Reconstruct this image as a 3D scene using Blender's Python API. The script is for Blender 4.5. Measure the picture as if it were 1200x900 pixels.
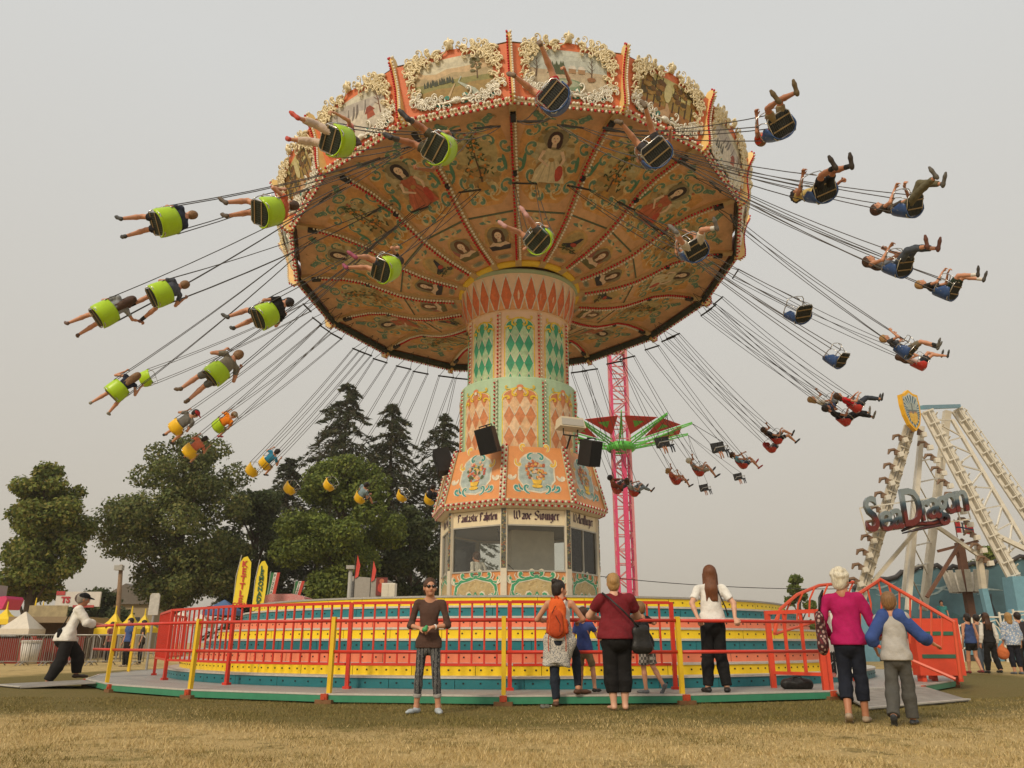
import bpy, bmesh, math, random
import numpy as np
from math import sin, cos, pi, radians
from mathutils import Vector, Matrix
from mathutils.geometry import tessellate_polygon

SC = bpy.context.scene
COL = SC.collection
for o in list(bpy.data.objects):
    bpy.data.objects.remove(o)
random.seed(7)
NR = np.random.default_rng(7)

# ---------------------------------------------------------------- camera
EYE = 0.84
FPX = 935.0                                   # focal length in pixels of a 1200 px wide picture
PITCH = math.atan((752 - 450) / FPX)
cd = bpy.data.cameras.new('camera')
cam = bpy.data.objects.new('camera', cd)
COL.objects.link(cam)
cd.sensor_fit = 'HORIZONTAL'
cd.sensor_width = 36.0
cd.lens = 36.0 * FPX / 1200.0
cd.clip_start = 0.05
cd.clip_end = 3000
cam.location = (0, 0, EYE)
cam.rotation_euler = (pi / 2 + PITCH, 0, 0)
SC.camera = cam

# ---------------------------------------------------------------- sky, sun, exposure
SUN_EL, SUN_AZ = radians(37), radians(212)    # azimuth clockwise from +Y (north): behind the camera, to its left
W = bpy.data.worlds.new('World')
SC.world = W
W.use_nodes = True
nt = W.node_tree
nt.nodes.clear()
sky = nt.nodes.new('ShaderNodeTexSky')
sky.sky_type = 'NISHITA'
sky.sun_disc = False
sky.sun_elevation = SUN_EL
sky.sun_rotation = SUN_AZ
sky.dust_density = 6.0
sky.air_density = 1.5
hs = nt.nodes.new('ShaderNodeHueSaturation')
hs.inputs['Saturation'].default_value = 0.25
nt.links.new(sky.outputs[0], hs.inputs['Color'])
tc = nt.nodes.new('ShaderNodeTexCoord')
sep = nt.nodes.new('ShaderNodeSeparateXYZ')
nt.links.new(tc.outputs['Generated'], sep.inputs[0])
ramp = nt.nodes.new('ShaderNodeValToRGB')      # smoke haze: warm and a little dimmer towards the horizon
ramp.color_ramp.elements[0].position = 0.0
ramp.color_ramp.elements[0].color = (0.395, 0.355, 0.292, 1)
ramp.color_ramp.elements[1].position = 0.62
ramp.color_ramp.elements[1].color = (0.462, 0.462, 0.448, 1)
nt.links.new(sep.outputs[2], ramp.inputs[0])
sc10 = nt.nodes.new('ShaderNodeVectorMath')
sc10.operation = 'SCALE'
sc10.inputs['Scale'].default_value = 10.0
nt.links.new(ramp.outputs[0], sc10.inputs[0])
mx = nt.nodes.new('ShaderNodeMix')
mx.data_type = 'RGBA'
mx.inputs[0].default_value = 0.93
nt.links.new(hs.outputs[0], mx.inputs[6])
nt.links.new(sc10.outputs[0], mx.inputs[7])
bg = nt.nodes.new('ShaderNodeBackground')
bg.inputs['Strength'].default_value = 0.1
nt.links.new(mx.outputs[2], bg.inputs['Color'])
wo = nt.nodes.new('ShaderNodeOutputWorld')
nt.links.new(bg.outputs[0], wo.inputs['Surface'])

sd = bpy.data.lights.new('sun', 'SUN')
sd.energy = 1.5
sd.angle = radians(11)
sd.color = (1.0, 0.84, 0.62)
sun = bpy.data.objects.new('sun', sd)
COL.objects.link(sun)
to_sun = Vector((sin(SUN_AZ) * cos(SUN_EL), cos(SUN_AZ) * cos(SUN_EL), sin(SUN_EL)))
sun.rotation_euler = to_sun.to_track_quat('Z', 'Y').to_euler()

SC.view_settings.view_transform = 'Standard'
SC.view_settings.look = 'None'
SC.view_settings.gamma = 1.0
SC.view_settings.use_curve_mapping = False
SC.view_settings.exposure = 0.56
SC.render.engine = 'CYCLES'
SC.cycles.max_bounces = 6
SC.cycles.use_denoising = True

# ---------------------------------------------------------------- pixels of the photograph to directions
_c, _s = cos(PITCH), sin(PITCH)


def ray(px, py):
    a = (px - 600) / FPX
    b = (450 - py) / FPX
    return Vector((a, _c - b * _s, _s + b * _c))


def at_z(px, py, z=0.0):
    r = ray(px, py)
    return r * ((z - EYE) / r.z) + Vector((0, 0, EYE))


def at_y(px, py, y):
    r = ray(px, py)
    return r * (y / r.y) + Vector((0, 0, EYE))


def to_px(p):
    x, y, z = p[0], p[1], p[2] - EYE
    d = y * _c + z * _s
    return np.array([600 + FPX * x / d, 450 - FPX * (-y * _s + z * _c) / d])

# ---------------------------------------------------------------- materials
MATS = {}


def lin(c):
    return tuple(((v / 255) / 12.92 if v / 255 <= 0.04045 else ((v / 255 + 0.055) / 1.055) ** 2.4) for v in c)


def mat(name, col, rough=0.6, metal=0.0, var=0.12, scale=6.0, bump=0.0, bscale=40.0, dirt=0.0, attr=None, spec=0.4):
    """Principled material: base colour broken by two sizes of noise, optional bump or colour attribute."""
    if name in MATS:
        return MATS[name]
    m = bpy.data.materials.new(name)
    m.use_nodes = True
    t = m.node_tree
    b = t.nodes['Principled BSDF']
    b.inputs['Roughness'].default_value = rough
    b.inputs['Metallic'].default_value = metal
    b.inputs['Specular IOR Level'].default_value = spec
    tcn = t.nodes.new('ShaderNodeTexCoord')
    if attr:
        a = t.nodes.new('ShaderNodeAttribute')
        a.attribute_name = attr
        src = a.outputs['Color']
    else:
        rgb = t.nodes.new('ShaderNodeRGB')
        rgb.outputs[0].default_value = (*col, 1)
        src = rgb.outputs[0]
    if var > 0:
        n1 = t.nodes.new('ShaderNodeTexNoise')
        n1.inputs['Scale'].default_value = scale
        n1.inputs['Detail'].default_value = 6
        n1.inputs['Roughness'].default_value = 0.65
        t.links.new(tcn.outputs['Object'], n1.inputs['Vector'])
        mr = t.nodes.new('ShaderNodeMapRange')
        mr.inputs['From Min'].default_value = 0.25
        mr.inputs['From Max'].default_value = 0.75
        mr.inputs['To Min'].default_value = 1 - var
        mr.inputs['To Max'].default_value = 1 + var * 0.6
        t.links.new(n1.outputs['Fac'], mr.inputs['Value'])
        vm = t.nodes.new('ShaderNodeVectorMath')
        vm.operation = 'SCALE'
        t.links.new(src, vm.inputs[0])
        t.links.new(mr.outputs[0], vm.inputs['Scale'])
        src = vm.outputs[0]
    if dirt > 0:                               # scuffs and grime: sparse brown flecks and streaks
        n3 = t.nodes.new('ShaderNodeTexNoise')
        n3.inputs['Scale'].default_value = 7.0
        n3.inputs['Detail'].default_value = 9
        n3.inputs['Roughness'].default_value = .8
        mp = t.nodes.new('ShaderNodeMapping')
        mp.inputs['Scale'].default_value = (1.6, 1.6, .7)
        t.links.new(tcn.outputs['Object'], mp.inputs[0])
        t.links.new(mp.outputs[0], n3.inputs['Vector'])
        m3 = t.nodes.new('ShaderNodeMapRange')
        m3.inputs['From Min'].default_value = .56
        m3.inputs['From Max'].default_value = .70
        m3.inputs['To Max'].default_value = dirt
        t.links.new(n3.outputs['Fac'], m3.inputs['Value'])
        x3 = t.nodes.new('ShaderNodeMix')
        x3.data_type = 'RGBA'
        t.links.new(m3.outputs[0], x3.inputs[0])
        t.links.new(src, x3.inputs[6])
        x3.inputs[7].default_value = (.10, .075, .05, 1)
        src = x3.outputs[2]
    t.links.new(src, b.inputs['Base Color'])
    if bump > 0:
        n2 = t.nodes.new('ShaderNodeTexNoise')
        n2.inputs['Scale'].default_value = bscale
        n2.inputs['Detail'].default_value = 4
        t.links.new(tcn.outputs['Object'], n2.inputs['Vector'])
        bn = t.nodes.new('ShaderNodeBump')
        bn.inputs['Strength'].default_value = bump
        bn.inputs['Distance'].default_value = 0.02
        t.links.new(n2.outputs['Fac'], bn.inputs['Height'])
        t.links.new(bn.outputs[0], b.inputs['Normal'])
    MATS[name] = m
    return m


def glass_mat(name, tint=(0.9, 0.92, 0.9), alpha=0.25):
    """A window pane: mostly clear with a real reflection and a film of dust."""
    if name in MATS:
        return MATS[name]
    m = bpy.data.materials.new(name)
    m.use_nodes = True
    t = m.node_tree
    t.nodes.clear()
    out = t.nodes.new('ShaderNodeOutputMaterial')
    tr = t.nodes.new('ShaderNodeBsdfTransparent')
    tr.inputs[0].default_value = (*tint, 1)
    gl = t.nodes.new('ShaderNodeBsdfGlossy')
    gl.inputs['Roughness'].default_value = 0.03
    df = t.nodes.new('ShaderNodeBsdfDiffuse')
    df.inputs[0].default_value = (0.4, 0.38, 0.33, 1)
    fr = t.nodes.new('ShaderNodeFresnel')
    fr.inputs[0].default_value = 1.45
    m1 = t.nodes.new('ShaderNodeMixShader')
    t.links.new(fr.outputs[0], m1.inputs[0])
    t.links.new(tr.outputs[0], m1.inputs[1])
    t.links.new(gl.outputs[0], m1.inputs[2])
    nz = t.nodes.new('ShaderNodeTexNoise')
    nz.inputs['Scale'].default_value = 3
    nz.inputs['Detail'].default_value = 5
    mr = t.nodes.new('ShaderNodeMapRange')
    mr.inputs['To Min'].default_value = 0.0
    mr.inputs['To Max'].default_value = alpha
    t.links.new(nz.outputs['Fac'], mr.inputs['Value'])
    m2 = t.nodes.new('ShaderNodeMixShader')
    t.links.new(mr.outputs[0], m2.inputs[0])
    t.links.new(m1.outputs[0], m2.inputs[1])
    t.links.new(df.outputs[0], m2.inputs[2])
    t.links.new(m2.outputs[0], out.inputs[0])
    MATS[name] = m
    return m


# ---------------------------------------------------------------- mesh builder
I4 = Matrix.Identity(4)


def T(x, y, z):
    return Matrix.Translation((x, y, z))


def RZ(a):
    return Matrix.Rotation(a, 4, 'Z')


def RX(a):
    return Matrix.Rotation(a, 4, 'X')


def RY(a):
    return Matrix.Rotation(a, 4, 'Y')


def frame(org, x, y, z):
    m = Matrix.Identity(4)
    for i in range(3):
        m[i][0], m[i][1], m[i][2], m[i][3] = x[i], y[i], z[i], org[i]
    return m


class MB:
    def __init__(self):
        self.v, self.f, self.m, self.c = [], [], [], []
        self.mi = 0
        self.col = None
        self.M = None

    def add(self, vs, fs):
        n = len(self.v)
        if self.M is not None:
            vs = [self.M @ Vector(p) for p in vs]
        self.v += [tuple(p) for p in vs]
        for q in fs:
            self.f.append([n + i for i in q])
            self.m.append(self.mi)
            self.c.append(self.col)
        return self

    def box(self, c, s, R=None, taper=1.0):
        x, y, z = s[0] / 2, s[1] / 2, s[2] / 2
        P = [(-x, -y, -z), (x, -y, -z), (x, y, -z), (-x, y, -z)] + [(a * taper, b * taper, z) for a, b in ((-x, -y), (x, -y), (x, y), (-x, y))]
        if R is not None:
            P = [R @ Vector(p) for p in P]
        c = Vector(c)
        return self.add([c + Vector(p) for p in P], [(3, 2, 1, 0), (4, 5, 6, 7), (0, 1, 5, 4), (1, 2, 6, 5), (2, 3, 7, 6), (3, 0, 4, 7)])

    def beam(self, a, b, w, d=None, up=(0, 0, 1)):
        """square bar from a to b"""
        a, b = Vector(a), Vector(b)
        d = d or w
        z = (b - a)
        L = z.length
        z.normalize()
        x = Vector(up).cross(z)
        if x.length < 1e-4:
            x = Vector((1, 0, 0)).cross(z)
        x.normalize()
        y = z.cross(x)
        R = Matrix((x, y, z)).transposed()
        return self.box((a + b) / 2, (w, d, L), R)

    def path(self, pts, r, n=6, closed=False, cap=True):
        pts = [Vector(p) for p in pts]
        N = len(pts)
        rr = r if hasattr(r, '__len__') else [r] * N
        vs, fs = [], []
        prev = None
        for i in range(N):
            if closed:
                t = pts[(i + 1) % N] - pts[i - 1]
            else:
                t = pts[min(i + 1, N - 1)] - pts[max(i - 1, 0)]
            if t.length < 1e-9:
                t = Vector((0, 0, 1))
            t.normalize()
            if prev is None:
                u = t.orthogonal().normalized()
            else:
                u = prev - t * prev.dot(t)
                if u.length < 1e-6:
                    u = t.orthogonal()
                u.normalize()
            prev = u
            w = t.cross(u)
            for k in range(n):
                a = 2 * pi * (k + .5) / n
                vs.append(pts[i] + (u * cos(a) + w * sin(a)) * rr[i])
        for i in range(N if closed else N - 1):
            j = (i + 1) % N
            for k in range(n):
                l = (k + 1) % n
                fs.append((i * n + k, i * n + l, j * n + l, j * n + k))
        if cap and not closed:
            fs.append(tuple(range(n - 1, -1, -1)))
            fs.append(tuple((N - 1) * n + k for k in range(n)))
        return self.add(vs, fs)

    def tube(self, a, b, r, r2=None, n=6):
        return self.path([a, b], [r, r if r2 is None else r2], n)

    def lathe(self, prof, n=16, a0=0.0, a1=2 * pi):
        full = abs(a1 - a0 - 2 * pi) < 1e-6
        cols = n if full else n + 1
        vs, fs = [], []
        for i in range(cols):
            a = a0 + (a1 - a0) * i / n
            for (r, z) in prof:
                vs.append((r * sin(a), -r * cos(a), z))
        k = len(prof)
        for i in range(n):
            j = (i + 1) % cols
            for q in range(k - 1):
                fs.append((i * k + q, j * k + q, j * k + q + 1, i * k + q + 1))
        return self.add(vs, fs)

    def prism(self, poly, d0, d1, fn=None):
        """extrude a 2-D polygon between depths d0, d1; fn(u, v, d) -> point"""
        fn = fn or (lambda u, v, d: (u, d, v))
        n = len(poly)
        vs = [fn(u, v, d0) for u, v in poly] + [fn(u, v, d1) for u, v in poly]
        tri = tessellate_polygon([[Vector((u, v, 0)) for u, v in poly]])
        fs = [tuple(t) for t in tri] + [tuple(n + i for i in reversed(t)) for t in tri]
        fs += [(i, (i + 1) % n, n + (i + 1) % n, n + i) for i in range(n)]
        return self.add(vs, fs)

    def ball(self, c, r, n=6, m=4):
        if not hasattr(r, '__len__'):
            r = (r, r, r)
        c = Vector(c)
        vs = [c + Vector((0, 0, -r[2]))]
        for j in range(1, m):
            t = -pi / 2 + pi * j / m
            for k in range(n):
                a = 2 * pi * k / n
                vs.append(c + Vector((r[0] * cos(t) * cos(a), r[1] * cos(t) * sin(a), r[2] * sin(t))))
        vs.append(c + Vector((0, 0, r[2])))
        fs = [(0, 1 + (k + 1) % n, 1 + k) for k in range(n)]
        for j in range(m - 2):
            for k in range(n):
                l = (k + 1) % n
                fs.append((1 + j * n + k, 1 + j * n + l, 1 + (j + 1) * n + l, 1 + (j + 1) * n + k))
        top = len(vs) - 1
        fs += [(1 + (m - 2) * n + k, 1 + (m - 2) * n + (k + 1) % n, top) for k in range(n)]
        return self.add(vs, fs)

    def mesh(self, name, mats, smooth=False):
        me = bpy.data.meshes.new(name)
        me.from_pydata(self.v, [], self.f)
        for m in (mats if isinstance(mats, (list, tuple)) else [mats]):
            me.materials.append(m)
        if any(self.m):
            me.polygons.foreach_set('material_index', self.m)
        if any(c is not None for c in self.c):
            ca = me.color_attributes.new('Col', 'FLOAT_COLOR', 'CORNER')
            buf = []
            for f, c in zip(self.f, self.c):
                buf += [q for _ in f for q in (*(c or (0.5, 0.5, 0.5)), 1.0)]
            ca.data.foreach_set('color', buf)
        if smooth:
            me.polygons.foreach_set('use_smooth', [True] * len(me.polygons))
        me.update()
        return me


# ---------------------------------------------------------------- objects
WM = {}


def thing(name, label, cat, M=I4, group=None, mesh=None, kind=None):
    o = bpy.data.objects.new(name, mesh)
    COL.objects.link(o)
    o.matrix_world = M
    WM[o.name] = M.copy()
    if label:
        o['label'] = label
    if cat:
        o['category'] = cat
    if group:
        o['group'] = group
    if kind:
        o['kind'] = kind
    return o


def part(name, mesh, parent, M=None, label=None, kind=None):
    """child of parent; M is its place in the world (None: the parent's own frame)"""
    o = bpy.data.objects.new(name, mesh)
    COL.objects.link(o)
    o.parent = parent
    Wp = WM[parent.name]
    if M is None:
        M = Wp
    o.matrix_basis = Wp.inverted() @ M
    WM[o.name] = M.copy()
    if label:
        o['label'] = label
    if kind:
        o['kind'] = kind
    return o


def structure(name, mesh, M=I4):
    o = thing(name, None, None, M, mesh=mesh, kind='structure')
    return o


# ---------------------------------------------------------------- flat painting: coloured polygons in thin layers
class Paint:
    def __init__(self):
        self.L = []
        self.k = 0

    def poly(self, pts, col, lift=None):
        self.k += 1
        self.L.append(([tuple(p) for p in pts], col, self.k if lift is None else lift))
        return self

    def ell(self, x, y, rx, ry, col, n=14, rot=0.0, wob=0.0, seed=0):
        rn = random.Random(seed)
        P = []
        for i in range(n):
            a = 2 * pi * i / n
            q = 1 + wob * (rn.random() - .5)
            u, v = rx * q * cos(a), ry * q * sin(a)
            P.append((x + u * cos(rot) - v * sin(rot), y + u * sin(rot) + v * cos(rot)))
        return self.poly(P, col)

    def stroke(self, pts, w, col):
        """ribbon along pts with width w (number or list)"""
        self.k += 1
        n = len(pts)
        ww = w if hasattr(w, '__len__') else [w] * n
        Lf, Rt = [], []
        for i in range(n):
            a, b = pts[max(i - 1, 0)], pts[min(i + 1, n - 1)]
            dx, dy = b[0] - a[0], b[1] - a[1]
            l = math.hypot(dx, dy) or 1
            nx, ny = -dy / l, dx / l
            Lf.append((pts[i][0] + nx * ww[i] / 2, pts[i][1] + ny * ww[i] / 2))
            Rt.append((pts[i][0] - nx * ww[i] / 2, pts[i][1] - ny * ww[i] / 2))
        for i in range(n - 1):
            self.L.append(([Rt[i], Rt[i + 1], Lf[i + 1], Lf[i]], col, self.k))
        return self

    def curl(self, x, y, size, ang, turn, w, col, n=9, turns=1.15):
        """C-scroll: starts at (x, y) heading ang, winds up to the side of turn (+1, -1)"""
        pts, ws = [], []
        px, py, a = x, y, ang
        for i in range(n):
            pts.append((px, py))
            t = i / (n - 1)
            ws.append(w * (0.5 + 1.0 * sin(pi * min(1, t * 1.15)) ** 0.8) * (1 - .5 * t))
            st = size * (1 - 0.8 * t) * 2.2 / n
            a += turn * turns * 2 * pi / n * (0.35 + 1.1 * t)
            px += st * cos(a)
            py += st * sin(a)
        self.stroke(pts, ws, col)
        self.ell(px, py, w * .6, w * .6, col, 6)
        return self

    def mesh(self, name, m, fn, cu=(), cv=(), lift=0.0015, base=0.004):
        """fn(u, v, d): point d metres in front of the surface at (u, v)"""
        bm = bmesh.new()
        lay = bm.loops.layers.float_color.new('Col')
        for pts, col, k in self.L:
            tri = tessellate_polygon([[Vector((u, v, 0)) for u, v in pts]]) if len(pts) > 4 else None
            vs = [bm.verts.new((u, v, k)) for u, v in pts]
            for t in (tri or [tuple(range(len(pts)))]):
                try:
                    f = bm.faces.new([vs[i] for i in t])
                except ValueError:
                    continue
                for l in f.loops:
                    l[lay] = (*col, 1)
        for u in cu:
            bmesh.ops.bisect_plane(bm, geom=bm.verts[:] + bm.edges[:] + bm.faces[:], plane_co=(u, 0, 0), plane_no=(1, 0, 0))
        for v in cv:
            bmesh.ops.bisect_plane(bm, geom=bm.verts[:] + bm.edges[:] + bm.faces[:], plane_co=(0, v, 0), plane_no=(0, 1, 0))
        kmax = max(1, self.k)
        step = min(lift, 0.02 / kmax)
        for v in bm.verts:
            v.co = Vector(fn(v.co.x, v.co.y, base + step * v.co.z))
        me = bpy.data.meshes.new(name)
        bm.to_mesh(me)
        bm.free()
        me.materials.append(m)
        return me


def arc(cx, cy, rx, ry, a0, a1, n=10):
    return [(cx + rx * cos(radians(a0 + (a1 - a0) * i / n)), cy + ry * sin(radians(a0 + (a1 - a0) * i / n))) for i in range(n + 1)]


PAINT = mat('painted_art', (0.5, 0.5, 0.5), rough=0.55, var=0.34, scale=8.0, attr='Col', dirt=.25)
# ================================================================= ground: one dry meadow sheet
def meadow():
    m = bpy.data.materials.new('dry_meadow')
    m.use_nodes = True
    t = m.node_tree
    b = t.nodes['Principled BSDF']
    b.inputs['Roughness'].default_value = .9
    b.inputs['Specular IOR Level'].default_value = .15
    tcn = t.nodes.new('ShaderNodeTexCoord')

    def noise(sc, det=6, rough=.65, stretch=None):
        n = t.nodes.new('ShaderNodeTexNoise')
        n.inputs['Scale'].default_value = sc
        n.inputs['Detail'].default_value = det
        n.inputs['Roughness'].default_value = rough
        if stretch:
            mp = t.nodes.new('ShaderNodeMapping')
            mp.inputs['Scale'].default_value = stretch
            t.links.new(tcn.outputs['Object'], mp.inputs[0])
            t.links.new(mp.outputs[0], n.inputs['Vector'])
        else:
            t.links.new(tcn.outputs['Object'], n.inputs['Vector'])
        return n.outputs['Fac']

    def math_(op, a, b_):
        n = t.nodes.new('ShaderNodeMath')
        n.operation = op
        for i, q in enumerate((a, b_)):
            if isinstance(q, (int, float)):
                n.inputs[i].default_value = q
            else:
                t.links.new(q, n.inputs[i])
        return n.outputs[0]

    def mixc(f, a, b_):
        n = t.nodes.new('ShaderNodeMix')
        n.data_type = 'RGBA'
        t.links.new(f, n.inputs[0])
        for i, q in ((6, a), (7, b_)):
            if isinstance(q, tuple):
                n.inputs[i].default_value = (*q, 1)
            else:
                t.links.new(q, n.inputs[i])
        return n.outputs[2]

    def rng(v, a, b_):
        n = t.nodes.new('ShaderNodeMapRange')
        n.interpolation_type = 'SMOOTHSTEP'
        n.inputs['From Min'].default_value = a
        n.inputs['From Max'].default_value = b_
        t.links.new(v, n.inputs['Value'])
        return n.outputs[0]
    sx = t.nodes.new('ShaderNodeSeparateXYZ')
    t.links.new(tcn.outputs['Object'], sx.inputs[0])
    # greener, darker ring close to the platform; straw outside it
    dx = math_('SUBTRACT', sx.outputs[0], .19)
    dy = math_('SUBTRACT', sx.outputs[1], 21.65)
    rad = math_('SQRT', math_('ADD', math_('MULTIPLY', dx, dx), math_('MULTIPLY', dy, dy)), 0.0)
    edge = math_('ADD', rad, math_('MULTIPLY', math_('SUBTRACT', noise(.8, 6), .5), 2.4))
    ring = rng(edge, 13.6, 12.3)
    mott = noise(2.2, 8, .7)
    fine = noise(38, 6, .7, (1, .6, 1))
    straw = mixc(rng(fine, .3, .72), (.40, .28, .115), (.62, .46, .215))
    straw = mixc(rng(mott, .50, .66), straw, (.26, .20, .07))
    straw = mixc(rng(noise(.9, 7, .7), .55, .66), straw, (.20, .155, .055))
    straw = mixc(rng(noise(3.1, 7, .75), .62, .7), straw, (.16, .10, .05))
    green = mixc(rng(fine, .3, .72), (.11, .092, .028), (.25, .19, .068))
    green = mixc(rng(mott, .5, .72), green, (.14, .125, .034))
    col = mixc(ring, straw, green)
    t.links.new(col, b.inputs['Base Color'])
    bp = t.nodes.new('ShaderNodeBump')
    bp.inputs['Strength'].default_value = .8
    bp.inputs['Distance'].default_value = .03
    t.links.new(math_('ADD', fine, noise(9, 4)), bp.inputs['Height'])
    t.links.new(bp.outputs[0], b.inputs['Normal'])
    return m


mb = MB()
mb.add([(-420, -60, 0), (420, -60, 0), (420, 700, 0), (-420, 700, 0)], [(0, 1, 2, 3)])
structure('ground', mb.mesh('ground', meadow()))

# short dry grass where the blades can be told apart
nb_ = 300000
gr_r = np.random.default_rng(5)
yy = 5.6 + (13.5 - 5.6) * gr_r.random(nb_) ** 1.15
xx = (gr_r.random(nb_) * 2 - 1) * (yy * .68 + .3)
rr_ = np.hypot(xx - .19, yy - 21.65)
cl = np.sin(xx * 2.1 + 1.3 * np.sin(yy * 1.7)) * np.sin(yy * 2.6 + xx) + .6 * np.sin(xx * 5.3 + yy * 3.1) + .5 * np.sin(7.7 * yy - 4.1 * xx)
ok = (rr_ > 9.75) & (gr_r.random(nb_) < .62 + .25 * cl)
xx, yy, rr_, cl = xx[ok], yy[ok], rr_[ok], cl[ok]
n_ = len(xx)
hgt = (.010 + .024 * gr_r.random(n_)) * (1 + .3 * np.clip(cl, -1, 1.2))
az = gr_r.random(n_) * 2 * pi
ln = .3 + .8 * gr_r.random(n_)
wd = .0012 + .0018 * gr_r.random(n_)
side = az + pi / 2 + .5 * gr_r.normal(size=n_)
Q = np.zeros((n_, 3, 3), dtype=np.float32)
Q[:, 0] = np.stack([xx - wd * np.cos(side), yy - wd * np.sin(side), np.zeros(n_)], 1)
Q[:, 1] = np.stack([xx + wd * np.cos(side), yy + wd * np.sin(side), np.zeros(n_)], 1)
Q[:, 2] = np.stack([xx + hgt * ln * 1.3 * np.cos(az), yy + hgt * ln * 1.3 * np.sin(az), hgt], 1)
gm_ = bpy.data.meshes.new('grass')
gm_.vertices.add(3 * n_)
gm_.vertices.foreach_set('co', Q.ravel())
gm_.loops.add(3 * n_)
gm_.loops.foreach_set('vertex_index', np.arange(3 * n_, dtype=np.int32))
gm_.polygons.add(n_)
gm_.polygons.foreach_set('loop_start', np.arange(0, 3 * n_, 3, dtype=np.int32))
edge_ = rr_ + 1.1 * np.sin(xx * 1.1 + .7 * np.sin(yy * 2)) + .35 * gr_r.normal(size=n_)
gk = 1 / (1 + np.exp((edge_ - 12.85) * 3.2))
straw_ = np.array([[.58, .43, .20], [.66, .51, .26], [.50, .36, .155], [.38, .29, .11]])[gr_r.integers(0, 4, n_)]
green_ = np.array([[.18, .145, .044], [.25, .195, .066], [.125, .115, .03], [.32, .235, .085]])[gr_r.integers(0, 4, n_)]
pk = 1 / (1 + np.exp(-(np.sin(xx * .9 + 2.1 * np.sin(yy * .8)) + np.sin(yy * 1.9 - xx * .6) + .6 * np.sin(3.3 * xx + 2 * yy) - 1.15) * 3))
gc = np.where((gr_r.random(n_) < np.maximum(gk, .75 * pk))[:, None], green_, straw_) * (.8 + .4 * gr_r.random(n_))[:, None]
cc = np.ones((n_, 3, 4), dtype=np.float32)
cc[:, :, :3] = gc[:, None, :]
ga = gm_.color_attributes.new('Col', 'FLOAT_COLOR', 'CORNER')
ga.data.foreach_set('color', cc.ravel())
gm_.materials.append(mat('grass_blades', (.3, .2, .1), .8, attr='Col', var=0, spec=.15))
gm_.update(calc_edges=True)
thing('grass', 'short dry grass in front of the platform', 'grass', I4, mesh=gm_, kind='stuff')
# ================================================================= the swing ride: tower and canopy
AX, AY = 0.18, 21.65                           # tower axis on the ground
CZ = Vector((0.157, 21.65, 11.52))             # centre of the canopy rim
CN = Vector((-0.0557, 0.1574, 1.0)).normalized()
CE2 = Vector((0, 1, 0))
CE2 = (CE2 - CN * CE2.dot(CN)).normalized()
CE1 = CE2.cross(CN)
MC = frame(CZ, CE1, CE2, CN)                   # canopy frame: tilted with the wave motion
PH = -0.0136
SEG = 2 * pi / 16
HS, HC = sin(SEG / 2), cos(SEG / 2)
PR = [1.62, 2.1, 2.6, 3.05, 3.5, 4.0, 4.6, 5.2, 5.8, 6.46]
PHt = [-1.04, -0.98, -0.92, -0.82, -0.68, -0.44, -0.13, 0.04, 0.11, 0.09]


def prof(r):
    return float(np.interp(r, PR, PHt))


cream = mat('cream_paint', (0.70, 0.55, 0.33), 0.5, var=0.15)
soffit_m = mat('soffit_orange', (0.66, 0.365, 0.18), 0.5, var=0.28, scale=4, dirt=.3)
rib_m = mat('rib_tan', (0.56, 0.38, 0.18), 0.5, var=0.15)
dkgreen = mat('dark_trim', (0.05, 0.07, 0.055), 0.5)
peach = mat('peach_paint', (0.78, 0.52, 0.33), 0.45, var=0.1, scale=3)
mint = mat('mint_paint', (0.46, 0.64, 0.43), 0.45, var=0.1, scale=3)
yellow_t = mat('yellow_trim', (0.80, 0.52, 0.04), 0.4)
skirt_o = mat('skirt_orange', (0.74, 0.31, 0.11), 0.4, var=0.14, scale=3, dirt=.2)
crown_o = mat('crown_orange', (0.74, 0.21, 0.09), 0.45, var=0.12)
bulb_red = mat('bulb_red', (0.55, 0.015, 0.02), 0.2, var=0)
bulb_white = mat('bulb_white', (0.80, 0.74, 0.60), 0.2, var=0)
gold = mat('gold_leaf', (0.82, 0.71, 0.47), 0.42, metal=0.1, var=0.35, scale=9)
silver = mat('silver_leaf', (0.80, 0.76, 0.65), 0.38, metal=0.15, var=0.35, scale=9)
steel_d = mat('dark_steel', (0.035, 0.033, 0.03), 0.5, metal=0.3)
steel = mat('galvanised', (0.42, 0.41, 0.39), 0.45, metal=0.6)
white_p = mat('white_paint', (0.74, 0.71, 0.64), 0.5)
grey_p = mat('grey_paint', (0.36, 0.35, 0.32), 0.6)
black = mat('black_plastic', (0.015, 0.014, 0.014), 0.55, var=0.2)

ride = thing('swing_ride', 'tall orange and peach wave swinger tower with a tilted round painted canopy', 'swing ride', T(AX, AY, 1.65))


def bulb_row(pts, mb, size, flip=0, nrm=(0, 0, -1)):
    for i, p in enumerate(pts):
        mb.mi = (i + flip) % 2
        mb.ball(p, size, 5, 3)


# ---- soffit panels, two rings of 16, with their paintings
def soff(u, r, d):
    return (u, -r * HC, prof(r) - d)


def soffit_mesh(name, r0, r1, inset=0.012):
    mb = MB()
    rs = sorted({r0, r1, *[r for r in PR if r0 < r < r1]})
    for a, b in zip(rs[:-1], rs[1:]):
        wa, wb = a * HS - inset, b * HS - inset
        mb.add([soff(-wa, a, 0), soff(wa, a, 0), soff(wb, b, 0), soff(-wb, b, 0),
                soff(-wa, a, -.03), soff(wa, a, -.03), soff(wb, b, -.03), soff(-wb, b, -.03)],
               [(0, 1, 2, 3), (7, 6, 5, 4), (0, 4, 5, 1), (2, 6, 7, 3), (1, 5, 6, 2), (3, 7, 4, 0)])
    return mb.mesh(name, soffit_m)


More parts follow.
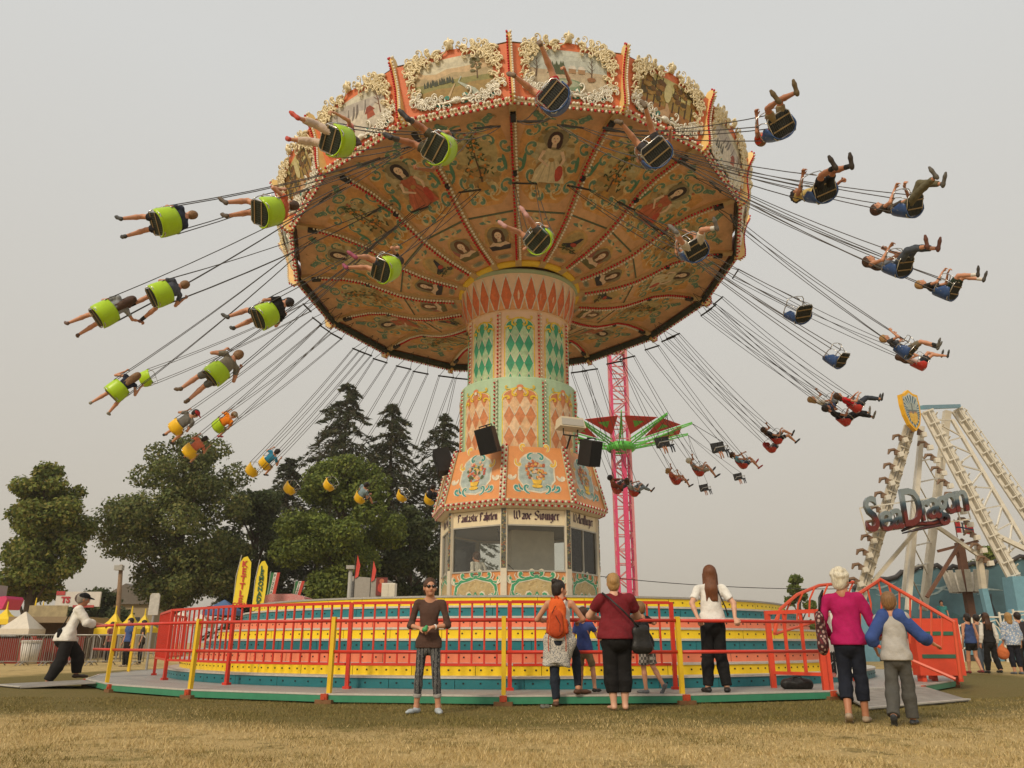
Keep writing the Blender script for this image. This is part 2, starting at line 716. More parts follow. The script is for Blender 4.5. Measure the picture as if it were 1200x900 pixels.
SK = (0.80, 0.57, 0.41)
HAIRS = [(0.05, 0.02, 0.012), (0.10, 0.04, 0.015), (0.03, 0.015, 0.012), (0.16, 0.06, 0.02)]
TEAL, DTEAL = (0.13, 0.25, 0.175), (0.05, 0.15, 0.11)
OCHRE, TAN, CRM = (0.56, 0.26, 0.05), (0.60, 0.36, 0.13), (0.68, 0.50, 0.26)


def scroll_border(p, cx, cy, rx, ry, col, edge, seed, n=9, w=0.10):
    rn = random.Random(seed)
    for i in range(n):
        a = 2 * pi * (i + .5) / n
        x, y = cx + rx * cos(a), cy + ry * sin(a)
        ang = a + pi / 2
        for s in (1, -1):
            p.curl(x, y, 0.26 + .1 * rn.random(), ang if s > 0 else ang + pi, s * (1 if i % 2 else -1), w * 1.5, edge)
        for s in (1, -1):
            p.curl(x, y, 0.25 + .1 * rn.random(), ang if s > 0 else ang + pi, s * (1 if i % 2 else -1), w, col)


def head(p, x, y, s, hair, skin=(.82, .60, .44), ribbon=None):
    p.ell(x, y - .02 * s, .30 * s, .31 * s, (.27, .22, .12), 12, wob=.25, seed=int(x * 100))
    p.ell(x, y + .02 * s, .17 * s, .2 * s, hair, 12, wob=.15)
    p.ell(x - .1 * s, y - .12 * s, .09 * s, .19 * s, hair, 9)
    p.ell(x + .1 * s, y - .12 * s, .09 * s, .19 * s, hair, 9)
    p.poly([(x - .05 * s, y - .12 * s), (x - .06 * s, y - .26 * s), (x + .06 * s, y - .26 * s), (x + .05 * s, y - .12 * s)], tuple(c * .85 for c in skin))
    p.ell(x, y - .03 * s, .105 * s, .14 * s, skin, 12)
    p.ell(x - .04 * s, y - .005 * s, .02 * s, .012 * s, (.06, .03, .02), 6)
    p.ell(x + .04 * s, y - .005 * s, .02 * s, .012 * s, (.06, .03, .02), 6)
    p.ell(x, y - .10 * s, .03 * s, .012 * s, (.5, .08, .06), 6)
    p.ell(x, y - .05 * s, .012 * s, .03 * s, tuple(c * .8 for c in skin), 6)
    p.poly([(x - .12 * s, y + .05 * s), (x - .09 * s, y + .17 * s), (x, y + .21 * s), (x + .09 * s, y + .17 * s), (x + .12 * s, y + .05 * s), (x, y + .12 * s)], hair)


def outer_art(v):
    p = Paint()
    # ochre cartouche near the mid ring, mustard ground, soft scenery
    p.poly([(-.35, 3.72), (.35, 3.72), (.62, 3.98), (.75, 4.3), (.86, 5.2), (.8, 5.75), (-.8, 5.75), (-.86, 5.2), (-.75, 4.3), (-.62, 3.98)], (0.64, 0.32, 0.10))
    p.ell(0, 4.02, .5, .2, OCHRE, 14, wob=.2)
    p.ell(0, 4.9, .62, .92, TAN, 20, wob=.12, seed=v)
    p.ell(.05, 5.05, .5, .7, (0.50, 0.40, 0.19) if v % 2 else (0.52, 0.42, 0.24), 18, wob=.1, seed=v + 3)
    p.ell(0, 4.4, .46, .32, (0.42, 0.24, 0.08), 14, wob=.2, seed=v + 5)
    scroll_border(p, 0, 4.85, .70, .88, TEAL, CRM, v, 12, .06)
    for s in (-1, 1):                          # scrolls along the rim
        p.curl(s * .12, 5.95, .50, pi / 2 - s * 1.2, -s, .10, CRM)
        p.curl(s * .12, 5.95, .48, pi / 2 - s * 1.2, -s, .065, TEAL)
        p.curl(s * .75, 6.05, .45, pi / 2 + s * 1.0, s, .10, CRM)
        p.curl(s * .75, 6.05, .43, pi / 2 + s * 1.0, s, .065, TEAL)
        p.curl(s * .40, 6.02, .40, -pi / 2 + s * .9, s, .06, TEAL)
        p.ell(s * .67, 4.7, .05, .22, (.10, .25, .15), 9)
        p.curl(s * .3, 3.82, .35, pi if s > 0 else 0, -s, .05, CRM)
        p.curl(s * .25, 3.95, .3, 0 if s > 0 else pi, s, .04, CRM)
    rn = random.Random(20 + v)
    for q in range(16):                         # filigree and shaded blooms over the ground
        x, y = rn.uniform(-.75, .75), rn.uniform(3.85, 6.2)
        if abs(x) > y * .16:
            continue
        p.curl(x, y, rn.uniform(.12, .22), rn.uniform(0, 6.28), rn.choice((1, -1)), .022, rn.choice([CRM, (.46, .22, .07), (.66, .44, .18)]))
    for q in range(26):
        a = rn.random() * 6.28
        p.ell(.52 * cos(a) * rn.uniform(.5, 1), 4.9 + .8 * sin(a) * rn.uniform(.5, 1), rn.uniform(.04, .13), rn.uniform(.03, .09), rn.choice([(.44, .30, .13), (.56, .42, .20), (.36, .26, .10), (.50, .44, .26), (.30, .22, .09)]), 8, wob=.5, seed=q)
    for q in range(5):
        p.ell(rn.uniform(-.35, .35), 5.55 + rn.uniform(-.08, .12), .05, .035, rn.choice([(.50, .14, .08), (.56, .30, .16)]), 7, wob=.5, seed=q)
    if v % 2 == 0:                             # a lady
        dress = [(0.66, 0.54, 0.34), (0.50, 0.13, 0.06)][(v // 2) % 2]
        p.poly([(-.42, 4.22), (.42, 4.22), (.36, 4.5), (.16, 4.78), (-.16, 4.78), (-.36, 4.5)], dress)
        p.poly([(-.12, 4.72), (.12, 4.72), (.23, 5.02), (.1, 5.12), (-.1, 5.12), (-.23, 5.02)], tuple(c * .9 for c in dress))
        for q in range(7):
            x = -.3 + .1 * q
            p.stroke([(x * 1.2, 4.25), (x * .8, 4.5), (x * .35, 4.75)], .025, tuple(c * (.72 if q % 2 else 1.12) for c in dress))
        p.stroke([(-.22, 5.02), (-.3, 4.78), (-.05, 4.6)], [.09, .08, .05], SK)
        p.stroke([(.22, 5.02), (.32, 4.8), (.22, 4.55)], [.09, .08, .05], SK)
        p.poly([(-.18, 5.1), (.18, 5.1), (.08, 5.2), (-.08, 5.2)], SK)
        p.ell(.24, 4.45, .1, .2, (0.5, 0.07, 0.04), 9, wob=.3)
        p.ell(0, 4.78, .08, .06, (0.45, 0.26, 0.08), 8)
        head(p, 0.0, 5.38, 1.0, HAIRS[v % 4])
    else:                                      # an orange tree
        p.stroke([(0, 4.15), (.01, 4.5), (-.01, 4.9), (0, 5.35)], [.06, .045, .035, .02], (.12, .06, .025))
        for q in range(70):
            t = rn.random() ** .8
            y = 4.4 + 1.2 * t
            x = (rn.random() - .5) * (.78 - .62 * t)
            a = rn.random() * 6.3
            p.ell(x, y, .055, .022, rn.choice([(.06, .10, .03), (.10, .13, .04), (.04, .07, .03), (.15, .15, .05)]), 6, a)
        for q in range(20):
            t = rn.random()
            p.ell((rn.random() - .5) * (.68 - .5 * t), 4.45 + 1.0 * t, .036, .036, (.66, .25, .04), 7)
        p.poly([(-.14, 4.12), (.14, 4.12), (.1, 4.32), (-.1, 4.32)], (.5, .26, .06))
    return p.mesh('painting', PAINT, soff, cv=[r for r in PR if 3.6 < r < 6.4])


def inner_art(v):
    p = Paint()
    p.ell(0, 2.72, .36, .48, TAN, 16, wob=.15, seed=v)
    p.ell(0, 2.72, .29, .40, [(.34, .20, .08), (.48, .34, .14), (.40, .13, .10)][v % 3], 14, wob=.12, seed=v + 2)
    for s in (-1, 1):
        p.ell(s * .22, 3.28, .15, .05, TEAL, 9, wob=.4, seed=v)
        p.curl(s * .05, 3.22, .35, 0 if s > 0 else pi, s, .06, CRM)
        p.curl(s * .42, 3.05, .3, -pi / 2, s, .045, CRM)
        p.curl(s * .36, 2.75, .3, -pi / 2, s, .045, CRM)
        p.curl(s * .33, 2.45, .26, -pi / 2, s, .04, CRM)
        p.curl(s * .12, 2.10, .2, 0 if s > 0 else pi, -s, .035, CRM)
    p.ell(0, 2.02, .17, .09, (.36, .34, .22), 10, wob=.3)
    p.ell(0, 2.02, .11, .05, (.20, .22, .17), 8, wob=.3)
    if v % 3 != 1:
        sh = [(.045, .04, .045), None, (.17, .15, .06)][v % 3]
        p.poly([(-.25, 2.32), (.25, 2.32), (.28, 2.5), (.16, 2.62), (-.16, 2.62), (-.28, 2.5)], SK)
        p.poly([(-.25, 2.30), (.25, 2.30), (.30, 2.48), (.12, 2.47), (0, 2.42), (-.14, 2.48), (-.30, 2.47)], sh)
        head(p, 0.02, 2.86, .9, HAIRS[(v + 1) % 4])
    else:
        p.poly([(-.28, 2.62), (-.05, 2.72), (.12, 2.95), (.2, 2.97), (.16, 2.82), (.08, 2.6), (-.08, 2.52)], (.035, .03, .04))
        p.ell(.05, 2.68, .1, .07, (.45, .06, .03), 9)
        p.stroke([(-.3, 2.45), (0, 2.5), (.3, 2.42)], .03, (.10, .06, .03))
        rn = random.Random(v)
        for q in range(14):
            p.ell((rn.random() - .5) * .5, 2.4 + rn.random() * .2, .05, .025, (.08, .11, .04), 6, rn.random() * 6)
    return p.mesh('painting', PAINT, soff, cv=[r for r in PR if 1.8 < r < 3.4])


outer_me, inner_me = soffit_mesh('soffit_outer', 3.5, 6.46), soffit_mesh('soffit_inner', 1.62, 3.47)
outer_arts = [outer_art(v) for v in range(4)]
inner_arts = [inner_art(v) for v in range(3)]

# ---- ribs with their bulbs
mb = MB()
mb.col = None
for a, b in zip(PR[:-1], PR[1:]):
    q = [Vector((x, -r, prof(r) + z)) for r in (a, b) for x, z in ((-.085, .01), (-.085, -.09), (.085, -.09), (.085, .01))]
    mb.add(q, [(0, 4, 5, 1), (1, 5, 6, 2), (2, 6, 7, 3), (3, 7, 4, 0)])
mb.add([(-.085, -PR[0], prof(PR[0]) - .09), (.085, -PR[0], prof(PR[0]) - .09), (.085, -PR[0], prof(PR[0]) + .02), (-.085, -PR[0], prof(PR[0]) + .02)], [(0, 1, 2, 3)])
rib_me = mb.mesh('rib', rib_m)
mb = MB()
nb = 46
for i in range(nb):
    r = 1.95 + (6.0 - 1.95) * i / (nb - 1)
    mb.mi = 0
    mb.ball((-.05, -r, prof(r) - .125), .040, 5, 3)
    mb.mi = 1
    mb.ball((.05, -r, prof(r) - .125), .040, 5, 3)
ribbulb_me = mb.mesh('rib_bulbs', [bulb_red, bulb_white], True)
lamp_mes = []
for y_, s_ in ((6.02, (.13, .26, .10)), (4.45, (.10, .14, .08))):
    mb = MB()
    mb.box((0, -y_, prof(y_) - .13), s_)
    lamp_mes.append(mb.mesh('rib_fitting', black))

# ---- rim: beam, two rows of bulbs, crown panels with gilt scrollwork, corner fins
RIM = 6.54
mb = MB()
for z0, z1, ra, rb, m in ((-.13, .0, RIM - .02, RIM + .05, 0), ):
    wa, wb = ra * HS, rb * HS
    mb.add([(-wa, -ra * HC, z0), (wa, -ra * HC, z0), (wb, -rb * HC, z0), (-wb, -rb * HC, z0),
            (-wa, -ra * HC, z1 + .09), (wa, -ra * HC, z1 + .09), (wb, -rb * HC, z1), (-wb, -rb * HC, z1)],
           [(0, 3, 2, 1), (4, 5, 6, 7), (1, 5, 4, 0), (2, 3, 7, 6)])
rim_me = mb.mesh('rim_beam', [dkgreen])
mb = MB()
w0, w1 = (RIM + .05) * HS, (RIM + .05) * HC
mb.add([(-w0, -w1 - .003, -.128), (w0, -w1 - .003, -.128), (w0, -w1 - .035, -.01), (-w0, -w1 - .035, -.01)], [(0, 1, 2, 3)])
mb.add([(-w0, -w1 + .05, -.134), (w0, -w1 + .05, -.134), (w0, -w1 - .004, -.134), (-w0, -w1 - .004, -.134)], [(3, 2, 1, 0)])
rimface_me = mb.mesh('rim_fascia', cream)
mb = MB()
for i in range(30):
    x = -w0 + .04 + (2 * w0 - .08) * i / 29
    mb.mi = 0 if i % 3 == 0 else 1
    mb.ball((x, -w1 - .05, -.06), .040, 5, 3)
    mb.mi = 0 if i % 2 == 0 else 1
    mb.ball((x, -w1 + .02, -.16), .038, 5, 3)
rimbulb_me = mb.mesh('rim_bulbs', [bulb_red, bulb_white], True)

CT = 1.38
CS = Vector((0, -.56 * HC, CT))
CLEN = CS.length
CSn = CS.normalized()
CNm = Vector((0, -CSn.z, CSn.y))               # outward and down
CO = Vector((0, -(RIM + .045) * HC, .0))


def crown(u, v, d):
    return CO + CSn * v + CNm * d + Vector((u, 0, 0))


def half(v):
    return ((RIM + .045) + .56 * v / CLEN) * HS


mb = MB()
top = [(half(CLEN * .98) * t, CLEN * (.86 + .10 * math.exp(-(t / .45) ** 2))) for t in (1, .8, .6, .4, .2, 0, -.2, -.4, -.6, -.8, -1)]
mb.prism([(-half(0), 0), (half(0), 0)] + top, 0.0, -.03, crown)
crown_me = mb.mesh('crown_board', crown_o)


def clip(poly, outline):
    """part of poly inside a convex counter-clockwise outline"""
    out = list(poly)
    n = len(outline)
    for i in range(n):
        a, b = outline[i], outline[(i + 1) % n]
        inp, out = out, []
        if not inp:
            break

        def side(q):
            return (b[0] - a[0]) * (q[1] - a[1]) - (b[1] - a[1]) * (q[0] - a[0])
        for j in range(len(inp)):
            p, q = inp[j - 1], inp[j]
            sp, sq = side(p), side(q)
            if (sp >= 0) != (sq >= 0):
                t = sp / (sp - sq)
                out.append((p[0] + t * (q[0] - p[0]), p[1] + t * (q[1] - p[1])))
            if sq >= 0:
                out.append(q)
    return out


class CPaint(Paint):
    outline = None

    def poly(self, pts, col, lift=None):
        if self.outline:
            pts = clip(pts, self.outline)
            if len(pts) < 3:
                return self
        return Paint.poly(self, pts, col, lift)

    def stroke(self, pts, w, col):
        if not self.outline:
            return Paint.stroke(self, pts, w, col)
        k0 = len(self.L)
        Paint.stroke(self, pts, w, col)
        new = []
        for q, c, k in self.L[k0:]:
            if sum((q[i][0] - q[i - 1][0]) * (q[i][1] + q[i - 1][1]) for i in range(4)) > 0:
                q = q[::-1]
            q = clip(q, self.outline)
            if len(q) >= 3:
                new.append((q, c, k))
        self.L[k0:] = new
        return self


def crown_art(v):
    p = CPaint()
    p.outline = [(.93 * math.copysign(abs(cos(a)) ** .52, cos(a)), .74 + .49 * math.copysign(abs(sin(a)) ** .52, sin(a))) for a in [2 * pi * i / 28 for i in range(28)]]
    rn = random.Random(v + 40)
    sky_c = [(.62, .58, .44), (.55, .58, .52), (.56, .50, .22), (.62, .60, .50)][v]
    gr = [(.30, .28, .09), (.50, .42, .25), (.33, .20, .06), (.58, .54, .45)][v]
    p.poly([(-1.2, .1), (1.2, .1), (1.2, 1.5), (-1.2, 1.5)], sky_c)
    for q in range(6):
        p.ell(rn.uniform(-.8, .8), rn.uniform(.95, 1.2), rn.uniform(.2, .4), .05, tuple(min(1, c * 1.12) for c in sky_c), 12, wob=.3, seed=q)

    def ridge(y, amp, n, col, seed):
        r2 = random.Random(seed)
        pts = [(-1.2, .0)] + [(-1.2 + 2.4 * i / n, y + amp * (r2.random() - .5) * (1 if i % 2 else -.4)) for i in range(n + 1)] + [(1.2, .0)]
        # split into columns so that every piece stays convex for the clipping
        top_ = pts[1:-1]
        p.k += 1
        for a, b in zip(top_[:-1], top_[1:]):
            q = clip([(a[0], 0), (b[0], 0), b, a], p.outline)
            if len(q) >= 3:
                p.L.append((q, col, p.k))

    def conifer(x, y, h_, col):
        for k in range(3):
            w = h_ * (.24 - .05 * k)
            b = y + h_ * (.1 + .26 * k)
            p.poly([(x - w, b), (x + w, b), (x, b + h_ * .42)], col)

    def bare_tree(x, y, h_, col):
        p.stroke([(x, y), (x + .02, y + h_ * .5), (x, y + h_)], [.03, .02, .008], col)
        for k in range(6):
            t = .35 + .1 * k
            s = 1 if k % 2 else -1
            p.stroke([(x, y + h_ * t), (x + s * .13 * (1.2 - t), y + h_ * (t + .18))], [.014, .006], col)

    if v == 0:                                  # mountains over a meadow with a stream
        ridge(.98, .30, 9, (.62, .45, .26), 1)
        ridge(.84, .16, 10, (.46, .36, .20), 2)
        ridge(.70, .08, 6, (.28, .26, .09), 3)
        ridge(.55, .10, 6, (.36, .24, .08), 4)
        for q in range(16):
            conifer(-.7 + .045 * q + rn.uniform(-.02, .02), .60 + .05 * rn.random(), .16, (.05, .06, .035))
        p.stroke([(.18, .74), (.10, .62), (.25, .5), (.42, .36), (.5, .2)], [.03, .04, .07, .13, .2], (.45, .50, .42))
        p.stroke([(.02, .6), (-.08, .45), (-.2, .25)], [.02, .04, .08], (.55, .40, .22))
        bare_tree(.55, .62, .45, (.12, .07, .03))
        for q in range(14):
            p.ell(.55 + rn.uniform(-.12, .12), .95 + rn.uniform(-.15, .15), .05, .03, (.14, .13, .05), 6)
    elif v == 1:                                # snowy village by a pond
        ridge(.74, .05, 8, (.55, .44, .30), 5)
        ridge(.60, .06, 6, (.58, .48, .33), 6)
        for q in range(7):
            conifer(-.42 + .05 * q, .62, .26 + .1 * rn.random(), (.10, .12, .06))
        p.ell(-.05, .42, .42, .14, (.24, .32, .20), 16)
        p.ell(-.05, .44, .32, .09, (.42, .46, .33), 14)
        for x in (.02, .24):
            p.poly([(x, .70), (x + .16, .70), (x + .16, .80), (x, .80)], (.42, .25, .13))
            p.poly([(x - .03, .80), (x + .19, .80), (x + .13, .88), (x + .03, .88)], (.70, .66, .58))
        bare_tree(.55, .55, .5, (.12, .07, .04))
        bare_tree(-.75, .55, .45, (.12, .07, .04))
        p.ell(.55, .58, .1, .06, (.34, .16, .07), 9, wob=.4)
    elif v == 2:                                # autumn wood with a path
        ridge(.85, .10, 8, (.36, .24, .06), 7)
        ridge(.5, .10, 6, (.38, .17, .05), 8)
        for q in range(9):
            x = -.8 + .2 * q
            if abs(x) < .12:
                continue
            p.stroke([(x, .45), (x + .02, 1.2)], [.05, .03], (.09, .05, .02))
        for q in range(60):
            x = rn.choice([-1, 1]) * rn.uniform(.15, .9)
            p.ell(x, rn.uniform(.65, 1.2), .09, .07, rn.choice([(.16, .08, .02), (.28, .14, .03), (.38, .22, .05), (.10, .07, .02)]), 8, wob=.4, seed=q)
        p.stroke([(0, .62), (.05, .45), (-.1, .2)], [.06, .16, .4], (.56, .36, .2))
        p.ell(0, .88, .12, .25, (.62, .55, .28), 10)
    else:                                       # snow peaks with a red hut
        ridge(1.02, .34, 8, (.50, .46, .42), 9)
        ridge(.8, .22, 10, (.66, .60, .50), 10)
        ridge(.5, .1, 6, (.62, .57, .48), 11)
        for q in range(9):
            x = rn.uniform(-.7, .7)
            p.stroke([(x, 1.0), (x - .06, .82), (x - .14, .7)], [.02, .05, .01], (.22, .19, .17))
        p.poly([(.3, .52), (.55, .52), (.52, .68), (.33, .68)], (.42, .10, .05))
        p.poly([(.26, .66), (.59, .66), (.47, .80), (.36, .80)], (.30, .07, .04))
        for q in range(4):
            conifer(-.6 + .12 * q, .45, .25, (.09, .09, .07))
        bare_tree(.72, .5, .6, (.2, .08, .04))
    p.outline = None
    for s in (-1, 1):                           # teal leaves under the frame
        for q in range(4):
            p.ell(s * (.22 + .2 * q), .13 + .02 * (q % 2), .10, .04, (.04, .27, .22), 8, s * .3)
        p.curl(s * .1, .10, .35, 0 if s > 0 else pi, s, .05, (.04, .27, .22))
    return p.mesh('painting', PAINT, crown)


crown_arts = [crown_art(v) for v in range(4)]


def scrollwork(seed, keep):
    """raised rococo frame: C-scrolls, leaves and beads round the painting"""
    rn = random.Random(seed)
    mb = MB()

    def c_scroll(x, y, ang, size, turn, r, turns=1.2):
        pts, rs = [], []
        px, py, a = x, y, ang
        n = 10
        for i in range(n):
            t = i / (n - 1)
            pts.append(crown(px, py, .035 + .03 * sin(pi * t)))
            rs.append(r * (1.15 - .75 * t))
            st = size * (1 - .78 * t) * 2.2 / n
            a += turn * turns * 2 * pi / n * (.3 + 1.2 * t)
            px += st * cos(a)
            py += st * sin(a)
        mb.path(pts, rs, 5)
        mb.ball(crown(px, py, .05), r * 1.25, 5, 3)

    N = 44
    for i in range(N):
        t = (i + .5) / N
        a = 2 * pi * t - pi / 2
        isb = sin(a) < -.25
        if keep == 'silver' and not isb or keep == 'gold' and isb:
            continue
        ex = .50
        x = (.97 + .06 * (i % 2)) * math.copysign(abs(cos(a)) ** ex, cos(a))
        y = .74 + (.53 + .06 * (i % 2)) * math.copysign(abs(sin(a)) ** ex, sin(a))
        if sin(a) > .3:
            y += .10 * math.exp(-(x / .4) ** 2)
        ang = math.atan2(cos(a) * .62, -sin(a))
        for s in (1, -1):
            c_scroll(x + rn.uniform(-.02, .02), y + rn.uniform(-.02, .02), ang + (0 if s > 0 else pi) + rn.uniform(-.5, .5), rn.uniform(.20, .34), s * rn.choice((1, -1)), rn.uniform(.016, .027))
        # leaves outward and inward
        for s in (1, -1):
            la = math.atan2(y - .76, x) + (0 if s > 0 else pi) + rn.uniform(-.4, .4)
            x2, y2 = x + .09 * cos(la), y + .09 * sin(la)
            mb.path([crown(x, y, .03), crown(x + .06 * cos(la), y + .06 * sin(la), .06), crown(x + .13 * cos(la + .3), y + .13 * sin(la + .3), .05)], [.014, .026, .005], 5)
        for q in range(3):                      # finer inner curls and beads
            c_scroll(x + rn.uniform(-.1, .1), y + rn.uniform(-.09, .09), rn.uniform(0, 6.28), rn.uniform(.09, .15), rn.choice((1, -1)), rn.uniform(.013, .02))
        mb.ball(crown(x + rn.uniform(-.1, .1), y + rn.uniform(-.09, .09), .04), rn.uniform(.018, .03), 5, 3)
    if keep == 'silver':                        # shell in the middle of the bottom
        for q in range(7):
            a = pi / 2 + (q - 3) * .32
            mb.path([crown(0, .12, .04), crown(.08 * cos(a), .12 + .08 * sin(a), .07), crown(.16 * cos(a), .12 + .15 * sin(a), .045)], [.02, .035, .02], 5)
        for s in (1, -1):
            mb.path([crown(0, .13, .04), crown(s * .15, .17, .05), crown(s * .30, .16, .05), crown(s * .45, .20, .04)], [.03, .035, .03, .02], 5)
    if keep == 'gold':                          # crest in the middle of the top
        for s in (1, -1):
            c_scroll(s * .04, 1.40, pi / 2 - s * .4, .32, s, .04)
            c_scroll(s * .22, 1.40, pi / 2 - s * .9, .26, -s, .035)
            c_scroll(s * .50, 1.34, pi / 2 - s * 1.2, .25, s, .035)
            c_scroll(s * .85, 1.25, pi / 2 - s * .6, .26, s, .035)
            c_scroll(s * 1.12, 1.20, pi / 2 + s * .4, .3, s, .035)
            c_scroll(s * 1.10, .75, pi / 2, .28, s, .03)
        mb.path([crown(0, 1.42, .04), crown(0, 1.55, .07), crown(0, 1.70, .05)], [.05, .06, .008], 6)
    return mb.mesh('scrollwork_' + keep, gold if keep == 'gold' else silver, True)


gold_me, silver_me = scrollwork(3, 'gold'), scrollwork(5, 'silver')

# corner fin: curved board with red bulbs down one edge and white down the other
fin_poly = [(6.50, -.14), (6.66, -.20), (6.80, -.10), (6.84, .10), (6.86, .35), (6.90, .62), (6.98, .86), (7.08, 1.08), (7.19, 1.24), (7.22, 1.35), (7.17, 1.42), (7.06, 1.42), (6.95, 1.30), (6.55, .1)]
mb = MB()
mb.prism(fin_poly, -.055, .055, lambda r, z, d: (d, -r, z))
fin_me = mb.mesh('corner_fin', mat('fin_yellow', (.80, .55, .20), .5))
mb = MB()
edge = [Vector((r, z)) for r, z in fin_poly[1:12]]
acc = []
for a, b in zip(edge[:-1], edge[1:]):
    k = max(1, int((b - a).length / .058))
    acc += [a + (b - a) * i / k for i in range(k)]
for q in acc:
    for s, mi in ((-1, 0), (1, 1)):
        mb.mi = mi
        mb.ball((s * .045, -q.x - .02, q.y), .032, 5, 3)
finbulb_me = mb.mesh('fin_bulbs', [bulb_red, bulb_white], True)

for k in range(16):
    Mk = MC @ RZ(PH + (k + .5) * SEG)
    o = part('soffit_panel', outer_me, ride, Mk)
    part('painting', outer_arts[(k + 0) % 4], o, Mk, label='painted lady in a scroll border' if k % 2 == 0 else 'painted orange tree in a scroll border')
    o = part('inner_soffit_panel', inner_me, ride, Mk)
    part('painting', inner_arts[k % 3], o, Mk)
    o = part('rim_beam', rim_me, ride, Mk)
    part('rim_fascia', rimface_me, o, Mk)
    part('rim_bulbs', rimbulb_me, o, Mk, kind='stuff')
    o = part('crown_panel', crown_me, ride, Mk)
    part('landscape_painting', crown_arts[(1, 2, 3, 0)[k % 4] if k not in (15, 14) else {15: 0, 14: 3}[k]], o, Mk)
    part('gilt_scrollwork', gold_me, o, Mk)
    part('silver_scrollwork', silver_me, o, Mk)
    Mv = MC @ RZ(PH + k * SEG)
    o = part('canopy_rib', rib_me, ride, Mv)
    part('rib_bulbs', ribbulb_me, o, Mv, kind='stuff')
    for lm_ in lamp_mes:
        part('rib_fitting', lm_, o, Mv)
    o = part('corner_fin', fin_me, ride, Mv)
    part('fin_bulbs', finbulb_me, o, Mv, kind='stuff')
# mid ring between the two rows of panels, canopy top cone (closes the roof)
mb = MB()
mb.lathe([(3.465, prof(3.47) - .02), (3.505, prof(3.5) - .02), (3.505, prof(3.5) + .03), (3.465, prof(3.47) + .03)], 16, PH, PH + 2 * pi)
part('mid_ring', mb.mesh('mid_ring', mat('ring_green', (.10, .13, .075), .5)), ride, MC)
mb = MB()
mb.lathe([(7.02, 1.30), (5.0, 1.75), (2.0, 2.3), (0.05, 2.6)], 16, PH, PH + 2 * pi)
part('canopy_roof', mb.mesh('canopy_roof', cream), ride, MC)

# ---- column
MT = T(AX, AY, 0)
mb = MB()
mb.lathe([(1.44, 7.45), (1.44, 9.50)], 48)
part('upper_column', mb.mesh('upper_column', peach, True), ride, MT)
mb = MB()
mb.lathe([(1.64, 5.4), (1.64, 7.48), (1.62, 7.52), (1.45, 7.525)], 48)
part('lower_column', mb.mesh('lower_column', mint, False), ride, MT)
BOWL = [(1.47, 9.50), (1.50, 9.52), (1.56, 9.75), (1.62, 10.0), (1.665, 10.25), (1.69, 10.47)]
mb = MB()
mb.lathe([(1.44, 9.46)] + BOWL + [(1.70, 10.52)], 48)
part('column_collar', mb.mesh('column_collar', mat('collar_peach', (.80, .54, .34), .45), True), ride, MT)
mb = MB()
mb.lathe([(1.70, 10.50), (1.76, 10.52), (1.76, 10.60), (1.66, 10.62)], 48)
part('collar_ring', mb.mesh('collar_ring', mat('ring_sage', (.36, .42, .26), .5), True), ride, MT)
mb = MB()
mb.lathe([(1.60, -1.12), (1.77, -1.10), (1.77, -1.02), (1.60, -1.0)], 48)
part('hub_ring', mb.mesh('hub_ring', yellow_t, True), ride, MC)

WHT = (.74, .66, .50)
p = Paint()


def bowl_fn(a, t, d):
    r = float(np.interp(t, [i / 5 for i in range(6)], [q[0] for q in BOWL])) + d
    z = float(np.interp(t, [i / 5 for i in range(6)], [q[1] for q in BOWL]))
    return (r * sin(a), -r * cos(a), z)


ND = 30
for i in range(ND):
    a = 2 * pi * i / ND
    h_ = pi / ND
    p.poly([(a - h_ * .92, .5), (a, .04), (a + h_ * .92, .5), (a, .97)], (.66, .155, .04))
    p.poly([(a + h_ * .12, .03), (a + 2 * h_ - h_ * .12, .03), (a + h_, .44)], (.74, .34, .13))
for i in range(ND):
    a = 2 * pi * i / ND
    h_ = pi / ND
    p.stroke([(a - h_, .5), (a, .99)], .018, WHT)
    p.stroke([(a, .99), (a + h_, .5)], .018, WHT)
    p.stroke([(a - h_, .5), (a, .01)], .018, WHT)
    p.stroke([(a, .01), (a + h_, .5)], .018, WHT)
part('collar_diamonds', p.mesh('collar_diamonds', PAINT, bowl_fn, cv=[.2, .4, .6, .8], lift=.0008), ride, MT)


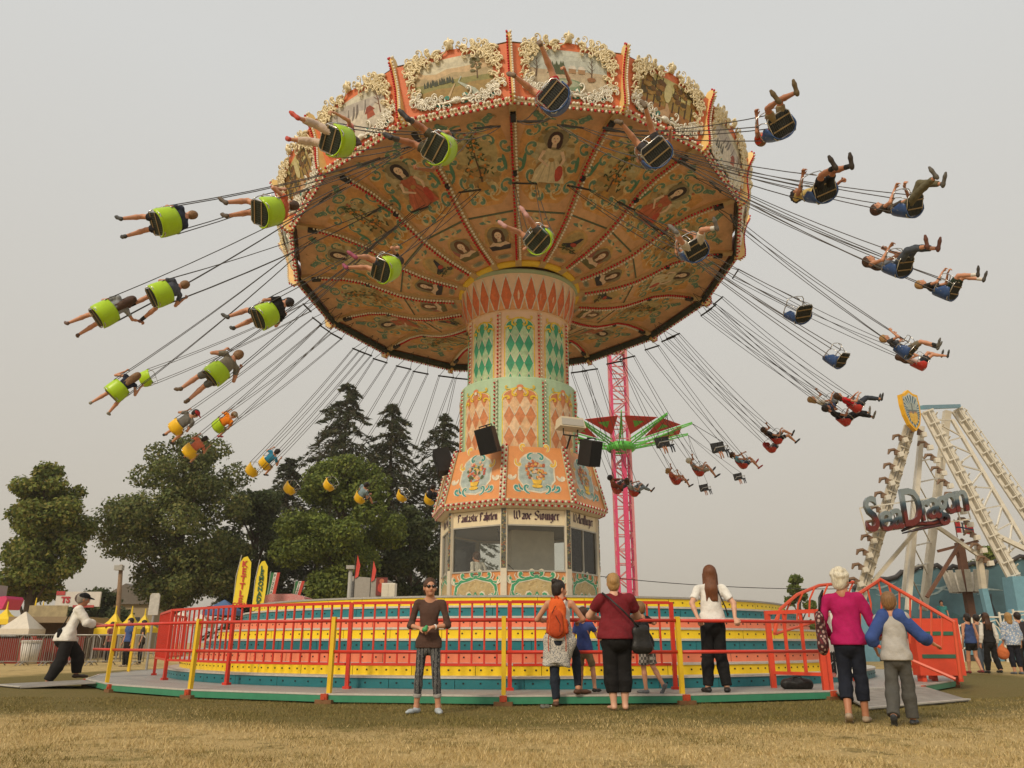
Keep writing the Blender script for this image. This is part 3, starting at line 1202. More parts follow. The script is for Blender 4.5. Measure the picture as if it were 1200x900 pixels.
def column_panel(R, w, z0, z1, arch, base, dia, alt, rows, frame_c, top_c, flower):
    p = CPaint()
    out = [(-w, z0), (w, z0), (w, z1 - arch)] + arc(0, z1 - arch, w, arch, 10, 170, 8) + [(-w, z1 - arch)]
    grow = .05
    p.poly([(-w - grow, z0), (w + grow, z0), (w + grow, z1 - arch)] + arc(0, z1 - arch, w + grow, arch + grow, 8, 172, 8) + [(-w - grow, z1 - arch)], frame_c)
    p.poly([(x * (w + .018) / w, z if z == z0 else z + .012) for x, z in out], WHT)
    p.outline = out
    p.poly(out, base)
    cw = 2 * w / 3
    ch = (z1 - z0) / rows
    for r_ in range(-1, rows + 1):
        for c_ in range(-1, 4):
            x, z = -w + cw * (c_ + .5), z0 + ch * (r_ + .75)
            p.poly([(x - cw / 2, z), (x, z - ch / 2), (x + cw / 2, z), (x, z + ch / 2)], dia)
            p.poly([(x, z + ch / 2), (x + cw / 2, z), (x + cw, z + ch / 2), (x + cw / 2, z + ch)], alt if (r_ + c_) % 2 else base)
    for r_ in range(-2, rows + 2):
        for c_ in range(-1, 4):
            x, z = -w + cw * (c_ + .5), z0 + ch * (r_ + .75)
            p.stroke([(x - cw / 2, z), (x, z + ch / 2)], .02, WHT)
            p.stroke([(x, z + ch / 2), (x + cw / 2, z)], .02, WHT)
    p.outline = None
    for s in (-1, 1):
        p.curl(s * .02, z1 + .05, .38, 0 if s > 0 else pi, -s, .045, top_c)
        p.curl(s * (w + .03), z1 - arch - .1, .26, pi / 2 + s * .3, s, .04, top_c)
        p.curl(s * (w * .6), z1 + .0, .2, s * -.4 if s > 0 else pi + .4, s, .03, top_c)
    if flower:
        p.ell(0, z1 + .06, .09, .06, (.70, .25, .10), 9, wob=.2)
        p.ell(0, z1 + .0, .05, .05, WHT, 8)
    fn = lambda u, v, d: ((R + d) * sin(u / R), -(R + d) * cos(u / R), v)
    return p.mesh('column_panel', PAINT, fn, cu=[-w * .66, -w * .33, 0, w * .33, w * .66], lift=.0006)


up_me = column_panel(1.44, .37, 7.56, 9.24, .20, (.52, .68, .40), (.055, .36, .19), (.44, .62, .36), 3, (.80, .55, .05), (.82, .55, .04), False)
lo_me = column_panel(1.64, .43, 5.45, 7.17, .18, (.80, .56, .35), (.66, .25, .10), (.78, .50, .28), 3, (.80, .60, .06), (.82, .55, .04), True)
mb = MB()
for i in range(34):
    z = 7.58 + (9.42 - 7.58) * i / 33
    mb.mi = i % 2
    mb.ball((.035 * (1 if i % 2 else -1), -1.475, z), .03, 5, 3)
upb = mb.mesh('strip_bulbs', [bulb_red, bulb_white], True)
mb = MB()
for i in range(36):
    z = 5.50 + (7.42 - 5.50) * i / 35
    mb.mi = i % 2
    mb.ball((.035 * (1 if i % 2 else -1), -1.685, z), .03, 5, 3)
lob = mb.mesh('strip_bulbs', [bulb_red, bulb_white], True)
mb = MB()
mb.box((0, -1.445, 8.5), (.11, .02, 1.94))
ups = mb.mesh('bulb_strip', mat('strip_peach', (.66, .42, .25), .5))
mb = MB()
mb.box((0, -1.645, 6.45), (.11, .03, 2.02))
los = mb.mesh('bulb_strip', mat('strip_mint', (.40, .50, .33), .5))
for k in range(8):
    Mk = MT @ RZ(radians(1 + 45 * k))
    part('diamond_panel', up_me, ride, Mk, label='green diamond panel with yellow arched trim')
    part('diamond_panel', lo_me, ride, Mk, label='orange diamond panel with yellow arched trim')
    Mh = MT @ RZ(radians(1 + 22.5 + 45 * k))
    o = part('bulb_strip', ups, ride, Mh)
    part('strip_bulbs', upb, o, Mh, kind='stuff')
    o = part('bulb_strip', los, ride, Mh)
    part('strip_bulbs', lob, o, Mh, kind='stuff')

# ---- flared skirt and booth: eight faces
OC = sin(radians(22.5)), cos(radians(22.5))
B0 = radians(12.2)
SKT, SKB = (2.0, 5.56), (2.36, 4.17)


def oct_face(Ra, za, Rb, zb):
    """face between circumradius Ra at height za (below) and Rb at zb; fn(u metres, v 0..1, d)"""
    ya, yb = -Ra * OC[1], -Rb * OC[1]
    nrm = Vector((0, -(zb - za), -(ya - yb) * -1)).normalized()
    nrm = Vector((0, -(zb - za), (yb - ya))).normalized()

    def fn(u, v, d):
        return Vector((u, ya + (yb - ya) * v, za + (zb - za) * v)) + nrm * d
    return fn, Ra * OC[0], Rb * OC[0]


skfn, skb, skt = oct_face(SKB[0], SKB[1], SKT[0], SKT[1])
mb = MB()
mb.prism([(-skb, 0), (skb, 0), (skt, 1), (-skt, 1)], 0, -.04, skfn)
skirt_me = mb.mesh('skirt_panel', skirt_o)


def bouquet(v):
    p = Paint()
    BLUE, TL = (.42, .50, .47), (.05, .30, .28)
    p.ell(0, .5, .50, .40, WHT, 18, wob=.10, seed=1)
    p.ell(0, .5, .46, .37, BLUE, 18, wob=.10, seed=1)
    rn = random.Random(v)
    Y = (.80, .50, .06)
    for s in (-1, 1):
        for (x, y, a, tn, sz) in ((.06, .88, 0, -1, .30), (.30, .90, .6, 1, .3), (.50, .76, -1.0, -1, .3), (.52, .45, -1.4, 1, .28), (.46, .28, -1.4, -1, .3), (.2, .1, 0.2, 1, .34), (.42, .14, -.2, 1, .28)):
            ang = a if s > 0 else pi - a
            # skirt coordinates: v is a fraction of 1.4 m
            c = TL if y < .35 else (Y if y > .7 and x > .2 else (TL if y > .8 else WHT))
            curl_uv(p, s * x, y, sz, ang, s * tn, .075, WHT)
            curl_uv(p, s * x, y, sz * .95, ang, s * tn, .045, c)
    for q in range(70):
        t = rn.random()
        a = rn.random() * 2 * pi
        r_ = t ** .6
        x, y = .27 * r_ * cos(a), .54 + .20 * r_ * sin(a)
        c = rn.choice([(.62, .12, .08), (.72, .30, .16), (.74, .45, .30), (.50, .10, .07), (.12, .16, .06), (.10, .12, .05), (.72, .48, .10)] if v == 0 else [(.72, .42, .10), (.60, .18, .06), (.70, .50, .34), (.14, .16, .06), (.74, .36, .12), (.45, .12, .06)])
        p.ell(x, y, .04, .028, c, 6, wob=.4, seed=q)
    p.poly([(-.10, .28), (.10, .28), (.13, .36), (-.13, .36)], Y)
    p.ell(0, .24, .14, .035, Y, 9)
    return p.mesh('bouquet_painting', PAINT, skfn, lift=.0006)


def curl_uv(p, x, y, size, ang, turn, w, col, vs=1.44):
    q = Paint()
    q.curl(x, y * vs, size, ang, turn, w, col)
    p.k += 1
    for pts, c, k in q.L:
        p.L.append(([(a, b / vs) for a, b in pts], c, p.k))


bq = [bouquet(0), bouquet(1)]

# cornice with bulbs
mb = MB()
w_ = 2.40 * OC[0]
for z0, z1, R0, R1 in ((3.96, 4.06, 2.16, 2.36), (4.06, 4.175, 2.36, 2.40)):
    a, b = R0 * OC[0], R1 * OC[0]
    mb.add([(-a, -R0 * OC[1], z0), (a, -R0 * OC[1], z0), (b, -R1 * OC[1], z1), (-b, -R1 * OC[1], z1)], [(0, 1, 2, 3)])
a, b = 2.16 * OC[0], 1.9 * OC[0]
mb.add([(-a, -2.16 * OC[1], 3.958), (a, -2.16 * OC[1], 3.958), (b, -1.9 * OC[1], 3.958), (-b, -1.9 * OC[1], 3.958)], [(3, 2, 1, 0)])
a, b = 2.40 * OC[0], 2.3 * OC[0]
mb.add([(-a, -2.40 * OC[1], 4.175), (a, -2.40 * OC[1], 4.175), (b, -2.3 * OC[1], 4.178), (-b, -2.3 * OC[1], 4.178)], [(0, 1, 2, 3)])
corn_me = mb.mesh('cornice', cream)
mb = MB()
for i in range(22):
    x = -.86 + 1.72 * i / 21
    for j, (z, y) in enumerate(((4.125, -2.39 * OC[1] - .015), (4.03, -2.30 * OC[1] - .02))):
        mb.mi = (i + j) % 2
        mb.ball((x, y, z), .036, 5, 3)
cornb = mb.mesh('cornice_bulbs', [bulb_red, bulb_white], True)
mb = MB()                                       # corner bulbs on the skirt edges
for i in range(20):
    t = i / 19
    R = SKB[0] + (SKT[0] - SKB[0]) * t
    z = SKB[1] + (SKT[1] - SKB[1]) * t
    for s in (-1, 1):
        mb.mi = (i + (s > 0)) % 2
        mb.ball((s * .045, -R - .03, z + .02), .032, 5, 3)
skb_me = mb.mesh('edge_bulbs', [bulb_red, bulb_white], True)
mb = MB()
mb.beam((0, -SKB[0] - .005, SKB[1]), (0, -SKT[0] - .005, SKT[1]), .16, .03, (0, 1, 0))
sked_me = mb.mesh('skirt_edge', mat('edge_sage', (.55, .52, .34), .5))

BR = 2.12
bw, by = BR * OC[0], -BR * OC[1]
bfn = lambda u, v, d: (u, by - d, v)
mb = MB()
mb.box((0, by + .03, 2.06), (2 * bw - .14, .05, .78))
panel_me = mb.mesh('booth_panel', skirt_o)
mb = MB()
mb.box((0, by + .03, 3.765), (2 * bw - .16, .04, .37))
sign_me = mb.mesh('name_board', mat('sign_cream', (.78, .66, .44), .45, var=.08))
mb = MB()
for s in (-1, 1):
    mb.box((s * (bw - .085), by + .02, 3.02), (.03, .05, 1.10))
mb.box((0, by + .02, 3.56), (2 * bw - .2, .05, .03))
mb.box((0, by + .015, 2.468), (2 * bw - .14, .07, .035))
winf_me = mb.mesh('window_frame', mat('alu_frame', (.50, .47, .40), .4, metal=.4))
mb = MB()
mb.box((0, by + .025, 3.02), (.03, .04, 1.08))
mull_me = mb.mesh('mullion', MATS['alu_frame'])
mb = MB()
mb.box((0, by + .035, 3.02), (2 * bw - .2, .006, 1.06))
pane_me = mb.mesh('pane', glass_mat('booth_glass', (.96, .97, .95), .05))
mb = MB()
mb.box((0, -BR + .02, 2.80), (.15, .09, 2.30))
post_me = mb.mesh('corner_post', mat('post_cream', (.66, .58, .44), .5))
mb = MB()
rn = random.Random(2)
for i in range(90):
    z = 2.55 + 1.4 * rn.random()
    x = rn.uniform(-.05, .05)
    mb.col = rn.choice([(.30, .30, .12), (.45, .12, .06), (.10, .12, .10), (.5, .38, .2), (.12, .16, .2), (.05, .05, .05)])
    mb.ball((x, -BR - .027, z), .018, 4, 3)
mosaic_me = mb.mesh('mosaic_strip', PAINT)
mb = MB()
mb.box((0, -BR - .024, 3.25), (.12, .006, 1.45))
mosb_me = mb.mesh('mosaic_back', mat('mosaic_dark', (.11, .105, .075), .4))


def booth_art():
    p = Paint()
    G, TN = (.06, .33, .16), (.56, .42, .20)
    ol = [(-.55, 1.72), (.55, 1.72), (.62, 1.9), (.58, 2.12), (.45, 2.24), (.2, 2.29), (0, 2.34), (-.2, 2.29), (-.45, 2.24), (-.58, 2.12), (-.62, 1.9)]
    p.poly([(x * 1.08, 2.0 + (z - 2.0) * 1.1) for x, z in ol], WHT)
    p.poly(ol, TN)
    rn = random.Random(5)
    for q in range(40):
        x, z = rn.uniform(-.5, .5), rn.uniform(1.75, 2.2)
        p.stroke([(x, z), (x + rn.uniform(.05, .14), z + rn.uniform(-.02, .06))], [.03, .01], rn.choice([(.62, .50, .28), (.46, .32, .14), (.66, .54, .30)]))
    lp = ol[1:] + ol[:1]
    p.stroke(ol[1:] + [ol[0]], .12, WHT)
    p.stroke(ol[1:] + [ol[0]], .075, G)
    for s in (-1, 1):
        for (x, z, a, tn, sz) in ((.05, 2.34, .1, 1, .2), (.30, 2.30, -.2, 1, .22), (.52, 2.22, -.6, 1, .26), (.60, 2.0, -1.4, -1, .24), (.60, 1.85, -1.5, 1, .2), (.12, 1.74, .2, 1, .3), (.35, 1.74, 0, 1, .24)):
            ang = a if s > 0 else pi - a
            p.curl(s * x, z, sz * 1.1, ang, s * tn, .085, WHT)
            p.curl(s * x, z, sz, ang, s * tn, .05, G)
        p.stroke([(s * .64, 2.18), (s * .70, 2.28), (s * .66, 2.38)], [.05, .04, .01], WHT)
        p.stroke([(s * .5, 2.28), (s * .55, 2.36), (s * .52, 2.42)], [.04, .03, .01], WHT)
    p.ell(0, 1.86, .05, .13, G, 9)
    p.ell(0, 1.86, .022, .08, WHT, 8)
    for q in range(5):
        p.ell(-.08 + .04 * q, 2.40, .016, .016, (.07, .02, .05), 6)
    return p.mesh('scroll_painting', PAINT, bfn, lift=.0006)


bart = booth_art()

# ---- broad-nib black letter for the name boards
GLY = {
    'W': (1.25, [[(.0, 1.25), (.12, 1.35), (.14, .3), (.3, .05)], [(.3, .05), (.5, .3), (.5, 1.2)], [(.38, 1.25), (.52, 1.35)], [(.5, .3), (.7, .05)], [(.7, .05), (.98, .3), (.95, 1.1), (.8, 1.35)], [(-.05, .75), (.15, .9)]]),
    'S': (.85, [[(.65, 1.3), (.4, 1.35), (.15, 1.1), (.25, .8), (.6, .6), (.65, .3), (.4, .02), (.1, .15)], [(.0, .55), (.2, .7)], [(.65, 1.3), (.75, 1.1)]]),
    'F': (.8, [[(.2, 1.3), (.22, .1), (.08, -.1)], [(.05, 1.2), (.3, 1.35), (.7, 1.25)], [(.1, .75), (.45, .78)], [(.55, 1.25), (.6, 1.05)], [(.0, .5), (.12, .6)]]),
    'a': (.55, [[(.1, .85), (.38, .9), (.38, .1), (.5, .05)], [(.38, .5), (.12, .35), (.12, .12), (.3, .05)]]),
    'v': (.52, [[(.05, .9), (.12, .2), (.28, .05)], [(.28, .05), (.42, .25), (.40, .75), (.25, .95)]]),
    'e': (.48, [[(.38, .2), (.22, .05), (.1, .2), (.1, .75), (.28, .92), (.4, .7), (.12, .5)]]),
    'w': (.82, [[(.05, .9), (.1, .2), (.25, .05)], [(.25, .05), (.38, .2), (.38, .9)], [(.38, .2), (.52, .05)], [(.52, .05), (.68, .25), (.66, .75), (.5, .95)]]),
    'i': (.28, [[(.04, .85), (.14, .92), (.14, .12), (.24, .05)], [(.1, 1.2), (.16, 1.26)]]),
    'n': (.55, [[(.04, .85), (.13, .92), (.13, .1), (.2, .05)], [(.13, .75), (.35, .92), (.4, .75), (.4, .12), (.5, .05)]]),
    'g': (.52, [[(.38, .9), (.15, .85), (.1, .25), (.25, .08), (.38, .2)], [(.38, .95), (.38, -.2), (.2, -.38), (.05, -.25)]]),
    'r': (.42, [[(.04, .85), (.13, .92), (.13, .1), (.22, .05)], [(.13, .75), (.28, .92), (.38, .8)]]),
    't': (.36, [[(.14, 1.2), (.13, .15), (.28, .05)], [(.02, .88), (.3, .9)]]),
    's': (.44, [[(.36, .85), (.2, .92), (.1, .75), (.3, .5), (.34, .25), (.2, .05), (.05, .12)]]),
    'c': (.42, [[(.36, .82), (.24, .92), (.1, .75), (.1, .22), (.22, .05), (.38, .18)]]),
    'h': (.55, [[(.12, 1.35), (.13, .1), (.2, .05)], [(.13, .75), (.35, .92), (.4, .75), (.38, .1), (.25, -.2)]]),
    'l': (.28, [[(.1, 1.4), (.13, .12), (.24, .05)]]),
    'f': (.36, [[(.3, 1.32), (.16, 1.36), (.14, .05), (.05, -.15)], [(.02, .88), (.3, .9)]]),
    ' ': (.4, []),
}


def nib_text(txt, width, x0, z0, col, nib=.13):
    adv = sum(GLY[c][0] for c in txt)
    s = width / adv
    p = Paint()
    x = x0
    nx, nz = nib * s * cos(radians(40)), nib * s * sin(radians(40))
    for c in txt:
        wd, strokes = GLY[c]
        for st in strokes:
            p.k += 1
            for a, b in zip(st[:-1], st[1:]):
                A, B = (x + a[0] * s, z0 + a[1] * s), (x + b[0] * s, z0 + b[1] * s)
                q = [(A[0] - nx, A[1] - nz), (A[0] + nx, A[1] + nz), (B[0] + nx, B[1] + nz), (B[0] - nx, B[1] - nz)]
                p.L.append((q, col, p.k))
                p.k += 1
        x += wd * s
    return p


INK = (.075, .03, .05)
names = {0: nib_text('Wave Swinger', 1.16, -.57, 3.70, INK), -1: nib_text('Fantastic Fahrten', 1.22, -.60, 3.70, INK, .15), 1: nib_text('Wellenflieger', 1.05, -.52, 3.70, INK), -2: nib_text('Wave Swinger', 1.16, -.57, 3.70, INK)}
for k in range(8):
    kk = k if k < 4 else k - 8
    Mk = MT @ RZ(B0 + radians(45 * kk))
    o = part('skirt_panel', skirt_me, ride, Mk)
    part('bouquet_painting', bq[0 if kk == -1 else 1], o, Mk)
    o = part('cornice', corn_me, ride, Mk)
    part('cornice_bulbs', cornb, o, Mk, kind='stuff')
    o = part('booth_panel', panel_me, ride, Mk)
    part('scroll_painting', bart, o, Mk)
    o = part('name_board', sign_me, ride, Mk)
    if kk in names:
        part('lettering', names[kk].mesh('lettering', PAINT, lambda u, v, d: (u, by + .01 - d, v), lift=.0002, base=.003), o, Mk)
    o = part('booth_window', winf_me, ride, Mk)
    part('pane', pane_me, o, Mk)
    if kk in (1, -2):
        part('mullion', mull_me, o, Mk)
    Mh = MT @ RZ(B0 + radians(22.5 + 45 * kk))
    o = part('corner_post', post_me, ride, Mh)
    part('mosaic_back', mosb_me, o, Mh)
    part('mosaic_strip', mosaic_me, o, Mh, kind='stuff')
    o = part('skirt_edge', sked_me, ride, Mh)
    part('edge_bulbs', skb_me, o, Mh, kind='stuff')
# inside of the booth
mb = MB()
mb.lathe([(2.0, 1.66), (0.2, 1.66)], 8, B0 + radians(22.5), B0 + radians(22.5) + 2 * pi)
part('booth_floor', mb.mesh('booth_floor', grey_p), ride, MT)
mb = MB()
mb.lathe([(2.05, 3.62), (1.2, 3.63), (0.6, 3.63)], 8, B0 + radians(22.5), B0 + radians(22.5) + 2 * pi)
part('booth_ceiling', mb.mesh('booth_ceiling', mat('booth_ceiling', (.30, .27, .21), .7)), ride, MT)
mb = MB()
mb.box((.25, .1, 2.64), (1.15, 1.15, 1.96), RZ(B0).to_3x3())
part('booth_core', mb.mesh('booth_core', mat('core_white', (.76, .72, .62), .6)), ride, MT)
mb = MB()
mb.box((-.06, -1.45, 2.42), (.7, .45, .16), RZ(B0).to_3x3())
for i in range(7):
    mb.box((-.3 + .09 * i, -1.47, 2.51), (.04, .2, .02), RZ(B0).to_3x3())
part('control_desk', mb.mesh('control_desk', black), ride, MT)
mb = MB()
mb.path([(-.55, -1.0, 3.6), (-.45, -1.05, 3.1), (-.3, -1.2, 2.7), (-.12, -1.4, 2.52)], .012, 5)
part('desk_cable', mb.mesh('desk_cable', black), ride, MT)


# ---- loudspeakers and the floodlight on the skirt (each hangs on the tower: a thing of its own)
def speaker(loc, yaw, tilt, label):
    M = T(*loc) @ RZ(yaw) @ RX(tilt) @ RY(radians(-9)) @ Matrix.Scale(.9, 4)
    t = thing('loudspeaker', label, 'loudspeaker', M, group='loudspeakers on the ride tower')
    mb = MB()
    poly = [(-.27, -.22), (.27, -.22), (.17, .26), (-.17, .26)]
    mb.prism(poly, -.36, .36, lambda u, v, d: (u, v, d))
    part('cabinet', mb.mesh('cabinet', black), t)
    mb = MB()
    mb.box((0, -.228, 0), (.49, .012, .66))
    part('grille', mb.mesh('grille', mat('grille', (.008, .008, .008), .85, bump=.6, bscale=150)), t)
    mb = MB()
    mb.path([(-.20, .0, .37), (-.20, .0, .42), (.20, .0, .42), (.20, .0, .37)], .018, 5)
    mb.path([(0, .0, .42), (0, .42, .30)], .02, 5)
    part('bracket', mb.mesh('bracket', steel_d), t)


speaker(at_y(573, 516, 19.35), radians(-25), radians(16), 'black loudspeaker in front of the bouquet panel above the blackletter board over the operator')
speaker(at_y(691, 531, 19.75), radians(52), radians(16), 'black loudspeaker on the skirt edge beside the floodlight')
speaker(at_y(519, 541, 21.0), radians(-80), radians(16), 'black loudspeaker half hidden at the skirt edge on the tree side')
t = thing('floodlight', 'cream box floodlight on a bracket above the skirt of the tower', 'floodlight', T(*at_y(668, 497, 19.5)) @ RZ(radians(22)) @ RX(radians(-8)))
mb = MB()
mb.box((0, 0, 0), (.72, .34, .27), None, .86)
part('housing', mb.mesh('housing', mat('flood_cream', (.68, .60, .44), .45)), t)
mb = MB()
mb.box((0, -.155, -.01), (.6, .03, .19), RX(radians(-8)).to_3x3())
part('lens', mb.mesh('lens', mat('flood_lens', (.45, .43, .38), .15, var=0)), t)
mb = MB()
mb.path([(-.2, 0, -.13), (-.2, .02, -.3), (.2, .02, -.3), (.2, 0, -.13)], .02, 5)
mb.path([(0, .02, -.3), (0, .3, -.55)], .025, 5)
part('bracket', mb.mesh('bracket', steel_d), t)
# ================================================================= stepped platform, railings, gate
red_p = mat('red_paint', (.62, .045, .025), .38, var=.14, scale=8, dirt=.22)
yel_p = mat('yellow_paint', (.78, .50, .02), .4, var=.12, scale=8, dirt=.22)
teal_p = mat('teal_paint', (.020, .185, .215), .42, var=.16, scale=4, dirt=.22)
yel2_p = mat('riser_yellow', (.86, .61, .02), .42, var=.10, scale=4, dirt=.22)
cor_p = mat('riser_coral', (.82, .235, .125), .45, var=.10, scale=4, dirt=.22)
green_p = mat('beam_green', (.05, .25, .14), .42, var=.16, dirt=.22)
alu = mat('tread_aluminium', (.40, .385, .35), .5, metal=.25, var=.25, scale=30, bump=.5, bscale=90)
alu_l = mat('tread_nosing', (.60, .57, .51), .45, metal=.2, var=.2, scale=14)
hole_m = mat('socket_dark', (.012, .012, .014), .6, var=0)
wood = mat('block_wood', (.22, .11, .045), .8, var=.3)

MP = T(0.19, AY, 0)
plat = thing('ride_platform', 'round stepped ride platform with teal, yellow and coral riser bands', 'platform', MP)
R_OUT, PA = 9.88, radians(-1.8)
S15 = radians(15)


def ring_pt(a, r, z):
    return Vector((r * sin(a), -r * cos(a), z))


# deck plates and edge beams, 24 sections
hw, hc = sin(S15 / 2), cos(S15 / 2)
mb = MB()
ri = 8.30
mb.add([(-R_OUT * hw + .01, -R_OUT * hc, .13), (R_OUT * hw - .01, -R_OUT * hc, .13), (ri * hw, -ri * hc, .13), (-ri * hw, -ri * hc, .13),
        (-R_OUT * hw + .01, -R_OUT * hc, .115), (R_OUT * hw - .01, -R_OUT * hc, .115)], [(0, 1, 2, 3), (4, 5, 1, 0)])
deck_me = mb.mesh('deck_plate', alu)
mb = MB()
mb.box((0, -R_OUT * hc + .01, .128), (2 * R_OUT * hw - .03, .035, .024))
nose_me = mb.mesh('deck_nosing', alu_l)
mb = MB()
mb.box((0, -R_OUT * hc + .02, .068), (2 * R_OUT * hw - .06, .05, .088))
beam_me = mb.mesh('edge_beam', green_p)
mb = MB()
mb.box((0, -R_OUT - .01, .07), (.10, .07, .13))
mb.tube((0, -R_OUT - .05, .075), (0, -R_OUT - .06, .075), .03, n=8)
brk_me = mb.mesh('foot_bracket', mat('bracket_red', (.50, .07, .025), .5))
mb = MB()
mb.box((0, -R_OUT + .05, .0), (.26, .22, .11))
blk_me = mb.mesh('support_block', wood)
for k in range(24):
    Mk = MP @ RZ(PA + (k + .5) * S15)
    o = part('deck_plate', deck_me, plat, Mk)
    part('deck_nosing', nose_me, o, Mk)
    part('edge_beam', beam_me, plat, Mk)
    Mv = MP @ RZ(PA + k * S15)
    part('foot_bracket', brk_me, plat, Mv)
    part('support_block', blk_me, plat, Mv)
# risers: eight bands of 48 panels, treads between them
BANDS = [teal_p, yel2_p, cor_p, teal_p, yel2_p, cor_p, teal_p, yel2_p]
for n in range(8):
    R = 8.35 - .25 * n
    z0 = .13 + .19 * n
    npan = 48
    da = 2 * pi / npan
    mb = MB()
    g = .004 / R
    mb.lathe([(R - .02, z0 + .002), (R, z0 + .002), (R, z0 + .152), (R - .02, z0 + .152)], 3, -da / 2 + g, da / 2 - g)
    pm = mb.mesh('riser_panel', BANDS[n])
    mb = MB()
    ns = 4 if n != 1 else 6
    for i in range(ns):
        a = -da / 2 + da * (i + .5) / ns
        mb.box(ring_pt(a, R, z0 + .085), (.026, .012, .024), RZ(a).to_3x3())
    sm = mb.mesh('bulb_sockets', hole_m)
    off = radians([0, 2, 5, 1, 4, 0, 3, 2.4][n])
    for k in range(npan):
        a = ((k + .5) * da + off + pi) % (2 * pi) - pi
        if abs(a) > radians(108):
            continue
        Mk = MP @ RZ(a)
        o = part('riser_panel', pm, plat, Mk)
        part('bulb_sockets', sm, o, Mk, kind='stuff')
    mb = MB()
    Ri = R - .26 if n < 7 else 1.95
    mb.lathe([(R - .02, z0 + .155), (R + .022, z0 + .155), (R + .022, z0 + .19), (R - .03, z0 + .192), (Ri, z0 + .192)], 96)
    part('step_tread', mb.mesh('step_tread', alu_l if n < 7 else alu), plat, MP)
mb = MB()
mb.lathe([(6.4, .13), (6.4, 1.6)], 48)
part('inner_wall', mb.mesh('inner_wall', hole_m), plat, MP)


def plate(name, pts, z, label):
    c = sum((Vector((*p, 0)) for p in pts), Vector()) / len(pts)
    M = T(c.x, c.y, 0)
    t_ = thing(name, label, 'ramp', M)
    mb = MB()
    mb.add([Vector((p[0] - c.x, p[1] - c.y, q)) for p, q in zip(pts, z)] + [Vector((p[0] - c.x, p[1] - c.y, q - .02)) for p, q in zip(pts, z)],
           [(0, 1, 2, 3), (0, 4, 5, 1), (1, 5, 6, 2), (2, 6, 7, 3), (3, 7, 4, 0)])
    part('ramp_plate', mb.mesh('ramp_plate', mat('ramp_worn', (.27, .25, .22), .7, var=.4, scale=5, dirt=.6)), t_)
    mb = MB()
    a, b = [Vector((p[0] - c.x, p[1] - c.y, q + .008)) for p, q in zip(pts[2:4], z[2:4])]
    mb.beam(a, b, .05, .02)
    part('ramp_lip', mb.mesh('ramp_lip', alu_l), t_)


plate('entry_ramp', [(4.90, 12.92), (6.98, 14.42), (6.7, 12.55), (4.55, 10.95)], (.12, .12, .03, .03), 'flat grey metal ramp at the red gate under the grandmother and the boy')
plate('entry_ramp', [(-8.55, 16.95), (-7.75, 15.85), (-9.2, 15.95), (-10.4, 16.95)], (.12, .12, .03, .03), 'flat grey metal ramp under the man pushing the railing')

# ---- outer railing: yellow posts, two red rails
OA = [radians(a) for a in (-50.5, -32.5, -16.8, -1.8, 13.2, 28.2)]


def tubep(a, b, r, n=8):
    mb = MB()
    mb.tube(a, b, r, n=n)
    return mb


RAIL_L = ['yellow post and red rails next to the ramp of the man in black trousers', 'yellow post and red rails in front of the banner side, with nobody at them',
          'yellow post and red rails behind the girl in the brown top', 'yellow post and red rails that the woman with the orange backpack leans on',
          'yellow post and red rails held by the woman in the white shirt']
for i, a in enumerate(OA):
    Mv = MP @ RZ(a)
    P0 = ring_pt(0, R_OUT - .12, 0)
    if i == len(OA) - 1:
        break
    sec = thing('railing_section', RAIL_L[i], 'railing', Mv @ T(0, P0.y, .13), group='outer railing sections')
    mb = MB()
    mb.beam(ring_pt(0, R_OUT - .11, .10), ring_pt(0, R_OUT - .13, 1.19), .06, .06, (0, 1, 0))
    part('post', mb.mesh('post', yel_p), sec, Mv)
    if i < len(OA) - 1:
        b = OA[i + 1] - a
        for z in (1.135, .70):
            mb = tubep(ring_pt(0, R_OUT - .13, z), ring_pt(b, R_OUT - .13, z), .026)
            part('rail', mb.mesh('rail', red_p, True), sec, Mv)
sec = thing('railing_section', 'short end of the red rails the man in black trousers leans on', 'railing', MP @ RZ(OA[0]) @ T(0, -9.7, .13))
for z in (1.135, .70):
    mb = tubep(ring_pt(0, R_OUT - .13, z), ring_pt(radians(-9.5), R_OUT - .05, z), .026)
    part('rail', mb.mesh('rail', red_p, True), sec, MP @ RZ(OA[0]))
Mv = MP @ RZ(radians(-87))
t = thing('railing_post', 'lone yellow railing post behind the first red fence panel', 'post', Mv @ T(0, -R_OUT + .1, .13))
mb = MB()
mb.beam(ring_pt(0, R_OUT - .11, .10), ring_pt(0, R_OUT - .13, 1.19), .06, .06, (0, 1, 0))
part('post', mb.mesh('post', yel_p), t, Mv)

# ---- inner fence: red baluster panels
FA = [-89, -71.5, -54, -36.5, -19, -1.5]
RF = 8.62
PW = radians(17.5)
NBAL = 12
chA, chB = ring_pt(-PW / 2, RF, 0), ring_pt(PW / 2, RF, 0)
dv = chB - chA
mbs = {}
mb = MB()
mb.beam(chA + Vector((0, 0, .13)), chA + Vector((0, 0, 1.45)), .058)
mb.box(chA + Vector((0, 0, .15)), (.11, .11, .04))
fpost = mb.mesh('post', red_p)
up = Vector((0, 0, 1))
mb = MB()
mb.beam(chA + dv * .012 + up * 1.44, chA + dv * .988 + up * 1.44, .05, .045)
ftop = mb.mesh('top_rail', red_p)
mb = MB()
mb.beam(chA + dv * .02 + up * .50, chA + dv * .98 + up * .50, .045, .04)
fbot = mb.mesh('bottom_rail', red_p)
FEN_L = ['red panel of upright bars at the end of the inner fence, facing the tents', 'red panel of upright bars seen almost edge on beside the end panel', 'red panel of upright bars in front of the kettle corn banner',
         'red panel of upright bars below the flags, without anyone before it', 'red panel of upright bars behind the girl in the brown top', 'red panel of upright bars behind the orange backpack and the maroon shirt']
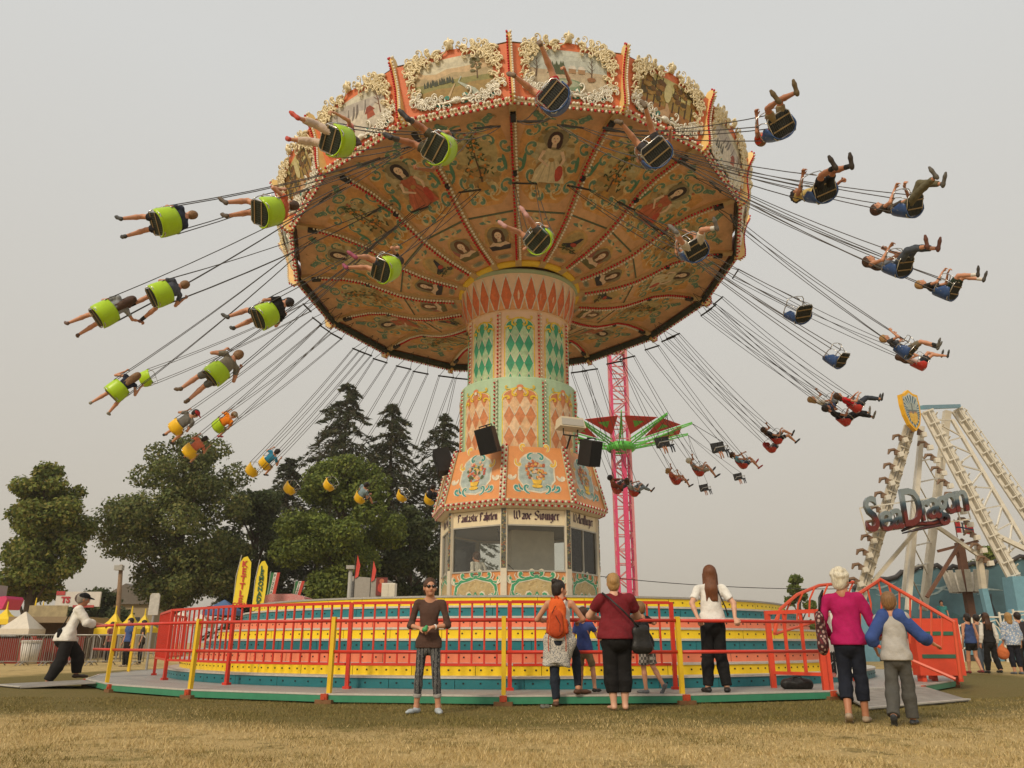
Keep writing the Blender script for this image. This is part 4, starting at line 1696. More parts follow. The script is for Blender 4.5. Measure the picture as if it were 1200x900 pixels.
for k, a in enumerate(FA):
    Mk = MP @ RZ(radians(a) + PW / 2)
    t = thing('fence_panel', FEN_L[k], 'fence', Mk @ T(0, -RF, .13), group='inner red fence panels')
    part('post', fpost, t, Mk)
    if k == len(FA) - 1:
        part('post', fpost, t, Mk @ T(dv.x, dv.y, 0))
    part('top_rail', ftop, t, Mk)
    part('bottom_rail', fbot, t, Mk)
    if k == 0:
        mb = MB()
        mb.beam(Vector((0, 0, .515)), Vector((0, 0, 1.42)), .026, .026)
        fbal = mb.mesh('baluster', red_p)
    for i in range(1, NBAL + 1):
        q = chA + dv * (i / (NBAL + 1))
        part('baluster', fbal, t, Mk @ T(q.x, q.y, 0))

# ---- gate frames and stair rails by the ramp
gm = mat('gate_red', (.70, .075, .035), .35, var=.12)


def bars(name, label, cat, pieces, M0, m=None):
    """pieces: list of (part name, [points], radius)"""
    t_ = thing(name, label, cat, M0)
    inv = M0.inverted()
    for nm, pts, r in pieces:
        mb = MB()
        pts = [inv @ Vector(p) for p in pts]
        if len(pts) == 2:
            mb.beam(pts[0], pts[1], r * 2, r * 2)
        else:
            mb.path(pts, r, 6)
        part(nm, mb.mesh(nm, m or gm), t_)
    return t_


def on_line(A, B, t_, z):
    p = A.lerp(B, t_)
    return Vector((p.x, p.y, z))


def gate(name, label, A, B, z0, z1, nb, legs=True, rb=.022, bz=None):
    bz = bz if bz is not None else z0
    pcs = [('post', [on_line(A, B, 0, .13 if legs else z0), on_line(A, B, 0, z1)], .04), ('post', [on_line(A, B, 1, .13 if legs else z0), on_line(A, B, 1, z1)], .04),
           ('top_rail', [on_line(A, B, .02, z1 - .03), on_line(A, B, .98, z1 - .03)], .03), ('bottom_rail', [on_line(A, B, .02, bz + .03), on_line(A, B, .98, bz + .03)], .025)]
    for i in range(1, nb + 1):
        pcs.append(('bar', [on_line(A, B, i / (nb + 1), bz + .055), on_line(A, B, i / (nb + 1), z1 - .06)], rb))
    return bars(name, label, 'gate', pcs, T(A.x, A.y, .13))


gA, gB, gC = at_z(907, 806, .13), at_z(968, 809, .13), at_z(1010, 800, .13)
gate('barred_gate', 'red open gate frame behind the black bag', gA, gB, .13, 1.33, 2, bz=.33)
gate('barred_gate', 'red gate frame holding the white lettered board', gB + Vector((.09, .05, 0)), at_z(1002, 798, .13), .13, 1.30, 1, bz=.3)
gate('barred_gate', 'red barred gate beside the boy in the raglan shirt', at_z(1043, 798, .13), at_z(1092, 796, .13), .13, 1.28, 5, bz=.35)
gate('barred_gate', 'last red barred gate leaf next to the strolling crowd', at_z(1096, 798, .13), at_z(1124, 795, .13), .13, 1.18, 3, bz=.32)
# solid red box behind the gate
pA, pB = at_y(1080, 760, 15.9), at_y(1116, 760, 15.9)
t = thing('gate_box', 'solid red metal cabinet with louvred slots behind the barred gate', 'cabinet', T((pA.x + pB.x) / 2, 15.95, .13))
mb = MB()
mb.box((0, 0, .62), (.85, .3, 1.02))
part('cabinet', mb.mesh('cabinet', gm), t)
for z in (.45, .86):
    mb = MB()
    mb.box((-.02, -.156, z), (.66, .015, .07))
    part('slot', mb.mesh('slot', mat('slot_green', (.04, .14, .09), .5)), t)
for s in (-.34, .34):
    mb = MB()
    mb.box((s, 0, .055), (.08, .2, .11))
    part('foot', mb.mesh('foot', gm), t)
# curved stair rails
or_p = mat('rail_orange_red', (.66, .09, .035), .38)
L0 = [at_y(908, 742, 14.6), at_y(914, 714, 14.7), at_y(934, 697, 15.0), at_y(960, 686, 15.4), at_y(1000, 682, 15.8)]
pcs = [('top_rail', L0, .03)]
for i in range(7):
    tt = i / 6
    x = np.interp(tt, [0, .25, .5, .75, 1], [914, 934, 955, 978, 1000])
    y = np.interp(x, [914, 934, 960, 1000], [714, 697, 686, 682])
    d = np.interp(x, [914, 1000], [14.7, 15.8])
    A_ = at_y(x, y, d)
    pcs.append(('baluster', [A_, at_y(x - 6, y + 14, d - .02), at_y(x - 7, y + 30 + 10 * tt, d - .02)], .018))
pcs.append(('lower_rail', [at_y(908, 743, 14.6), at_y(950, 730, 15.2), at_y(995, 718, 15.7)], .024))
bars('stair_railing', 'curved red stair rail rising behind the white-haired woman', 'railing', pcs, T(L0[0].x, L0[0].y, .5), or_p)
L1 = [at_y(1000, 700, 15.0), at_y(1032, 679, 15.4), at_y(1075, 704, 14.8), at_y(1118, 729, 14.3), at_y(1126, 796, 14.3)]
pcs = [('top_rail', L1, .035)]
for i in range(9):
    x = 1004 + 12.5 * i
    y = np.interp(x, [1000, 1032, 1075, 1118], [700, 679, 704, 729])
    d = np.interp(x, [1000, 1032, 1118], [15.0, 15.4, 14.3])
    q = [at_y(x, y, d), at_y(x + (4 if i < 4 else 0), y + 18, d), at_y(x + (4 if i < 4 else 0), 748 + 1.2 * i, d)]
    pcs.append(('baluster', q, .018))
pcs.append(('lower_rail', [at_y(1000, 745, 15.0), at_y(1060, 770, 14.8), at_y(1120, 796, 14.3)], .03))
bars('stair_railing', 'pointed red stair rail sloping down past the solid red cabinet', 'railing', pcs, T(L1[0].x, L1[0].y, .5), or_p)

# white board with upright black lettering
sA = at_y(966, 722, 13.75)
t = thing('gate_sign', 'white board with upright black letters on the red gate, behind the floral bag', 'sign', T(at_y(984, 750, 13.72).x, 13.72, .3))
mb = MB()
for s in (-1, 1):
    mb.box((s * .135, 0, .49), (.235, .02, .98))
mb.box((0, .02, .49), (.54, .015, 1.0))
part('board', mb.mesh('board', mat('sign_white', (.78, .76, .70), .4, var=.06)), t)
for (c, x, z) in (('n', -.20, .22), ('g', -.20, .06), ('t', .08, .10)):
    q = nib_text(c, GLY[c][0] * .17, x, z, (.02, .02, .02), .16)
    part('letter', q.mesh('letter', PAINT, lambda u, v, d: (u, -.011 - d, v), lift=.0002, base=.002), t)
# ================================================================= figures: smooth-blended bodies meshed from distance fields
def _v(p):
    return np.array(p, dtype=np.float32)


class Fig:
    def __init__(self):
        self.g = {}                            # group -> list of primitives
        self.wr = {}                           # group -> wrinkle amplitude
        self.clip = {}                         # group -> [(point, normal)] cut away beyond the plane

    def rc(self, g, a, b, ra, rb, k=.02, flat=None, cut=False, cut0=False):
        self.g.setdefault(g, []).append(('rc', _v(a), _v(b), ra, rb, k, flat, cut, cut0))

    def ell(self, g, c, r, k=.02, R=None, sub=False):
        self.g.setdefault(g, []).append(('el', _v(c), _v(r), k, None if R is None else np.array(R, dtype=np.float32), sub))

    def field(self, g, vox):
        P = self.g[g]
        lo, hi = np.full(3, 9e9), np.full(3, -9e9)
        for q in P:
            if q[0] == 'rc':
                m = max(q[3], q[4])
                lo = np.minimum(lo, np.minimum(q[1], q[2]) - m)
                hi = np.maximum(hi, np.maximum(q[1], q[2]) + m)
            elif not q[5]:
                m = float(q[2].max())
                lo, hi = np.minimum(lo, q[1] - m), np.maximum(hi, q[1] + m)
        lo -= 2.5 * vox
        hi += 2.5 * vox
        n = np.ceil((hi - lo) / vox).astype(int) + 1
        F = np.full(n, 0.2, dtype=np.float32)
        ax = [(lo[i] + vox * np.arange(n[i])).astype(np.float32) for i in range(3)]
        for q in P:
            if q[0] == 'rc':
                _, a, b, ra, rb, k, flat, cut, cut0 = q
                m = max(ra, rb) + k + 2 * vox
                l, h_ = np.minimum(a, b) - m, np.maximum(a, b) + m
            else:
                _, c, r, k, R, sub = q
                m = float(r.max()) + k + 2 * vox
                l, h_ = c - m, c + m
            i0 = np.clip(np.floor((l - lo) / vox).astype(int), 0, n)
            i1 = np.clip(np.ceil((h_ - lo) / vox).astype(int) + 1, 0, n)
            if (i1 <= i0).any():
                continue
            sl = tuple(slice(i0[i], i1[i]) for i in range(3))
            X = ax[0][sl[0]][:, None, None]
            Y = ax[1][sl[1]][None, :, None]
            Z = ax[2][sl[2]][None, None, :]
            if q[0] == 'rc':
                px, py, pz = X - a[0], Y - a[1], Z - a[2]
                sc = 1.0
                ba = b - a
                if flat is not None:
                    axv, fac = _v(flat[0]), flat[1]
                    e = (px * axv[0] + py * axv[1] + pz * axv[2]) * (1 / fac - 1)
                    px, py, pz = px + axv[0] * e, py + axv[1] * e, pz + axv[2] * e
                    ba = ba + axv * (float(ba @ axv) * (1 / fac - 1))
                    sc = fac
                L2 = float(ba @ ba) + 1e-9
                t0 = (px * ba[0] + py * ba[1] + pz * ba[2]) / L2
                t = np.clip(t0, 0, 1)
                d = np.sqrt((px - ba[0] * t) ** 2 + (py - ba[1] * t) ** 2 + (pz - ba[2] * t) ** 2) - (ra + (rb - ra) * t)
                if sc != 1.0:
                    d = d * (sc ** .5)
                if cut:
                    d = np.maximum(d, (t0 - 1) * L2 ** .5)
                if cut0:
                    d = np.maximum(d, -t0 * L2 ** .5)
            else:
                px, py, pz = X - c[0], Y - c[1], Z - c[2]
                if R is not None:
                    px, py, pz = (R[0, 0] * px + R[1, 0] * py + R[2, 0] * pz, R[0, 1] * px + R[1, 1] * py + R[2, 1] * pz, R[0, 2] * px + R[1, 2] * py + R[2, 2] * pz)
                qx, qy, qz = px / r[0], py / r[1], pz / r[2]
                k0 = np.sqrt(qx * qx + qy * qy + qz * qz)
                k1 = np.sqrt((qx / r[0]) ** 2 + (qy / r[1]) ** 2 + (qz / r[2]) ** 2) + 1e-6
                d = k0 * (k0 - 1) / k1
                if sub:
                    F[sl] = np.maximum(F[sl], -d)
                    continue
            f0 = F[sl]
            if k > 0:
                hh = np.clip(.5 + .5 * (f0 - d) / k, 0, 1)
                F[sl] = f0 + (d - f0) * hh - k * hh * (1 - hh)
            else:
                F[sl] = np.minimum(f0, d)
        w = self.wr.get(g, 0)
        if w:
            X, Y, Z = ax[0][:, None, None], ax[1][None, :, None], ax[2][None, None, :]
            q1 = np.sin(21 * X + 9 * Z + 2 * np.sin(13 * Z)) * np.sin(17 * Y - 14 * Z + 1)
            q2 = np.abs(np.sin(15 * Z + 9 * X + 2.4 * np.sin(7 * Y + 5 * X))) ** 3 * np.sin(6 * X + 4 * Z + 1.3)
            F += w * (q1 + .7 * np.sin(31 * Z + 15 * X + 3 * np.sin(9 * Y)) - 1.6 * q2)
        for pt, nn in self.clip.get(g, []):
            X, Y, Z = ax[0][:, None, None], ax[1][None, :, None], ax[2][None, None, :]
            F = np.maximum(F, ((X - pt[0]) * nn[0] + (Y - pt[1]) * nn[1] + (Z - pt[2]) * nn[2]).astype(np.float32))
        return F, lo, vox

    def mesh(self, g, name, m, vox):
        F, lo, vox = self.field(g, vox)
        ins = F < 0
        nx, ny, nz = F.shape
        c = np.zeros((nx - 1, ny - 1, nz - 1), dtype=np.int8)
        for dx in (0, 1):
            for dy in (0, 1):
                for dz in (0, 1):
                    c += ins[dx:nx - 1 + dx, dy:ny - 1 + dy, dz:nz - 1 + dz]
        act = np.argwhere((c > 0) & (c < 8))
        if len(act) == 0:
            return None
        idx = np.full(c.shape, -1, dtype=np.int32)
        idx[act[:, 0], act[:, 1], act[:, 2]] = np.arange(len(act))
        pos = np.zeros((len(act), 3))
        cnt = np.zeros(len(act))
        for axis in range(3):
            o1, o2 = [(1, 2), (0, 2), (0, 1)][axis]
            for u in (0, 1):
                for v in (0, 1):
                    a = act.copy()
                    a[:, o1] += u
                    a[:, o2] += v
                    b = a.copy()
                    b[:, axis] += 1
                    fa, fb = F[a[:, 0], a[:, 1], a[:, 2]], F[b[:, 0], b[:, 1], b[:, 2]]
                    x = (fa < 0) != (fb < 0)
                    t = fa[x] / (fa[x] - fb[x])
                    pp = a[x].astype(float)
                    pp[:, axis] += t
                    pos[x] += pp
                    cnt[x] += 1
        V = pos / cnt[:, None] * vox + lo
        quads = []
        for axis in range(3):
            o1, o2 = [(1, 2), (2, 0), (0, 1)][axis]
            s0 = [slice(None)] * 3
            s1 = [slice(None)] * 3
            s0[axis], s1[axis] = slice(0, -1), slice(1, None)
            d = ins[tuple(s0)].astype(np.int8) - ins[tuple(s1)].astype(np.int8)
            e = np.argwhere(d != 0)
            sg = d[e[:, 0], e[:, 1], e[:, 2]]
            ok = (e[:, o1] > 0) & (e[:, o2] > 0)
            e, sg = e[ok], sg[ok]
            ok = (e[:, o1] < c.shape[o1]) & (e[:, o2] < c.shape[o2])
            e, sg = e[ok], sg[ok]
            q = []
            for u, v in ((1, 1), (0, 1), (0, 0), (1, 0)):
                a = e.copy()
                a[:, o1] -= u
                a[:, o2] -= v
                q.append(idx[a[:, 0], a[:, 1], a[:, 2]])
            q = np.stack(q, 1)
            q[sg < 0] = q[sg < 0][:, ::-1]
            quads.append(q)
        Q = np.concatenate(quads)
        Q = Q[(Q >= 0).all(1)]
        me = bpy.data.meshes.new(name)
        me.vertices.add(len(V))
        me.vertices.foreach_set('co', V.astype(np.float32).ravel())
        me.loops.add(len(Q) * 4)
        me.loops.foreach_set('vertex_index', Q.astype(np.int32).ravel())
        me.polygons.add(len(Q))
        me.polygons.foreach_set('loop_start', np.arange(0, len(Q) * 4, 4, dtype=np.int32))
        me.polygons.foreach_set('use_smooth', np.ones(len(Q), dtype=bool))
        me.materials.append(m)
        me.update(calc_edges=True)
        return me


def V3(*a):
    return Vector(a)


SKIN = mat('skin', (.56, .27, .16), .5, var=.08, scale=9)
SKIN_T = mat('skin_tan', (.42, .18, .095), .5, var=.08, scale=9)
SKIN_P = mat('skin_pale', (.64, .36, .24), .5, var=.08, scale=9)
EYE_M = mat('eye_dark', (.02, .015, .012), .2, var=0)
LIP_M = mat('lips', (.40, .11, .09), .5, var=0)


def cloth(name, col, var=.16, rough=.85):
    return mat('cloth_' + name, col, rough, var=var, scale=11, bump=.7, bscale=15, spec=.2)


def hairm(name, col):
    """hair: long thin streaks of lighter and darker strands"""
    m = mat('hair_' + name, col, .5, var=.45, scale=1.0, bump=.6, bscale=1.0)
    t = m.node_tree
    tcn = [n for n in t.nodes if n.type == 'TEX_COORD'][0]
    mp = t.nodes.new('ShaderNodeMapping')
    mp.inputs['Scale'].default_value = (90, 90, 9)
    t.links.new(tcn.outputs['Object'], mp.inputs[0])
    for n in t.nodes:
        if n.type == 'TEX_NOISE':
            t.links.new(mp.outputs[0], n.inputs['Vector'])
    return m


HAIR = {'brown': hairm('brown', (.075, .032, .014)), 'dark': hairm('dark', (.02, .012, .009)), 'blond': hairm('blond', (.42, .24, .085)),
        'sandy': hairm('sandy', (.24, .125, .05)), 'white': hairm('white', (.72, .66, .52)), 'auburn': hairm('auburn', (.17, .06, .022)), 'grey': hairm('grey', (.28, .25, .21))}


def hand(f, g, w, d, n, S=1.0, curl=.5, thumb=None):
    """palm, four bent fingers and a thumb; w wrist, d pointing direction, n palm normal (fingers bend towards it)"""
    d, n = Vector(d).normalized(), Vector(n)
    n = (n - d * n.dot(d)).normalized()
    s = d.cross(n)
    if thumb is not None and s.dot(Vector(thumb)) < 0:
        s = -s
    w = Vector(w)
    f.rc(g, w, w + d * .045 * S, .019 * S, .024 * S, .012, (n, .62))
    f.rc(g, w + d * .04 * S, w + d * .085 * S, .030 * S, .034 * S, .012, (n, .5))
    for i, L in enumerate((.070, .078, .073, .058)):
        o = s * ((1.5 - i) * .0205 * S)
        a = w + d * .085 * S + o
        b = a + (d * cos(curl * .9) + n * sin(curl * .9)) * L * .5 * S
        c = b + (d * cos(curl * 2.0) + n * sin(curl * 2.0)) * L * .5 * S
        f.rc(g, a, b, .0095 * S, .009 * S, .003)
        f.rc(g, b, c, .009 * S, .0075 * S, .003)
    a = w + d * .03 * S + s * .025 * S
    b = a + (d * .7 + s * .6 + n * .3 * curl).normalized() * .035 * S
    c = b + (d * .9 + s * .1 + n * .6 * curl).normalized() * .03 * S
    f.rc(g, a, b, .013 * S, .011 * S, .006)
    f.rc(g, b, c, .011 * S, .008 * S, .004)


def make_head(f, c, fwd, up, s, hair, face=True):
    """head about c; s: head scale (1 = 0.23 m tall); returns the rotation"""
    fwd, up = Vector(fwd).normalized(), Vector(up).normalized()
    up = (up - fwd * up.dot(fwd)).normalized()
    rt = fwd.cross(up)
    R = Matrix((rt, fwd, up)).transposed()
    P = lambda x, y, z: Vector(c) + R @ Vector((x * s, y * s, z * s))
    f.ell('body', P(0, -.012, .022), (.076 * s, .096 * s, .093 * s), .02, R)
    f.ell('body', P(0, .022, -.04), (.058 * s, .070 * s, .074 * s), .03, R)
    f.ell('body', P(0, .062, -.088), (.022 * s, .02 * s, .018 * s), .025, R)
    f.rc('body', P(0, .085, .012), P(0, .104, -.028), .010 * s, .015 * s, .012)
    for x in (-1, 1):
        f.ell('body', P(x * .078, -.012, -.008), (.012 * s, .022 * s, .034 * s), .008, R)
        f.ell('body', P(x * .033, .100, .008), (.017 * s, .016 * s, .011 * s), .0, R, True)
        f.ell('body', P(x * .040, .068, -.035), (.022 * s, .02 * s, .022 * s), .02, R)
    if hair in ('short', 'crop', 'pony', 'bun', 'long', 'bob', 'curly', 'updo'):
        t = .014 if hair == 'crop' else .020
        if hair in ('pony', 'bun', 'updo'):
            f.ell('hair', P(0, -.026, .034), (.088 * s, .106 * s, .103 * s), .01, R)
        else:
            f.ell('hair', P(0, -.022, .032), ((.076 + t) * s, (.096 + t) * s, (.090 + t) * s), .01, R)
        if hair in ('curly',):
            rn = random.Random(4)
            for i in range(40):
                a, b = rn.uniform(0, 2 * pi), rn.uniform(-.2, 1.4)
                f.ell('hair', P(.085 * cos(b) * cos(a), -.03 + .1 * cos(b) * sin(a), .05 + .095 * sin(b)), (.026 * s,) * 3, .012)
        if hair == 'crop' or hair == 'short':
            f.ell('hair', P(0, -.06, -.02), (.074 * s, .058 * s, .075 * s), .02, R)
        else:
            f.ell('hair', P(0, -.055, -.03), (.080 * s, .066 * s, .085 * s), .02, R)
        # keep the face free
        f.ell('hair', P(0, .125, -.028 if hair in ('pony', 'bun', 'updo', 'long', 'curly') else -.042), (.094 * s, .092 * s, (.125 if hair in ('pony', 'bun', 'updo') else .110) * s), 0, R, True)
        if hair in ('short', 'crop', 'bun', 'pony', 'updo'):
            f.ell('hair', P(0, .05, -.14), (.13 * s, .13 * s, .075 * s), 0, R, True)
        if hair == 'bun':
            f.ell('hair', P(0, -.095, .105), (.048 * s, .045 * s, .045 * s), .015, R)
        if hair == 'updo':
            f.ell('hair', P(0, -.105, .02), (.055 * s, .045 * s, .06 * s), .015, R)
        if hair == 'pony':
            f.rc('hair', P(0, -.115, .05), P(0, -.150, .0), .022 * s, .030 * s, .01)
            f.rc('hair', P(0, -.150, .0), P(0, -.125, -.20), .032 * s, .012 * s, .01)
        if hair == 'long':
            f.rc('hair', P(0, -.07, -.02), P(0, -.105, -.20), .078 * s, .085 * s, .03, (fwd, .6))
            f.rc('hair', P(0, -.105, -.20), P(.02, -.105, -.33), .080 * s, .045 * s, .03, (fwd, .5))
            for x in (-1, 1):
                f.rc('hair', P(x * .082, -.01, 0), P(x * .085, -.02, -.20), .025 * s, .024 * s, .02)
                f.rc('hair', P(x * .05, -.09, -.22), P(x * .07, -.1, -.36), .035 * s, .012 * s, .02)
        if hair == 'bob':
            f.rc('hair', P(0, -.05, 0), P(0, -.065, -.13), .085 * s, .080 * s, .03, (fwd, .75))
            for x in (-1, 1):
                f.rc('hair', P(x * .082, .0, 0), P(x * .082, .0, -.11), .022 * s, .02 * s, .02)
    return R, P


def person(label, M, f, mats, vox, face=None, group=None, names=None):
    """mats: group -> material; 'body' is the person's own mesh"""
    nm = {'top': 'shirt', 'bottom': 'trousers', 'shoe_l': 'shoe', 'shoe_r': 'shoe', 'sock_l': 'sock', 'sock_r': 'sock'}
    nm.update(names or {})
    vox = vox * (1.14 if vox < .0125 else 1.0)
    me = f.mesh('body', 'person', mats['body'], vox)
    t = thing('person', label, 'person', M, group, me)
    for g in f.g:
        if g == 'body':
            continue
        me = f.mesh(g, nm.get(g, g), mats[g], vox * (.85 if g.startswith('shoe') else 1))
        if me:
            part(nm.get(g, g), me, t)
    if face:
        P, R, s = face
        for x in (-1, 1):
            mb = MB()
            mb.ball((0, 0, 0), (.011 * s, .006 * s, .006 * s), 6, 4)
            part('eye', mb.mesh('eye', EYE_M, True), t, M @ T(*P(x * .033, .087, .008)) @ R.to_4x4())
        mb = MB()
        mb.ball((0, 0, 0), (.021 * s, .006 * s, .006 * s), 6, 4)
        part('mouth', mb.mesh('mouth', LIP_M, True), t, M @ T(*P(0, .091, -.055)) @ R.to_4x4())
    return t


def torso(f, g, pel, waist, chest, neck, shl, shr, r, fwd, k=.05, inf=0.0, low=0.0):
    """r = (hip, waist, chest) half widths"""
    fl = (fwd, .66)
    side = (Vector(shr) - Vector(shl)).normalized()
    hx = max(0, r[0] - .11)
    for s in (-1, 1):
        f.rc(g, Vector(pel) + side * s * (hx + .02) - Vector((0, 0, low)) * 1, Vector(waist) + side * s * max(0, r[1] - .1), min(.12, r[0]) + inf, min(.115, r[1]) + inf, k, fl)
        f.rc(g, Vector(waist) + side * s * max(0, r[1] - .1), Vector(chest) + side * s * max(.02, r[2] - .11), min(.115, r[1]) + inf, min(.118, r[2]) + inf, k, fl)
    q_ = min(1.0, r[2] / .118)
    mid = (Vector(shl) + Vector(shr)) * .5
    for s_ in (shl, shr):
        f.rc(g, Vector(s_).lerp(mid, .12), Vector(chest) + (Vector(s_) - Vector(chest)) * .2, .040 * q_ + inf, .072 * q_ + inf, k * .6, fl)
        f.rc(g, Vector(s_).lerp(mid, .12), Vector(neck) - (Vector(neck) - mid) * .15, .038 * q_ + inf, .040 * q_ + inf * .7, k * .6, fl)
    f.rc(g, Vector(chest) * .5 + mid * .5, Vector(neck), .072 * q_ + inf, .044 * q_ + inf * .6, k, fl)


def limb(f, g, a, b, c, r, inf=0.0, upto=2.0, k=.02, start=0.0, loose=0.0, bulge=True):
    """two-bone limb a-b-c with radii r = (ra, rb, rc); upto: how far down it goes (1 = middle joint, 2 = end)"""
    a, b, c = Vector(a), Vector(b), Vector(c)
    if start < 1:
        u = min(1, upto)
        f.rc(g, a.lerp(b, start), a.lerp(b, u), r[0] + (r[1] - r[0]) * start + inf, r[0] + (r[1] - r[0]) * u + inf + loose * u, k, cut=upto < 1, cut0=start > 0)
    if upto > 1:
        u = upto - 1
        st = max(0, start - 1)
        m = b.lerp(c, .33)
        rb = r[1] + inf + loose
        rcalf = r[1] * (1.04 if bulge else .92) + inf + loose
        rend = r[2] + inf + loose * 1.15
        if u > .33 and st < .33:
            f.rc(g, b.lerp(c, st), m, rb, rcalf, k, cut0=st > 0)
            e = b.lerp(c, u)
            tt = (u - .33) / .67
            f.rc(g, m, e, rcalf, rcalf + (rend - rcalf) * tt, k, cut=upto < 2)
        else:
            e0, e1 = b.lerp(c, max(st, 0)), b.lerp(c, u)
            f.rc(g, e0, e1, rb + (rend - rb) * st, rb + (rend - rb) * u, k, cut=upto < 2, cut0=st > 0)


def shoe(f, g, ank, toe, S=1.0, r=.040, sole=(0, 0, -1)):
    ank, toe = Vector(ank), Vector(toe)
    d = (toe - ank)
    so = Vector(sole).normalized()
    d = (d - so * d.dot(so))
    d.normalize()
    heel = ank - d * .035 * S + so * .045 * S
    ball_ = heel + d * .165 * S + so * .006 * S
    tip = heel + d * .225 * S + so * .010 * S
    f.rc(g, ank + so * .015, heel + d * .03 * S, r * .92 * S, r * .95 * S, .02)
    f.rc(g, heel, ball_, r * .95 * S, r * .98 * S, .02, (so, .8))
    f.rc(g, ball_, tip, r * .98 * S, r * .72 * S, .02, (so, .75))


def standing(label, loc, yaw, H=1.65, fat=1.0, skin=None, hair=('short', 'brown'), top=None, bottom=None, shoes=None, vox=.010,
             J=None, sleeve=.6, leglen=2.0, loose=.012, topinf=.012, face=False, hands=None, look=(0, 1, 0), lean=0.0, group=None,
             top_low=-.03, hem=None, tank=False, scoop=0.0, wr=.0045, extra=None, extra_m=None, feet=True, hipw=1.0, names=None, cap=None, toes=None, head_s=1.0):
    """a standing or walking person; J overrides joint positions (fractions of H: x, y forward, z)"""
    j = {'pel': (0, 0, .525), 'waist': (0, .0, .62), 'chest': (0, .005, .735), 'neck': (0, -.005, .845), 'head': (0, .012, .928),
         'shl': (-.102, 0, .808), 'shr': (.102, 0, .808), 'ell': (-.135, -.012, .635), 'elr': (.135, -.012, .635), 'wrl': (-.145, .03, .49), 'wrr': (.145, .03, .49),
         'hipl': (-.05, 0, .515), 'hipr': (.05, 0, .515), 'knl': (-.052, .012, .285), 'knr': (.052, .012, .285), 'anl': (-.055, -.012, .046), 'anr': (.055, -.012, .046),
         'tol': (-.065, .09, .02), 'tor': (.065, .09, .02)}
    if lean:
        for q in ('waist', 'chest', 'neck', 'head', 'shl', 'shr', 'ell', 'elr', 'wrl', 'wrr'):
            x, y, z = j[q]
            dz = z - .525
            j[q] = (x, y * cos(lean) + dz * sin(lean), .525 + dz * cos(lean) - y * sin(lean))
    j.update(J or {})
    j = {a: Vector(b) * H for a, b in j.items()}
    S = H / 1.68
    f = Fig()
    fwd = Vector((0, 1, 0))
    rr = (.128 * fat * S * hipw, .100 * fat * S, .118 * (1 + (fat - 1) * .8) * S)
    up_sp = (j['neck'] - j['pel']).normalized()
    fl = (fwd - up_sp * fwd.dot(up_sp)).normalized()
    torso(f, 'body', j['pel'], j['waist'], j['chest'], j['neck'], j['shl'], j['shr'], rr, fl)
    f.rc('body', j['neck'] - Vector((0, 0, .02)), j['head'] - Vector((0, .0, .05 * S)), .05 * S, .046 * S, .03)
    Rh, P = make_head(f, j['head'], look, (0, 0, 1), S * 1.0 * head_s, hair[0])
    fa = 1 + (fat - 1) * .7
    la, ll = (.042 * S * fa, .034 * S * fa, .023 * S), (.080 * S * fa, .050 * S * fa, .034 * S)
    for s in 'lr':
        limb(f, 'body', j['sh' + s], j['el' + s], j['wr' + s], la, bulge=False)
        limb(f, 'body', j['hip' + s], j['kn' + s], j['an' + s], ll)
        hd = (hands or {}).get(s)
        if hd is None:
            hd = ((j['wr' + s] - j['el' + s]), Vector((-1 if s == 'r' else 1, .3, 0)), .5)
        hand(f, 'body', j['wr' + s], hd[0], hd[1], S, hd[2], Vector((0, 1, .3)) if len(hd) < 4 else hd[3])
        d = j['to' + s] - j['an' + s]
        f.rc('body', j['an' + s], j['an' + s] + Vector((0, 0, -.02)), .034 * S, .034 * S, .02)
        if shoes:
            sol = (toes or {}).get(s, (0, 0, -1))
            shoe(f, 'shoe_' + s, j['an' + s], j['to' + s], S, sole=sol)
        else:
            f.rc('body', j['an' + s] + Vector((0, -.02, -.035)) * S, j['to' + s], .034 * S, .022 * S, .02, ((0, 0, 1), .8))
    mats = {'body': skin or SKIN, 'hair': HAIR[hair[1]], 'shoe_l': shoes, 'shoe_r': shoes}
    pl = j['pel']

    def hips(g, inf):
        for s in (-1, 1):
            f.rc(g, pl + Vector((s * max(0, rr[0] - .11), 0, -.06 * S)), pl + Vector((s * max(0, rr[0] - .12), 0, .07 * S)), min(.125, rr[0]) + inf, min(.12, rr[0] * .92) + inf, .04, (fl, .74))
        f.rc(g, pl + Vector((0, -.035 * S * fat, -.04)), pl + Vector((0, -.02, .03)), .10 * S * fat + inf, .09 * S * fat + inf, .05)
    if top:
        w_ = .42 if tank else 0.0
        md = (j['shl'] + j['shr']) / 2
        torso(f, 'top', pl + Vector((0, 0, .02)), j['waist'], j['chest'], j['neck'] - up_sp * .035, j['shl'].lerp(md, w_), j['shr'].lerp(md, w_), rr, fl, inf=topinf + .002)
        hips('top', topinf + .012)
        for s in 'lr':
            f.rc('top', j['hip' + s], j['hip' + s].lerp(j['kn' + s], .35), ll[0] + topinf + .012, ll[0] * .95 + topinf + .012, .03)
        hz = pl.z + (top_low if hem is None else hem)
        f.clip['top'] = [((0, 0, hz), (0, 0, -1))]
        if sleeve > 0:
            for s in 'lr':
                limb(f, 'top', j['sh' + s], j['el' + s], j['wr' + s], la, topinf, sleeve, loose=.006)
        if scoop:
            f.ell('top', j['neck'] + fl * .06 + Vector((0, 0, .01)), (.085 * S, .09 * S, scoop), 0, None, True)
        mats['top'] = top
        f.wr['top'] = wr
    if bottom:
        hips('bottom', .006)
        f.clip['bottom'] = [((0, 0, pl.z + .055 * H), (0, 0, 1))]
        for s in 'lr':
            limb(f, 'bottom', j['hip' + s], j['kn' + s], j['an' + s], ll, .007, leglen, loose=loose)
        mats['bottom'] = bottom
        f.wr['bottom'] = wr * .7
